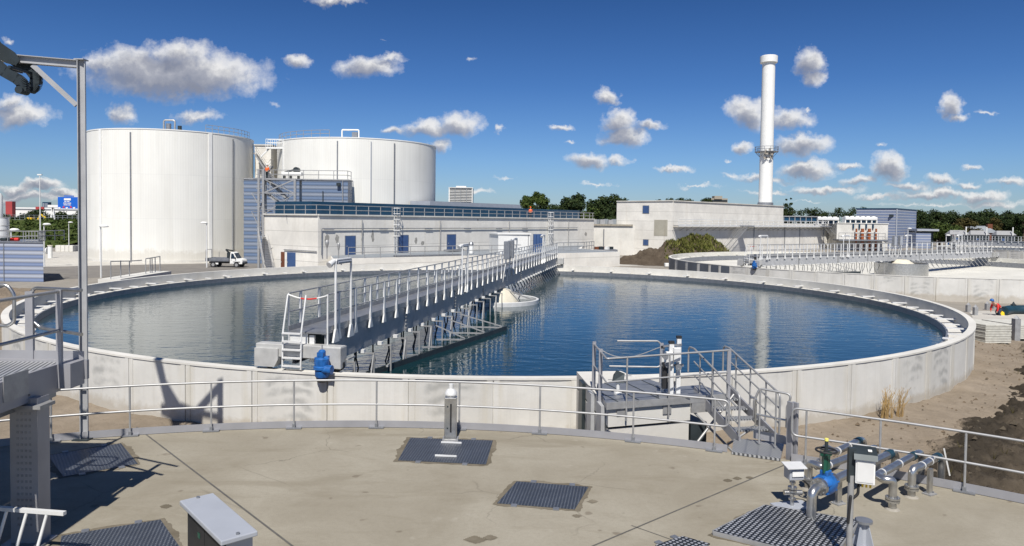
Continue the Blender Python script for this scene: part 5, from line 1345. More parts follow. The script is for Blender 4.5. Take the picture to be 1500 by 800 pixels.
# ================================================================= RIGHT YARD: hose, posts, slabs
h0 = [on(1470, 462, 0), on(1480, 460, 0), on(1500, 460, 0), on(1520, 461, 0), on(1560, 463, 0)]
tag(MB().tube([p + V((0, 0, .33)) for p in h0], .33, 14).build('thick_hose', HOSE, None, 50), 'thick dark blue hose lying on the ground beside the bending worker', 'hose')
q = on(1466, 461.5, 0); tag(MB().lathe(tuple(q), [(.0, 0), (.28, 0), (.24, .22), (.1, .3), (0, .3)], 14).build('yellow_bucket', YELL, None, 40), 'small yellow bucket at the feet of the bending worker', 'bucket')
q = on(1499, 462, 0); tag(MB().box((q.x, q.y - 1.2, .4), (.35, .5, .8)).build('blue_crate', BLUE, None, bevel=.03), 'small blue crate at the right edge by the hose', 'crate')
for px, yt, yb, lb in ((1418, 444, 457, 'short grey post just beyond the tank rim, leftmost'), (1428.5, 447, 462, 'short grey post beside the leftmost one beyond the rim'), (1446, 442, 454, 'grey post left of the bending worker'),
                       (1456, 441, 452, 'thin grey post behind the bending worker'), (1484, 443, 460, 'dark post standing behind the thick hose'), (1487.5, 463, 500, 'taller grey post right of the stacked boards')):
    g_ = on(px, yb, 0); tp = at(px, yt, g_.y).z; w_ = .13 if px != 1487.5 else .16
    tag(MB().prism([(g_.x - w_, g_.y - w_), (g_.x + w_, g_.y - w_), (g_.x + w_, g_.y + w_), (g_.x - w_, g_.y + w_)], -.1, tp - .15).lathe((g_.x, g_.y, tp - .15), [(w_ * 1.2, 0), (.02, .2)], 4).build('fence_post', DARK if px == 1484 else STEEL), lb, 'post', 'fence posts')
# stack of boards
s0, s1 = on(1443, 506.5, 0), on(1481, 506.5, 0)
top = at(1443, 476, s0.y).z; nb = 11; th = (top - .12) / nb; wv = (s1 - s0); dep = V((-.55, 2.2, 0)); names = ['topmost', 'second from the top', 'third from the top', 'fourth from the top', 'fifth from the top', 'middle', 'fifth from the bottom', 'fourth from the bottom', 'third from the bottom', 'second from the bottom', 'lowest']
for k in range(nb):
    z1 = top - k * th; j = random.uniform(-.015, .015)
    P = [s0 + V((j, 0, 0)), s1 + V((j, 0, 0)), s1 + dep + V((j, 0, 0)), s0 + dep + V((j, 0, 0))]
    tag(MB().prism([p[:2] for p in P], z1 - th + .022, z1).build('board', BOARD, None, bevel=.008), 'pale board in the stack beyond the tank wall, the %s one' % names[k], 'board', 'stacked boards by the tank')
for s in (.18, .8):
    c = s0.lerp(s1, s) + dep * .5; tag(MB().box((c.x, c.y, .06), (.14, 2.2, .12), math.atan2(dep.y, dep.x) - PI / 2).build('timber_bearer', GRIME), 'timber bearer under the board stack, %s' % ('nearer the tank' if s < .5 else 'farther from the tank'), 'timber')
for k in range(7):
    c0, c1 = on(1488, 500, 0), on(1540, 500, 0); z1 = .95 - k * .12
    P = [c0, c1, c1 + dep, c0 + dep]; tag(MB().prism([p[:2] for p in P], z1 - .1, z1).build('board', BOARD), 'pale board in the second stack at the right edge, the %s one' % ('topmost', 'second from the top', 'third from the top', 'middle', 'third from the bottom', 'second from the bottom', 'lowest')[k], 'board', 'boards stacked at the right edge')
c0 = on(1492, 500, 0); tag(MB().box((c0.x + 1.2, c0.y + 1.0, .1), (2.0, .16, .2)).build('timber_bearer', GRIME), 'timber bearer under the second stack at the right edge', 'timber')
# ================================================================= FOREGROUND DECK
pav = struct(MB().lathe((DC.x, DC.y, 0), [(DR + .06, -.5), (DR + .06, DZ - .02), (DR + .04, DZ), (0.001, DZ)], 200).build('pavement', DECKC, None, 30))
SEAL = mk('joint_sealant', (.10, .095, .085), .7, 0, .2, 4)
for a, b, w_ in ((on(200, 626, DZ), on(470, 832, DZ), .035), (on(1150, 681, DZ), on(800, 829, DZ), .03), (on(925, 770, DZ), on(1015, 802, DZ), .02)):
    d = (b - a).normalized(); n = V((-d.y, d.x, 0)) * w_ / 2; z = V((0, 0, .004))
    o = MB().add([a - n + z, b - n + z, b + n + z, a + n + z], [(0, 1, 2, 3)]).build('joint', SEAL, None); struct(o)

def dang(px, py): p = on(px, py, DZ); return math.atan2(p.y - DC.y, p.x - DC.x)
def dpt(a, r=DR - .08, z=DZ): return V((DC.x + r * math.cos(a), DC.y + r * math.sin(a), z))
KICK = mk('kick_plate_steel', (.33, .33, .35), .5, .35, .08, 2)
def deck_rail(label, a0, a1, posts, loop0, loop1):
    """a0 > a1: runs left to right along the deck's edge"""
    t = thing('railing', label, 'railing', dpt((a0 + a1) / 2))
    n = max(6, int(abs(a0 - a1) * DR / .25)); P = [a0 + (a1 - a0) * i / n for i in range(n + 1)]
    top = [dpt(a, z=DZ + 1.1) for a in P]; mid = [dpt(a, z=DZ + .55) for a in P]
    def trim(l, k0, k1): return l[k0:len(l) - k1 if k1 else None]
    if loop1: 
        e = top[-1] + (top[-1] - top[-2]).normalized() * .02
        path = fillet(trim(top, 0, 1) + [e, mid[-1] + (mid[-1] - mid[-2]).normalized() * .02] + trim(mid, 0, 1)[::-1], .16, 6); MB().tube(path, .024, 8).build('handrail', TUBE, t, 50)
    elif loop0:
        path = fillet(trim(top, 1, 0)[::-1] + [top[0], mid[0]] + trim(mid, 1, 0), .16, 6); MB().tube(path, .024, 8).build('handrail', TUBE, t, 50)
    else:
        for l in (top, mid): MB().tube(l, .024, 8).build('handrail', TUBE, t, 50)
    me = MB().cyl((0, 0, -.12), (0, 0, 1.1), .021, 8).mesh('post', STEEL, smooth=40)
    fm = MB().box((0, 0, -.02), (.34, .13, .025)).box((0, 0, .02), (.06, .08, .10)).mesh('foot_plate', STEEL_D)
    for a in posts:
        p = dpt(a) - base_of(t); inst(me, 'post', t, p); inst(fm, 'foot_plate', t, p + V((0, 0, .04)), a + PI / 2)
    m = MB()
    for i in range(n):
        p, q = dpt(P[i], DR - .03), dpt(P[i + 1], DR - .03); m.bar(p + V((0, 0, .085)), q + V((0, 0, .085)), .018, .15)
    m.build('kick_plate', KICK, t)
    return t
aL, aR = dang(-260, 720), dang(1066, 661)
rl = deck_rail('long curved stainless railing round the concrete deck, left of the steps', aL, aR,
    [dang(x, y) for x, y in ((70, 655), (190, 640), (309, 633), (430, 629), (551, 628), (672, 631), (790, 637), (927, 648), (1047, 659))] + [dang(-60, 670)], False, True)
bR0, bR1 = dang(1160, 673), dang(1690, 840)
deck_rail('curved stainless railing right of the steps, passing behind the pipes', bR0, bR1, [dang(x, y) for x, y in ((1181, 676), (1289, 694), (1413, 719), (1545, 765))], True, False)

# damp dark edges round the hatches
STAINM = m_soil('damp_stain', (.13, .112, .082), (.20, .175, .135), (.09, .075, .055), 3, .01)
def damp(quad, seed, grow=.13):
    rnd = random.Random(seed); P = [on(x, y, DZ) for x, y in quad]; c = sum(P, V((0, 0, 0))) / 4; pts = []
    for i in range(4):
        a, b = P[i], P[(i + 1) % 4]
        for k in range(26):
            q = a.lerp(b, k / 26); o = (q - c); o.normalize(); g = grow * (.35 + .9 * abs(nz(q.x * 2.2 + seed, q.y * 2.2, 1.0, 3))) + rnd.uniform(0, .025); pts.append(q + o * g + V((0, 0, .0045)))
    m = MB().add(pts, [tuple(range(len(pts)))])
    if (P[1] - P[0]).cross(P[2] - P[0]).z < 0: m.f = [m.f[0][::-1]]
    o = m.build('stain', STAINM, None); struct(o)
for i, qd in enumerate((((601, 642), (722, 646), (712, 681), (583, 675)), ((757, 706), (862, 714), (842, 747), (728, 738)), ((70, 668), (177, 650), (202, 680), (93, 699)), ((90, 786), (235, 762), (266, 806), (84, 826)), ((1045, 784), (1121, 745.6), (1258, 768), (1215, 826)))): damp(qd, i * 3.3)
for i, (x, y, a, b) in enumerate(((696, 791, 14, 5), (718, 788, 9, 3), (1066, 704, 5, 1.5), (1080, 701, 4, 1.5), (1098, 700, 4, 1.2), (868, 735, 6, 2), (845, 756, 5, 1.5), (243, 742, 6, 2))):
    damp([(x - a, y), (x, y - b), (x + a, y), (x, y + b)], 20 + i, .03)
# chequer plates let into the deck
def plate(quad, mat, label, lift=.012, handles=False, group='chequer plate hatches', frame=False):
    P = [on(x, y, DZ) for x, y in quad]; c = sum(P, V((0, 0, 0))) / 4
    if (P[1] - P[0]).cross(P[2] - P[0]).z < 0: P = P[::-1]
    t = thing('floor_hatch', label, 'hatch', c, group)
    m = MB(); m.v = [p + V((0, 0, .002)) for p in P] + [p + V((0, 0, lift)) for p in P]
    m.f = [(4, 5, 6, 7)] + [(i, (i + 1) % 4, 4 + (i + 1) % 4, 4 + i) for i in range(4)]
    ax = (P[1] - P[0]).normalized(); ay = V((-ax.y, ax.x, 0)); m.uv[0] = [((p - P[0]).dot(ax), (p - P[0]).dot(ay)) for p in P]
    m.build('plate', mat, t)
    for i, s in ((0, .25), (0, .75), (2, .25), (2, .75)):
        a, b = P[i], P[(i + 1) % 4]; q = a.lerp(b, s); o = (q - c).normalized() * .05
        MB().box(q + o + V((0, 0, .012)), (.1, .1, .02), math.atan2(b.y - a.y, b.x - a.x)).build('hinge_lug', STEEL_D, t)
    if handles:
        for s in (.22, .8):
            a = P[0].lerp(P[3], s); b = P[1].lerp(P[2], s); q = a.lerp(b, .52); d = (b - a).normalized(); MB().bar(q - d * .22 + V((0, 0, lift + .02)), q + d * .22 + V((0, 0, lift + .02)), .03, .03).build('handle', ALU, t)
    if frame:
        m = MB()
        for i in range(4): m.bar(P[i] + V((0, 0, .035)), P[(i + 1) % 4] + V((0, 0, .035)), .05, .066)
        m.build('frame', STEEL, t)
    return t
plate([(601, 642), (722, 646), (712, 681), (583, 675)], TREAD, 'dark chequer plate in the deck at the foot of the square stainless post', handles=True)
plate([(757, 706), (862, 714), (842, 747), (728, 738)], TREAD, 'dark chequer plate alone in the open middle of the deck')
plate([(70, 668), (177, 650), (202, 680), (93, 699)], TREAD, 'chequer plate in the shadow at the foot of the tall steel frame')
plate([(90, 786), (235, 762), (266, 806), (84, 826)], TREAD, 'chequer plate at the lower left between platform leg and cabinet')
plate([(1045, 784), (1121, 745.6), (1258, 768), (1215, 826)], TREADB, 'bright studded raised grating below the blue valve', .07, group=None, frame=True)
plate([(960, 800), (1000, 787), (1040, 798), (1000, 818)], TREADB, 'small piece of studded grating at the bottom edge of the deck', .02, group=None)

# square post with a glass dome
q = on(660, 644, DZ)
t = thing('sensor_post', 'square stainless post with a round cap by the middle of the railing', 'post', q)
MB().box(q + V((0, 0, .47)), (.26, .22, .94)).build('post', STAIN, t, bevel=.012); MB().box(q + V((.01, -.113, .5)), (.035, .012, .62)).build('slot', BLACK, t)
MB().box(q + V((0, 0, .02)), (.34, .3, .03)).build('base_plate', STEEL, t)
MB().lathe(tuple(q + V((0, 0, .94))), [(.10, 0), (.10, .02), (.135, .05), (.135, .09), (.09, .16), (.05, .18), (.05, .28), (.0, .29)], 20).build('cap', ALU, t, 40)
for z in (.28, .75): MB().box(q + V((-.06, -.113, z)), (.03, .012, .03)).build('bolt', DARK, t)

# grey electrical cabinet
P = [V((*on(x, y, 3.0)[:2], 0)) for x, y in ((262.5, 730.6), (323, 789.6), (377.6, 777.5), (313.5, 727))]
c = sum(P, V((0, 0, 0))) / 4; ax = (P[1] - P[0]).normalized(); L = (P[1] - P[0]).length; W_ = (P[3] - P[0]).length; rz = math.atan2(ax.y, ax.x); ay = V((-ax.y, ax.x, 0))
t = thing('control_cabinet', 'grey-topped cabinet with black doors at the bottom left of the deck', 'cabinet', (c.x, c.y, DZ))
MB().box((c.x, c.y, 2.97), (L, W_, .06), rz).build('lid', GREYP, t, bevel=.012)
cc2 = c + ay * .03
MB().box((cc2.x, cc2.y, 2.37), (L - .16, W_ - .12, 1.14), rz).build('body', GREYP, t)
for s in (-.25, .25):
    q = cc2 + ax * (s * (L - .2)) - ay * (W_ / 2 - .05); d_ = MB().box((q.x, q.y, 2.4), (L / 2 - .12, .03, 1.02), rz).build('door', BLACK, t)
    q2 = q - ay * .022 + ax * .22; MB().box((q2.x, q2.y, 2.45), (.03, .03, .14), rz).build('handle', STEEL, d_)
    q2 = q - ay * .018 + ax * .12; MB().box((q2.x, q2.y, 2.72), (.07, .006, .06), rz).build('sticker', WHITE if s > 0 else GREEN, d_)
for s in (-.46, .46):
    q = c + ax * (s * L); MB().cyl((q.x, q.y, 3.0), (q.x, q.y, 3.02), .022, 8).build('bolt', STEEL_D, t)

# ================================================================= OUTLET BOX, LIFT, STEPS
B0, B1 = V((2.25, 16.42, 0)), V((4.31, 17.1, 0))
fd = (B1 - B0).normalized(); fn = V((fd.y, -fd.x, 0)); bk_ = -fn
ZB = 2.4
def tw(p, d):     # run from p along d to just short of the tank wall
    q = V(p)
    while (q - T1C).length > TR + .0: q = q + d * .02
    return q
K1, K0 = tw(B1, bk_), tw(B0, V((-.09, 1, 0)).normalized())
t = thing('outlet_box', 'square concrete outlet box built against the tank wall, topped with steel decking', 'box', (B0.x, B0.y, 0))
MB().prism([B0[:2], B1[:2], K1[:2], K0[:2]], -.2, ZB - .62).build('wall', CONC_W, t)
s_ = fn * -.05
MB().prism([(B0 - s_)[:2], (B1 - s_ )[:2], (K1 - s_ * 0)[:2], (K0)[:2]], ZB - .56, ZB - .12).build('upper_wall', CONC_W, t)
MB().prism([(B0 - s_ * -.8)[:2], (B1 - s_ * -.8 - fd * .06)[:2], (K1 - fd * .06)[:2], (K0 + fd * .06)[:2]], ZB - .63, ZB - .55).build('joint', DARK, t)
dk0, dk1 = B0 + V((-.02, 1.9, 0)), B1 + bk_ * 1.9
E1 = B1 + fd * 1.0; E2 = E1 + bk_ * 1.0
MB().prism([(B0 + fn * .1 - fd * .08)[:2], (E1 + fn * .1)[:2], (E2)[:2], (B1 + bk_ * 1.0 + fd * .1)[:2], dk1[:2], dk0[:2]], ZB - .12, ZB).build('deck', STEEL_D, t)
for k in range(4):
    p = (B0 + fn * .1).lerp(B1 + fn * .1, (k + .5) / 4); MB().bar(p + V((0, 0, ZB + .004)), p + bk_ * 1.95 + V((0, 0, ZB + .004)), .025, .012).build('deck_seam', DARK, t)
MB().bar(B0 + fn * .11 - fd * .08 + V((0, 0, ZB - .05)), E1 + fn * .11 + V((0, 0, ZB - .05)), .03, .16).build('edge_channel', STEEL, t)
MB().bar(B1 + fn * .09 + V((0, 0, ZB - .25)), E1 + fn * .09 + V((0, 0, ZB - .25)), .06, .24).build('support_beam', STEEL, t)
MB().bar(K0 + V((.9, -.25, 0)) + V((0, 0, ZB - .36)), K0 + V((.9, -.25, ZB - .36)) + fd * 2.2 , .16, .14).build('rim_beam', CONC_W, t)
for k in range(3):
    p = B0.lerp(K0, .12 + k * .3); MB().box(p + V((-.05, 0, 1.2)), (.09, .5, 2.1), .09).build('side_plate', DARK if k == 2 else PAINT_G, t)
for px, py in ((908, 600), (975, 598)):
    q = onface(px, py, B0, fd); MB().box(q + fn * .07, (.22, .02, .24), math.atan2(fd.y, fd.x)).build('bracket_plate', STEEL, t)
# guard rail on the box
t = thing('railing', 'stainless rails with flat posts round the top of the outlet box', 'railing', (B0.x, B0.y, ZB))
F0, F1 = B0 + fn * .13 - fd * .1, E1 + fn * .13
L0 = B0 + V((-.12, 1.75, 0)); 
top = [L0 + V((0, 0, ZB + 1.05)), F0 + V((0, 0, ZB + 1.05)), F1 + V((0, 0, ZB + 1.1))]
MB().tube(fillet(top, .05), .024, 8).build('handrail', TUBE, t, 50)
MB().tube(fillet([p - V((0, 0, .54)) for p in top], .05), .02, 8).build('handrail', TUBE, t, 50)
for s, fl in ((.16, 0), (.5, 0), (.86, 0)):
    p = F0.lerp(F1, s); MB().tube(fillet([p + V((0, 0, ZB - .42)), p + V((0, 0, ZB + .85)), p - fn * .0 + V((0, 0, ZB + 1.08))], .05), .022, 8).build('post', STEEL, t, 50)
for p, z0 in ((L0, -.35), (L0.lerp(F0, .55), -.75), (F1, -.2)): MB().box(p + V((0, 0, ZB + (1.12 + z0) / 2)), (.09, .05, 1.12 - z0)).build('post', KICK, t)
bp = B1 + bk_ * 1.5
MB().tube(fillet([bp + V((-1.0, .5, ZB + 1.0)), bp + V((.1, .55, ZB + 1.0)), bp + V((.2, .55, ZB + .9)), bp + V((.2, .55, ZB + .35)), bp + V((.1, .55, ZB + .3)), bp + V((-1.2, .5, ZB + .32))], .1), .024, 8).build('handrail', TUBE, t, 50)
MB().box(bp + V((.2, .55, ZB + .4)), (.09, .05, 1.1)).build('post', KICK, t)
q0, q1 = L0 + V((0, 0, ZB + 1.02)), V((*on(966, 575, ZB)[:2], ZB + 1.12))
MB().tube([q0.lerp(q1, i / 16) - V((0, 0, .35 * math.sin(PI * i / 16) * (.6 + .4 * (1 - i / 16)))) for i in range(17)], .012, 6).build('chain', STEEL, t, 50)

# lifting columns
q = on(985, 580, ZB)
t = thing('sluice_lift', 'group of upright lifting columns with small motors on the outlet box', 'machine', q)
for x, y, h, r in ((-.22, .15, 1.15, .035), (-.05, 0, 1.30, .055), (.14, .05, 1.42, .05), (.02, .2, 1.18, .04)):
    MB().box(q + V((x, y, h / 2)), (r * 2, r * 2, h)).build('column', ALU, t); MB().box(q + V((x, y, h)), (r * 2.3, r * 2.3, .06)).build('cap', BLACK, t)
for x, z in ((-.12, .92), (.06, 1.02)): MB().box(q + V((x, -.1, z)), (.16, .12, .34)).build('motor_box', ALU, t, bevel=.01)
MB().box(q + V((-.2, -.02, .50)), (.12, .14, .62)).build('chain_cover', BLACK, t)
for x, z in ((-.22, .98), (-.16, .78), (.1, .72)): MB().cyl(q + V((x, -.17, z)), q + V((x, -.08, z)), .07, 12).build('pulley', STEEL_D, t, 40)
MB().bar(q + V((-.3, 0, .75)), q + V((.25, 0, .75)), .06, .06).build('cross_bar', STEEL_D, t); MB().bar(q + V((-.25, 0, 1.2)), q + V((.2, 0, 1.25)), .05, .05).build('cross_bar', STEEL_D, t)
MB().box(q + V((0, 0, .03)), (.75, .45, .06)).build('base_plate', STEEL_D, t)
# small hooded instrument
q = on(905, 577, ZB)
t = thing('hooded_sensor', 'small sensor under a tilted dark hood on the outlet box deck', 'sensor', q)
MB().cyl(q, q + V((0, 0, .32)), .045, 10).build('stem', ALU, t, 40); MB().lathe(tuple(q), [(.1, 0), (.1, .05), (.05, .1)], 14).build('foot', ALU, t, 40)
MB().add([q + V(p) for p in ((-.16, -.06, .30), (.12, -.10, .28), (.15, .08, .40), (-.10, .12, .44), (-.04, .0, .58), (.16, -.02, .50))], [(0, 1, 5, 4), (1, 2, 5), (2, 3, 4, 5), (3, 0, 4), (3, 2, 1, 0)]).build('hood', DARK, t)
# steps down to the deck
S1 = E1 + bk_ * .5 + fd * .0; 
Lq = [on(x, y, 1.86) for x, y in ((1075, 642), (1149, 648), (1143, 672), (1072, 662))]
t = thing('access_steps', 'short steel steps from the outlet box down to the deck through the railing gap', 'stairs', (Lq[3].x, Lq[3].y, DZ))
m = MB(); m.v = [p.copy() for p in Lq] + [p - V((0, 0, .05)) for p in Lq]; m.f = [(3, 2, 1, 0), (4, 5, 6, 7)] + [(i, (i + 1) % 4, 4 + (i + 1) % 4, 4 + i) for i in range(4)]
m.build('landing', GRATE, t)
for s in (.27, .52, .78):
    a, b = Lq[0].lerp(Lq[1], s), Lq[3].lerp(Lq[2], s); MB().bar(a + V((0, 0, .008)), b + V((0, 0, .008)), .035, .02).build('landing_seam', STEEL_D, t)
Bt, Tp = (Lq[0] + Lq[1]) / 2, V((*(E1 + bk_ * .5 + V((-.05, 0, 0)))[:2], ZB - .02))
dS = (Tp - Bt); dS.z = 0; dS.normalize(); sd = V((dS.y, -dS.x, 0))
for s in (-1, 1):
    MB().bar(Bt + sd * s * .45 + V((0, 0, -.02)), Tp + sd * s * .45, .04, .24).build('stringer', KICK, t)
    path = [Bt + sd * s * .47 + V((0, 0, .1)), Bt + sd * s * .47 + V((0, 0, 1.0)), Tp + sd * s * .47 + V((0, 0, 1.05)), Tp + dS * .35 + sd * s * .47 + V((0, 0, 1.05)), Tp + dS * .35 + sd * s * .47 + V((0, 0, .4))]
    MB().tube(fillet(path, .14), .024, 8).build('handrail', TUBE, t, 50)
    for z in (.35, .68): MB().tube([Bt + sd * s * .47 + V((0, 0, z)), Tp + sd * s * .47 + V((0, 0, z + .05))], .018, 8).build('handrail', TUBE, t, 50)
    for k in (.25, .55, .85):
        p = Bt.lerp(Tp, k) + sd * s * .47; MB().cyl(p, p + V((0, 0, 1.02)), .02, 8).build('post', STEEL, t, 50)
for k in range(1, 5):
    p = Bt.lerp(Tp, k / 5); MB().bar(p - sd * .44, p + sd * .44, .26, .035).build('tread', GRATE, t)
for a, b in (((-.9, -.9, -1.9), (.9, -.05, .0)), ((-.2, -.3, -.3), (1.0, -.6, -1.5)), ((-.1, -.2, -1.75), (1.3, -.3, -.75)), ((-.2, -.15, -1.95), (1.5, -.5, -1.15))):
    o_ = E1 + V((-.7, .0, ZB)); MB().tube([o_ + V(a), o_ + V(b)], .03, 8).build('brace', STEEL, t, 50)
MB().prism([(B1 + fd * .06)[:2], (B1 + fd * .5 + fn * .0)[:2], (B1 + fd * .5 + bk_ * .9)[:2], (B1 + fd * .06 + bk_ * .9)[:2]], 0, 1.75).build('shade_block', DARK, t)  # dark block standing in for the shadow beside the box and under the steps
# self-closing gate beside the steps
g0, g1 = on(1092, 650, DZ), on(1164, 672, DZ)
t = thing('gate', 'bent stainless gate closing off the small steps beside the right-hand railing', 'gate', g0)
gp = [on(1103, 655, DZ), on(1152, 665, DZ)]
up = lambda p, z: p + V((0, 0, z))
back = (Lq[0] - Lq[3]).normalized()
path = [up(gp[0] + back * .25, .55), up(gp[0] + back * .05, .60), up(gp[0], 1.0), up(gp[0] + (gp[1] - gp[0]) * .16, 1.28), up(gp[1] + (gp[1] - gp[0]) * .12, 1.26), up(gp[1] - (gp[1] - gp[0]) * .02, .98), up(gp[1] - (gp[1] - gp[0]) * .02, .55)]
MB().tube(fillet(path, .1), .024, 8).build('frame', TUBE, t, 50)
MB().tube(fillet([up(gp[0] - (gp[1] - gp[0]) * .1, 1.05), up(gp[0] + (gp[1] - gp[0]) * .06, 1.08), up(gp[0] + (gp[1] - gp[0]) * .06, .45), up(gp[0] - (gp[1] - gp[0]) * .08, .42)], .08), .022, 8).build('latch_loop', STAIN, t, 50)
MB().tube([up(gp[0] + (gp[1] - gp[0]) * .06, .72), up(gp[1], .70)], .022, 8).build('cross_bar', STAIN, t, 50)
for s in (.18, .66): 
    p = gp[0].lerp(gp[1], s); MB().cyl(up(p, .1), up(p, 1.26), .02, 8).build('post', STEEL, t, 50)
MB().bar(up(gp[0], .2) + back * .3, up(gp[1], .2) + back * .3, .02, .18).build('kick_plate', KICK, t)
for x, y in ((1156, 673), (1163, 674)):
    p = on(x, y, DZ); MB().box(up(p, .58), (.05, .14, 1.2), .4).build('flat_post', KICK, t)

# ================================================================= PIPES
PR = .066
def flange(par, p, ax, r=.115, th=.035, mat=STAIN):
    ax = V(ax).normalized()
    for s in (-1, 1): MB().cyl(p + ax * (s * th * .62 - th * .45), p + ax * (s * th * .62 + th * .45), r, 20).build('flange', mat, par, 40)
    b = ax.orthogonal().normalized(); c_ = ax.cross(b); m = MB()
    for k in range(8):
        a = 2 * PI * k / 8; o = p + (b * math.cos(a) + c_ * math.sin(a)) * r * .8; m.cyl(o - ax * .055, o + ax * .055, .011, 6)
    m.build('bolt_circle', STEEL_D, par)
def pipe(label, back, front, base, mid=None, zc=2.3, band=True):
    Bk, Fr, Bs = on(*back, zc), on(*front, zc), on(*base, DZ)
    t = thing('steel_pipe', label, 'pipe', Bs, 'stainless pipes crossing the deck edge')
    d = (Bk - Fr).normalized(); out = Bk + d * .12
    pts = [V((out.x, out.y, .45)), V((out.x, out.y, zc)), Fr] + ([on(*p, zc) for p in mid] if mid else []) + [V((Bs.x, Bs.y, zc)), V((Bs.x, Bs.y, DZ))]
    MB().tube(fillet(pts, .2, 7), PR, 16).build('pipe', STAIN, t, 60)
    f = V((Bs.x, Bs.y, DZ + .17)); flange(t, f, (0, 0, 1)); MB().cyl(V((Bs.x, Bs.y, DZ)), V((Bs.x, Bs.y, DZ + .025)), .12, 16, .085).build('collar', PAD, t, 40)
    L = (Bk - Fr).length
    for s in (.12, .5): MB().cyl(Fr + d * (L * s) - d * .012, Fr + d * (L * s) + d * .012, PR + .006, 16).build('weld_ring', ALU, t, 40)
    MB().cyl(Fr + d * (L * .8), Fr + d * (L * .8 + .14), PR + .012, 16).build('sleeve', HOSE, t, 40)
    return t
pipe('stainless pipe farthest from the camera, ending behind the black handwheel', (1262, 644), (1222, 663), (1205, 690))
pipe('stainless pipe that bends down just left of the green valve yoke', (1281, 656), (1204, 685), (1184, 716))
pipe('stainless pipe with the S-shaped bend down to a flange', (1347, 663), (1284, 697), (1307, 746), [(1296, 703)])
pipe('rightmost short stainless pipe bending straight down to its flange', (1376, 668), (1347, 684), (1335, 728))
# the pipe with the blue valve
Bk, Bs = on(1308, 663, 2.3), on(1188, 764, DZ); zc = 2.3
Vc = on(1209, 709, zc); d = (Bk - Vc).normalized(); Fe = Vc - d * .42
t = thing('steel_pipe', 'stainless pipe carrying the blue valve and plunging into the studded grating', 'pipe', Bs, 'stainless pipes crossing the deck edge')
out = Bk + d * .12
MB().tube(fillet([V((out.x, out.y, .45)), V((out.x, out.y, zc)), Vc + d * .20], .2, 7), PR + .008, 16).build('pipe', STAIN, t, 60)
MB().tube(fillet([Vc - d * .20, V((Bs.x, Bs.y, zc - .0)), V((Bs.x, Bs.y, DZ))], .28, 8), PR + .008, 16).build('elbow', STAIN, t, 60)
flange(t, Vc + d * .2, d, .14); flange(t, Vc - d * .2, d, .14)
MB().cyl(Bk - d * .25, Bk - d * .1, PR + .02, 16).build('sleeve', HOSE, t, 40)
t = thing('gate_valve', 'blue valve body with green yoke and black handwheel on the pipes', 'valve', Vc)
MB().tube([Vc - d * .16, Vc - d * .13, Vc - d * .05, Vc + d * .05, Vc + d * .13, Vc + d * .16], [.13, .15, .175, .175, .15, .13], 20).build('body', BLUE, t, 45)
side = d.cross(V((0, 0, 1))).normalized()
for k in range(6): a = k * PI / 3 + .3; o = Vc + (side * math.cos(a) + V((0, 0, 1)) * math.sin(a)) * .15; MB().cyl(o - d * .17, o + d * .17, .016, 6).build('bolt', BLUE, t, 40)
MB().box(Vc + V((0, 0, .19)), (.16, .14, .1), math.atan2(d.y, d.x)).build('bonnet', BLUE, t, bevel=.02)
for s in (-.06, .06): MB().bar(Vc + d * s + V((0, 0, .2)), Vc + d * s * .8 + V((0, 0, .50)), .05, .07).build('yoke', GREEN, t)
MB().box(Vc + V((0, 0, .5)), (.18, .12, .06), math.atan2(d.y, d.x)).build('yoke_head', GREEN, t, bevel=.01)
MB().box(Vc + V((0, 0, .35)), (.09, .1, .26), math.atan2(d.y, d.x)).build('gland', GREEN, t)
hw = MB().tube([Vc + V((.16 * math.cos(2 * PI * i / 24), .16 * math.sin(2 * PI * i / 24), .56)) for i in range(24)], .017, 8, closed=True)
hw.build('handwheel', BLACK, t, 60)
for k in range(3): a = k * 2 * PI / 3; MB().bar(Vc + V((0, 0, .555)), Vc + V((.155 * math.cos(a), .155 * math.sin(a), .56)), .022, .014).build('spoke', BLACK, t)
MB().cyl(Vc + V((0, 0, .5)), Vc + V((0, 0, .72)), .028, 10).build('spindle', DARK, t, 40); MB().cyl(Vc + V((0, 0, .72)), Vc + V((0, 0, .76)), .032, 10).build('spindle_cap', YELL2, t, 40)
# pipe supports
for i, (x, y, h, lb) in enumerate(((1361.5, 724, .46, 'flat upright steel support between the two rightmost pipes'), (1228, 738, .42, 'flat upright steel support under the blue valve pipe'))):
    q = on(x, y, DZ); t = thing('pipe_support', lb, 'support', q, 'pipe supports')
    MB().box(q + V((0, 0, h / 2)), (.11, .05, h), .5).build('upright', STAIN, t); MB().box(q + V((0, 0, .012)), (.2, .16, .02), .5).build('foot', STEEL, t)
    for s in (-.07, .07): MB().cyl(q + V((s, 0, .02)), q + V((s, 0, .05)), .012, 6).build('bolt', STEEL_D, t)
# junction box on its post
q = on(1243, 826, DZ)
t = thing('junction_box', 'pale grey electrical box with a dark lid on a tall post before the pipes', 'electrical box', q)
zt = at(1243, 668, q.y).z; zl = at(1243, 706, q.y).z
MB().cyl(q, V((q.x, q.y, zl + .1)), .042, 12).build('post', STEEL, t, 40); MB().box(V((q.x + .0, q.y, (zt + zl) / 2 + .06)), (.1, .06, zt - zl + .12)).build('back_plate', DARK, t)
bx = V((q.x + .17, q.y - .03, (zl + zt) / 2)); hh = zt - zl - .02; MM = Matrix.Rotation(-.35, 3, 'Z')
b = MB().box(bx, (.25, .20, hh), M=MM).build('body', WHITE, t, bevel=.01)
MB().box(bx + MM @ V((0, -.104, 0)), (.21, .01, hh - .06), M=MM).build('door', ALU, b); MB().cyl(bx + MM @ V((.126, -.0, .06)), bx + MM @ V((.14, 0, .06)), .04, 14).build('lock', BLACK, b, 40)
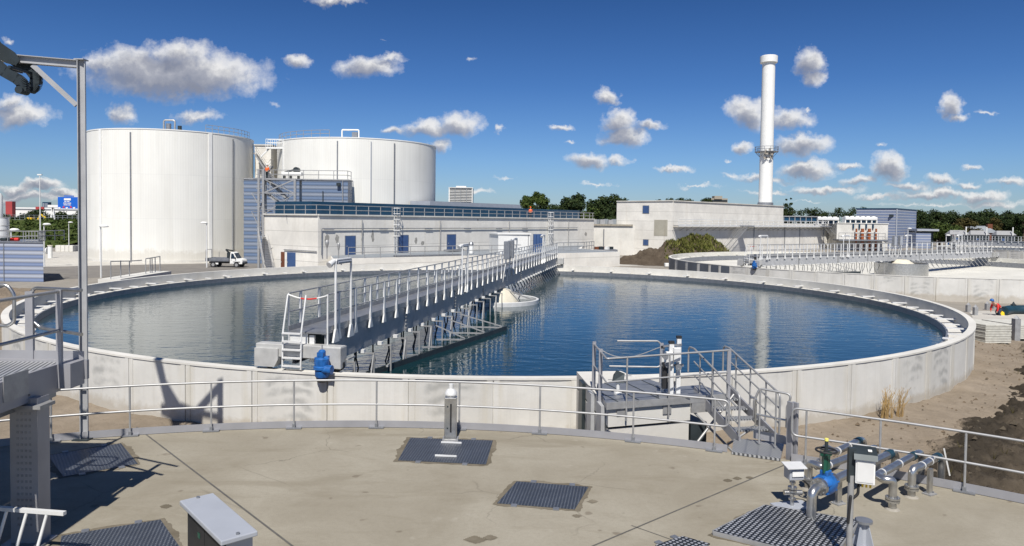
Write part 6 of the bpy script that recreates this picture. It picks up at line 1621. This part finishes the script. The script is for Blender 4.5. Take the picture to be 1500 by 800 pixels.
MB().add([bx + MM @ V(p) for p in ((-.15, -.14, hh / 2), (.15, -.14, hh / 2), (.15, .13, hh / 2), (-.15, .13, hh / 2), (-.15, -.10, hh / 2 + .07), (.15, -.10, hh / 2 + .07), (.15, .12, hh / 2 + .13), (-.15, .12, hh / 2 + .13))], [(3, 2, 1, 0), (4, 5, 6, 7), (0, 1, 5, 4), (1, 2, 6, 5), (2, 3, 7, 6), (3, 0, 4, 7)]).build('lid', DARK, b)
MB().box(bx + MM @ V((.06, -.02, hh / 2 + .108)), (.05, .05, .01), M=MM @ Matrix.Rotation(.22, 3, 'X')).build('sticker', WHITE, b)
for k in range(4): p = bx + MM @ V((-.07 + k * .05, 0, -hh / 2)); MB().cyl(p, p - V((0, 0, .07)), .014, 8).build('cable_gland', YELL if k else BLACK, t, 40)
c0 = bx + V((-.08, 0, -hh / 2 - .05)); MB().tube(fillet([c0, c0 - V((0, 0, .12)), c0 + V((-.1, .02, -.22)), V((q.x - .02, q.y - .05, c0.z - .12)), V((q.x - .05, q.y - .05, DZ + .6))], .08), .02, 8).build('cable', BLACK, t, 60)
MB().lathe(tuple(q), [(.12, 0), (.12, .02), (.05, .03)], 14).build('foot', STEEL, t, 40)
# transmitter on a spindle
q = on(1160, 742, DZ)
t = thing('flow_meter', 'white-fronted meter head on a slim spindle left of the blue valve', 'meter', q)
MB().box(q + V((0, 0, .012)), (.62, .34, .02), .25).build('base_plate', GREYP, t); MB().cyl(q, q + V((0, 0, .52)), .03, 10).build('spindle', STAIN, t, 40)
for z, r in ((.12, .06), (.26, .075), (.31, .075), (.4, .05)): MB().cyl(q + V((0, 0, z)), q + V((0, 0, z + .03)), r, 14).build('flange', STAIN, t, 40)
MB().cyl(q + V((-.14, 0, .24)), q + V((.16, 0, .24)), .045, 12).build('side_port', STAIN, t, 40)
h_ = MB().box(q + V((.02, 0, .58)), (.26, .22, .20), .12).build('head', GREYP, t, bevel=.02); MB().box(q + V((.04, -.12, .60)), (.20, .02, .09), .12).build('display', WHITE, h_)
MB().add([q + V(p) for p in ((-.16, -.2, .70), (.18, -.16, .70), (.18, .12, .72), (-.16, .10, .72), (-.16, -.2, .715), (.18, -.16, .715), (.18, .12, .735), (-.16, .10, .735))], [(3, 2, 1, 0), (4, 5, 6, 7), (0, 1, 5, 4), (1, 2, 6, 5), (2, 3, 7, 6), (3, 0, 4, 7)]).build('sun_shade', ALU, h_)
MB().tube(fillet([q + V((.12, 0, .5)), q + V((.3, .05, .35)), q + V((.35, .1, .1)), q + V((.5, .2, .03))], .1), .015, 8).build('cable', BLACK, t, 60)
# tapered pedestal
q = on(1264, 806, DZ)
t = thing('pedestal', 'tapered steel pedestal with a round top beside the studded grating', 'pedestal', q)
MB().cyl(q, q + V((0, 0, .42)), .05, 14).build('stem', GREYP, t, 40); MB().cyl(q + V((0, 0, .42)), q + V((0, 0, .455)), .12, 24).build('top', STEEL_D, t, 40); MB().box(q + V((0, 0, .015)), (.36, .36, .025), .6).build('foot', STEEL, t)
for k in range(4):
    a = .6 + k * PI / 2; dx = V((math.cos(a), math.sin(a), 0)); n_ = V((-dx.y, dx.x, 0)) * .01
    vs = [q + dx * .04 + V((0, 0, .03)), q + dx * .18 + V((0, 0, .03)), q + dx * .07 + V((0, 0, .42)), q + dx * .04 + V((0, 0, .42))]
    MB().add([v - n_ for v in vs] + [v + n_ for v in vs], [(0, 1, 2, 3), (7, 6, 5, 4), (0, 4, 5, 1), (1, 5, 6, 2), (2, 6, 7, 3), (3, 7, 4, 0)]).build('gusset', GREYP, t)

# ================================================================= TALL STEEL FRAME
q = on(123.5, 643, DZ); zt = at(116, 88, q.y).z
t = thing('hoist_frame', 'tall dark grey steel post with an arm and curved hooks at the left', 'frame', q)
def hbeam(p, q_, w_, h_, up=(0, 0, 1)):
    p, q_ = V(p), V(q_); d = (q_ - p).normalized(); up = V(up); x = d.cross(up).normalized(); z = x.cross(d); m = MB()
    m.bar(p + z * (h_ / 2 - .008), q_ + z * (h_ / 2 - .008), w_, .016, up); m.bar(p - z * (h_ / 2 - .008), q_ - z * (h_ / 2 - .008), w_, .016, up); m.bar(p, q_, .012, h_ - .034, up); return m
armd = V((-.97, -.42, 0)).normalized(); armn = V((-armd.y, armd.x, 0))
hbeam(q, (q.x, q.y, zt), .15, .15, armd).build('post', PAINT_G, t)
A0 = V((q.x, q.y, zt - .09)); A1 = A0 + armd * 1.75
hbeam(A0 + armd * .085, A1, .14, .16).build('arm', PAINT_G, t)
hbeam(A0 + armd * .09 - V((0, 0, .86)), A0 + armd * .86 - V((0, 0, .10)), .1, .1, armn).build('brace', PAINT_G, t)
MB().box((q.x, q.y, DZ + .012), (.34, .34, .025)).build('base_plate', DARK, t)
MB().box((q.x, q.y, zt + .004), (.2, .2, .02)).build('cap_plate', PAINT_G, t)
# gusset and the two swan-neck guides
def slab_v(pts, th, nrm):
    n = len(pts); m = MB(); nn = V(nrm) * th / 2; m.v = [V(p) - nn for p in pts] + [V(p) + nn for p in pts]
    m.f = [tuple(range(n)), tuple(range(2 * n - 1, n - 1, -1))] + [(i + n, (i + 1) % n + n, (i + 1) % n, i) for i in range(n)]; return m
gY = A1.y + .1
slab_v([at(x, y, gY) for x, y in ((-70, 4), (-10, 55), (22, 77), (30, 88), (24, 96), (8, 92), (-14, 76), (-70, 30))], .06, armn).build('gusset_plate', DARK, t)
for dy, pth in ((-.35, ((-120, -200), (-70, -20), (-26, 76), (8, 106), (26, 116), (35, 124), (33, 133))), (.3, ((-95, -200), (-45, 0), (-6, 68), (26, 92), (44, 101), (54, 114), (52, 126), (44, 131)))):
    f_ = fillet([at(x, y, gY + dy) for x, y in pth], .12, 6); m = MB()
    for a, b in zip(f_, f_[1:]): m.bar(a, b, .20, .12, (0, 1, 0))
    g_ = m.build('guide_hook', DARK, t); e_ = f_[-1]; MB().cyl(e_ - V((0, .12, 0)), e_ + V((0, .12, 0)), .075, 12).build('roller', DARK, g_, 40)
for x, y in ((12, 100), (34, 104)):
    o = at(x, y, gY); MB().bar(o - V((0, .4, 0)), o + V((0, .4, 0)), .05, .05).build('spacer', DARK, t)

# ================================================================= LEFT WALKWAY PLATFORM
t = thing('raised_walkway', 'raised grating walkway on a steel leg at the left edge', 'walkway', (-7.05, 10.4, DZ))
X0, X1, Y0, Y1, ZP = -8.35, -6.95, 2.5, 11.25, 4.27
MB().box(((X0 + X1) / 2, (Y0 + Y1) / 2, ZP - .03), (X1 - X0 - .06, Y1 - Y0, .05)).build('grating', GRATE, t)
for x in (X0, X1): MB().box((x, (Y0 + Y1) / 2 - .15, ZP - .18), (.06, Y1 - Y0 - .3, .42)).build('side_channel', KICK, t)
MB().box(((X0 + X1) / 2 + .1, Y1, ZP - .12), (X1 - X0 + .35, .06, .3)).build('end_channel', KICK, t); MB().box((X1 + .12, Y1 - .2, ZP - .15), (.22, .36, .38)).build('end_box', KICK, t)
MB().box(((X0 + X1) / 2 + .05, Y1 + .02, ZP + .09), (X1 - X0 + .3, .012, .15)).build('kick_plate', KICK, t)
MB().box((X1 + .035, Y1 - 1.3, ZP - .08), (.02, .5, .36)).build('splice_plate', STEEL, t)
for k in range(4): MB().box((X0 + .2 + k * .33, Y1 - .9, ZP - .45), (.08, 1.6, .16)).build('cross_beam', STEEL_D, t)
lg = on(42, 795, DZ)
pl_ = MB().box((lg.x, lg.y, (DZ + ZP - .5) / 2 + .1), (.40, .16, ZP - .35 - DZ)).build('leg', KICK, t)
for s in (-.19, .19): MB().box((lg.x + s, lg.y + .06, (DZ + ZP - .5) / 2 + .1), (.02, .26, ZP - .36 - DZ)).build('leg_flange', KICK, pl_)
hm = MB()
for z in range(22):
    for x in (-.09, -.03, .03, .09): hm.box((lg.x + x, lg.y - .081, 2.1 + z * .09), (.03, .006, .035))
hm.build('perforation', STEEL_D, pl_)
MB().box((lg.x, lg.y, DZ + .015), (.6, .4, .03)).build('foot_plate', STEEL_D, t)
MB().box((lg.x, lg.y, ZP - .44), (.6, .34, .05)).build('head_plate', STEEL, t)
for y in (Y1 - .35, Y1 - 2.1, Y1 - 3.9): MB().box((X1 + .05, y, ZP + .45), (.08, .05, 1.45)).build('post', KICK, t)
for x, y in ((X0 + .1, Y1 - .1), (X0 + .75, Y1 + .02), (X0, Y1 - 2)): MB().box((x, y, ZP + .5), (.12, .05, 1.2)).build('post', KICK, t)
MB().tube([(X1 + .05, Y1 - .35, ZP + .55), (X1 + .05, Y0, ZP + .55)], .026, 8).build('handrail', TUBE, t, 50)
MB().tube([(X1 + .05, Y1 - .35, ZP + 1.15), (X1 + .05, Y0, ZP + 1.15)], .026, 8).build('handrail', TUBE, t, 50)
lp = fillet([(X0 - 1.0, Y1, ZP + 1.2), (X0 + .42, Y1, ZP + 1.2), (X0 + .52, Y1, ZP + 1.05), (X0 + .52, Y1, ZP + .62), (X0 + .4, Y1, ZP + .55), (X0 - 1.0, Y1, ZP + .7)], .14, 6)
MB().tube(lp, .028, 8).build('rail_loop', STAIN, t, 60)
lp = fillet([(X1 + .45, Y1 - .45, ZP + 1.18), (X0 + .8, Y1 + .05, ZP + 1.15), (X0 + .72, Y1 + .05, ZP + 1.0), (X0 + .72, Y1 + .05, ZP + .68), (X0 + .9, Y1 + .05, ZP + .52), (X1 + .42, Y1 - .4, ZP + .5)], .16, 6)
MB().tube(lp, .028, 8).build('rail_loop', STAIN, t, 60)
# unseen landing, rails and bars added left of the frame to shade the deck
MB().box((-10.0, 10.4, 6.0), (3.0, 2.6, .1)).build('shade_landing', GRATE, t)
for x in (-11.4, -8.6):
    for y in (9.2, 11.6): MB().box((x, y, 4.0), (.14, .14, 4.4)).build('shade_post', KICK, t)
for x in (-11.4, -8.6):
    for z in (6.5, 7.1): MB().tube([(x, 9.2, z), (x, 11.6, z)], .03, 8).build('shade_rail', STEEL, t)
for z in (6.5, 7.1): MB().tube([(-11.4, 11.6, z), (-8.6, 11.6, z)], .03, 8).build('shade_rail', STEEL, t)
MB().box((-9.6, 6.9, 4.24), (2.4, 8.6, .06)).build('grating', GRATE, t)  # unseen grating, added to widen the shadow on the deck
for k in range(5): MB().bar((-11.2, 5.5 + k * 1.4, 4.3), (-8.5, 6.4 + k * 1.4, 5.4), .06, .06).build('shade_bar', STEEL, t)
# low white rail at the very bottom left
t = thing('low_rail', 'low pale tubular rail with slanting legs at the bottom left corner', 'rail', on(50, 815, DZ))
e0, e1 = V((*on(-10, 744, 2.5)[:2], 2.5)), V((*on(95, 752, 2.5)[:2], 2.5))
MB().bar(e0, e1, .06, .05).build('top_bar', ALU, t)
for s in (.2, .48, .76):
    p = e0.lerp(e1, s); MB().cyl(p, V((p.x - .12, p.y - .15, DZ)), .022, 8).build('leg', ALU, t, 50)
MB().bar(e0 - V((.1, .2, .45)), e1 - V((.1, .2, .45)), .03, .03).build('cross_bar', ALU, t)

# dry weeds by the tank wall
wm = MB(); rb = random.Random(3)
for px, py, k_ in ((1300, 612, 26), (1316, 610, 16), (1294, 614, 14)):
    q = on(px, py, .25)
    for k in range(k_):
        a = rb.uniform(0, 6.3); h = rb.uniform(.4, 1.05); l = rb.uniform(.05, .35); w_ = .010
        p1 = q + V((.5 * l * math.cos(a) + .05, .5 * l * math.sin(a), h * .6)); p2 = q + V((l * math.cos(a) + .15, l * math.sin(a), h))
        wm.tube([q + V((.12 * math.cos(a), .12 * math.sin(a), -.2)), p1, p2], [w_, w_ * .8, .003], 4)
        for j in range(3):
            s = p1.lerp(p2, j / 3); e = V((rb.uniform(-.07, .07), rb.uniform(-.07, .07), .1)); wm.add([s, s + e + V((.012, 0, 0)), s + e * 1.6], [(0, 1, 2)])
o = wm.build('weed', STRAW); tag(o, 'tuft of dry brown weeds growing at the foot of the tank wall', 'weed')
# white stake in the mud, crate of bars
q = on(1392, 690, .3); tag(MB().bar(q - V((0, 0, .15)), q + V((-.12, .1, .55)), .03, .03).build('stake', WHITE), 'short white stake leaning in the dark mud behind the pipes', 'stake')
# stones and clods
cl = MB(); rb = random.Random(21)
for k in range(900):
    a = rb.uniform(math.radians(-80), math.radians(5)); r = TR + .2 + rb.random() ** .7 * 4.6; x, y = T1C.x + r * math.cos(a), T1C.y + r * math.sin(a); z = sandz(x, y, (r - TR) / 4.7); s = rb.uniform(.02, .07) * (1.6 if rb.random() < .06 else 1)
    pts = [V((rb.uniform(.6, 1) * s * u, rb.uniform(.6, 1) * s * v, rb.uniform(.5, .9) * s * w_)) for u, v, w_ in ((1, 0, 0), (-1, 0, 0), (0, 1, 0), (0, -1, 0), (0, 0, 1))]
    cl.add([V((x, y, z)) + p for p in pts], [(0, 2, 4), (2, 1, 4), (1, 3, 4), (3, 0, 4)])
o = cl.build('pebbles', m_soil('clod_soil', (.12, .09, .06), (.2, .155, .11), (.07, .05, .035))); tag(o, 'dark clods scattered over the sand round the tank', 'clods', None, 'stuff')

cl = MB(); rb = random.Random(22)
for k in range(2600):
    x, y = rb.uniform(10, 32), rb.uniform(9, 34); z = mudz(x, y)
    if (V((x, y, 0)) - T1C).length < TR + .4: continue
    if z < .0:
        z = max(z, sandz(x, y, ((V((x, y, 0)) - T1C).length - TR) / 4.7))
        if rb.random() > .35 or mudz(x + .9, y - .3) < 0: continue
    s = rb.uniform(.02, .07) * (2.2 if rb.random() < .07 else 1)
    pts = [V((rb.uniform(.6, 1) * s * u, rb.uniform(.6, 1) * s * v, rb.uniform(.5, 1.0) * s * w_)) for u, v, w_ in ((1, 0, 0), (-1, 0, 0), (0, 1, 0), (0, -1, 0), (0, 0, 1))]
    cl.add([V((x, y, z)) + p for p in pts], [(0, 2, 4), (2, 1, 4), (1, 3, 4), (3, 0, 4)])
o = cl.build('pebbles', m_soil('mud_clods', (.07, .058, .042), (.15, .125, .095), (.03, .025, .02))); tag(o, 'lumps and clods lying in the dark mud at the right', 'clods', None, 'stuff')
gm = MB()
for k in range(500):
    x, y = rb.uniform(11, 30), rb.uniform(12, 34)
    if mudz(x, y) < .05 or nz(x, y, .4) < .05: continue
    for j in range(5):
        a = rb.uniform(0, 6.3); h = rb.uniform(.08, .3); l = rb.uniform(.03, .2); z = mudz(x, y)
        gm.add([(x - .012, y, z - .02), (x + .012, y, z - .02), (x + l * math.cos(a), y + l * math.sin(a), z + h)], [(0, 1, 2)])
o = gm.build('weeds', LEAF_B); tag(o, 'sparse dark weeds growing in the mud at the right', 'weeds', None, 'stuff')
# ================================================================= SKY, SUN, CAMERA
SUN_EL, SUN_AZ = math.radians(53), V((-.06, -.998, 0)).normalized()
sun_dir = SUN_AZ * math.cos(SUN_EL) + V((0, 0, math.sin(SUN_EL)))
sl = bpy.data.lights.new('sun', 'SUN'); sl.energy = 5.0; sl.angle = math.radians(.53); sl.color = (1, .955, .88)
so = bpy.data.objects.new('sun', sl); C.objects.link(so); so.rotation_euler = (-sun_dir).to_track_quat('-Z', 'Y').to_euler(); so.location = (-20, -60, 90)

w = bpy.data.worlds.new('World'); bpy.context.scene.world = w; w.use_nodes = True
nt = w.node_tree; nt.nodes.clear()
sky = nt.nodes.new('ShaderNodeTexSky'); sky.sky_type = 'NISHITA'; sky.sun_disc = False; sky.sun_elevation = SUN_EL
sky.sun_rotation = math.atan2(SUN_AZ.x, SUN_AZ.y); sky.air_density = 1.0; sky.dust_density = .3; sky.ozone_density = 2.2; sky.altitude = 0
tc = nt.nodes.new('ShaderNodeTexCoord'); sp = nt.nodes.new('ShaderNodeSeparateXYZ'); nt.links.new(tc.outputs['Generated'], sp.inputs[0])
yy = math_n(nt, 'MAXIMUM', sp.outputs[1], .04)
U, W = math_n(nt, 'DIVIDE', sp.outputs[0], yy), math_n(nt, 'DIVIDE', sp.outputs[2], yy)
cb = nt.nodes.new('ShaderNodeCombineXYZ'); nt.links.new(U, cb.inputs[0]); nt.links.new(W, cb.inputs[1]); UV = cb.outputs[0]
# domain warp gives every cloud a torn outline
wn = N(nt, 'ShaderNodeTexNoise', i_Scale=16.0, i_Detail=7.0, i_Roughness=.62); wn.noise_dimensions = '3D'; nt.links.new(UV, wn.inputs['Vector'])
def vm(op, a, b=None, c=None):
    n = nt.nodes.new('ShaderNodeVectorMath'); n.operation = op
    for i, x in enumerate((a, b, c)):
        if x is None: continue
        if isinstance(x, tuple): n.inputs[i].default_value = x
        else: nt.links.new(x, n.inputs[i])
    return n
wn2 = N(nt, 'ShaderNodeTexNoise', i_Scale=46.0, i_Detail=6.0, i_Roughness=.62); nt.links.new(UV, wn2.inputs['Vector'])
warp = vm('ADD', vm('MULTIPLY', vm('SUBTRACT', wn.outputs['Color'], (.5, .5, .5)).outputs[0], (.050, .040, 0)).outputs[0], vm('MULTIPLY', vm('SUBTRACT', wn2.outputs['Color'], (.5, .5, .5)).outputs[0], (.022, .020, 0)).outputs[0]).outputs[0]
UVW = vm('ADD', UV, warp).outputs[0]
CL = [(255, 108, 128, 34, 1.15), (200, 96, 68, 28, 1.1), (305, 108, 78, 34, 1.1), (262, 78, 60, 22, 1.0), (150, 92, 34, 22, .9), (275, 128, 90, 20, .9),
 (28, 168, 55, 20, 1.0), (12, 152, 30, 14, .9), (183, 170, 26, 16, .9), (438, 86, 26, 12, .95), (538, 100, 48, 19, 1.0), (572, 86, 32, 10, .7), (285, 172, 52, 13, .75),
 (672, 182, 34, 20, 1.05), (630, 188, 48, 15, .95), (582, 190, 26, 9, .8), (645, 214, 16, 14, .9), (730, 190, 12, 8, .6), (688, 82, 12, 8, .45),
 (890, 143, 19, 13, .95), (907, 178, 24, 18, 1.1), (915, 200, 32, 15, 1.05), (950, 187, 28, 9, .9), (862, 236, 34, 13, 1.05), (905, 238, 24, 10, .8), (823, 184, 26, 6, .75), (830, 208, 20, 5, .55),
 (1184, 95, 22, 20, 1.1), (1190, 118, 18, 16, .9), (1098, 165, 30, 22, 1.1), (1160, 172, 44, 17, .9), (1175, 210, 40, 17, 1.1), (1155, 216, 16, 11, .8), (1182, 246, 42, 13, 1.1), (1090, 214, 20, 11, .95), (1072, 258, 44, 7, .7), (1190, 160, 10, 6, .5),
 (1305, 244, 27, 20, 1.15), (1388, 154, 18, 20, 1.05), (1400, 172, 18, 10, .9), (1440, 166, 36, 7, .55), (1293, 211, 16, 7, .6), (988, 250, 34, 6, .8), (490, 4, 44, 8, .9), (1060, 235, 12, 6, .5),
 (1210, 276, 70, 9, 1.0), (1260, 262, 40, 9, 1.05), (1120, 262, 60, 7, .95), (1240, 240, 26, 6, .8), (1360, 300, 150, 6, .6), (1180, 296, 120, 5, .5), (1430, 244, 30, 6, .7), (1460, 300, 70, 8, .9), (1330, 272, 40, 8, 1.0), (1380, 264, 28, 10, 1.1), (1372, 284, 70, 9, 1.1), (1440, 288, 46, 10, 1.1), (1480, 268, 40, 9, .95), (1420, 270, 26, 7, .95), (1290, 288, 60, 7, .9), (1130, 282, 70, 6, .75),
 (25, 277, 28, 9, 1.1), (62, 271, 28, 9, 1.15), (95, 283, 30, 7, 1.0), (40, 290, 80, 8, 1.0), (700, 281, 46, 8, .75), (15, 62, 16, 10, .6), (400, 150, 24, 14, .3), (1020, 275, 66, 5, .7), (870, 268, 56, 5, .65), (740, 262, 34, 5, .6), (560, 60, 20, 5, .25),
 (-120, 120, 90, 40, 1.0), (1600, 200, 70, 30, 1.0), (1640, 120, 60, 24, .9), (-150, 240, 80, 18, .9)]
D = D2 = None
for (px, py, a, b, wgt) in CL:
    wgt -= .15 if py > 255 and px > 600 else 0
    r = ray(px, py); u0, v0 = r.x / r.y, r.z / r.y; a, b = a * 1.12 / F, b * 1.12 / F
    s = (1 / a, 1 / b, 0); o = (-u0 / a, -v0 / b, 0)
    q = vm('MULTIPLY_ADD', UVW, s, o).outputs[0]
    l1 = math_n(nt, 'SUBTRACT', wgt, vm('LENGTH', q).outputs['Value'])
    l2 = math_n(nt, 'SUBTRACT', wgt, vm('LENGTH', vm('ADD', q, (.22, .62, 0)).outputs[0]).outputs['Value'])
    D = l1 if D is None else math_n(nt, 'SMOOTH_MAX', D, l1, .12)
    D2 = l2 if D2 is None else math_n(nt, 'SMOOTH_MAX', D2, l2, .12)
fine = noise(nt, UV, 48, 6, .62); fac = math_n(nt, 'SUBTRACT', fine, .5)
dens = math_n(nt, 'ADD', D, math_n(nt, 'MULTIPLY', fac, .85))
alpha = ramp(nt, dens, [(.02, 0), (.24, .35), (.48, .82), (.8, 1)])
shade = math_n(nt, 'ADD', D2, math_n(nt, 'MULTIPLY', fac, -.9))
ccol = ramp(nt, shade, [(-.05, (7.2, 7.1, 7.0)), (.22, (5.4, 5.4, 5.5)), (.5, (3.3, 3.4, 3.85)), (.95, (2.1, 2.25, 2.8))])
hz = ramp(nt, W, [(.0, .35), (.10, .0)])          # thin veil low down
tint = ramp(nt, sp.outputs[2], [(.0, (.42, .54, .76)), (.08, (.34, .50, .77)), (.18, (.21, .375, .65)), (.32, (.13, .27, .495)), (.6, (.22, .34, .52))])
skyc = mixc(nt, 1.0, sky.outputs[0], tint, 'MULTIPLY')
front = math_n(nt, 'GREATER_THAN', sp.outputs[1], .05)
above = math_n(nt, 'GREATER_THAN', sp.outputs[2], -.02)
col = mixc(nt, math_n(nt, 'MULTIPLY', math_n(nt, 'MULTIPLY', alpha, front), math_n(nt, 'MULTIPLY', above, .94)), skyc, ccol)
bg = nt.nodes.new('ShaderNodeBackground'); bg.inputs[1].default_value = .10; nt.links.new(col, bg.inputs[0])
ow = nt.nodes.new('ShaderNodeOutputWorld'); nt.links.new(bg.outputs[0], ow.inputs[0])

cam = bpy.data.cameras.new('camera'); cam.sensor_width = 36; cam.lens = 36 * F / 1500; cam.shift_x = 0; cam.shift_y = -(400 - CY) / 1500
cam.clip_end = 6000; cam.clip_start = .1
co = bpy.data.objects.new('camera', cam); C.objects.link(co); co.location = (0, 0, H); co.rotation_euler = CAMROT.to_euler()
sc = bpy.context.scene; sc.camera = co
sc.view_settings.view_transform = 'Standard'; sc.view_settings.look = 'None'; sc.view_settings.exposure = .30; sc.view_settings.gamma = 1
sc.render.engine = 'CYCLES'; sc.cycles.max_bounces = 6
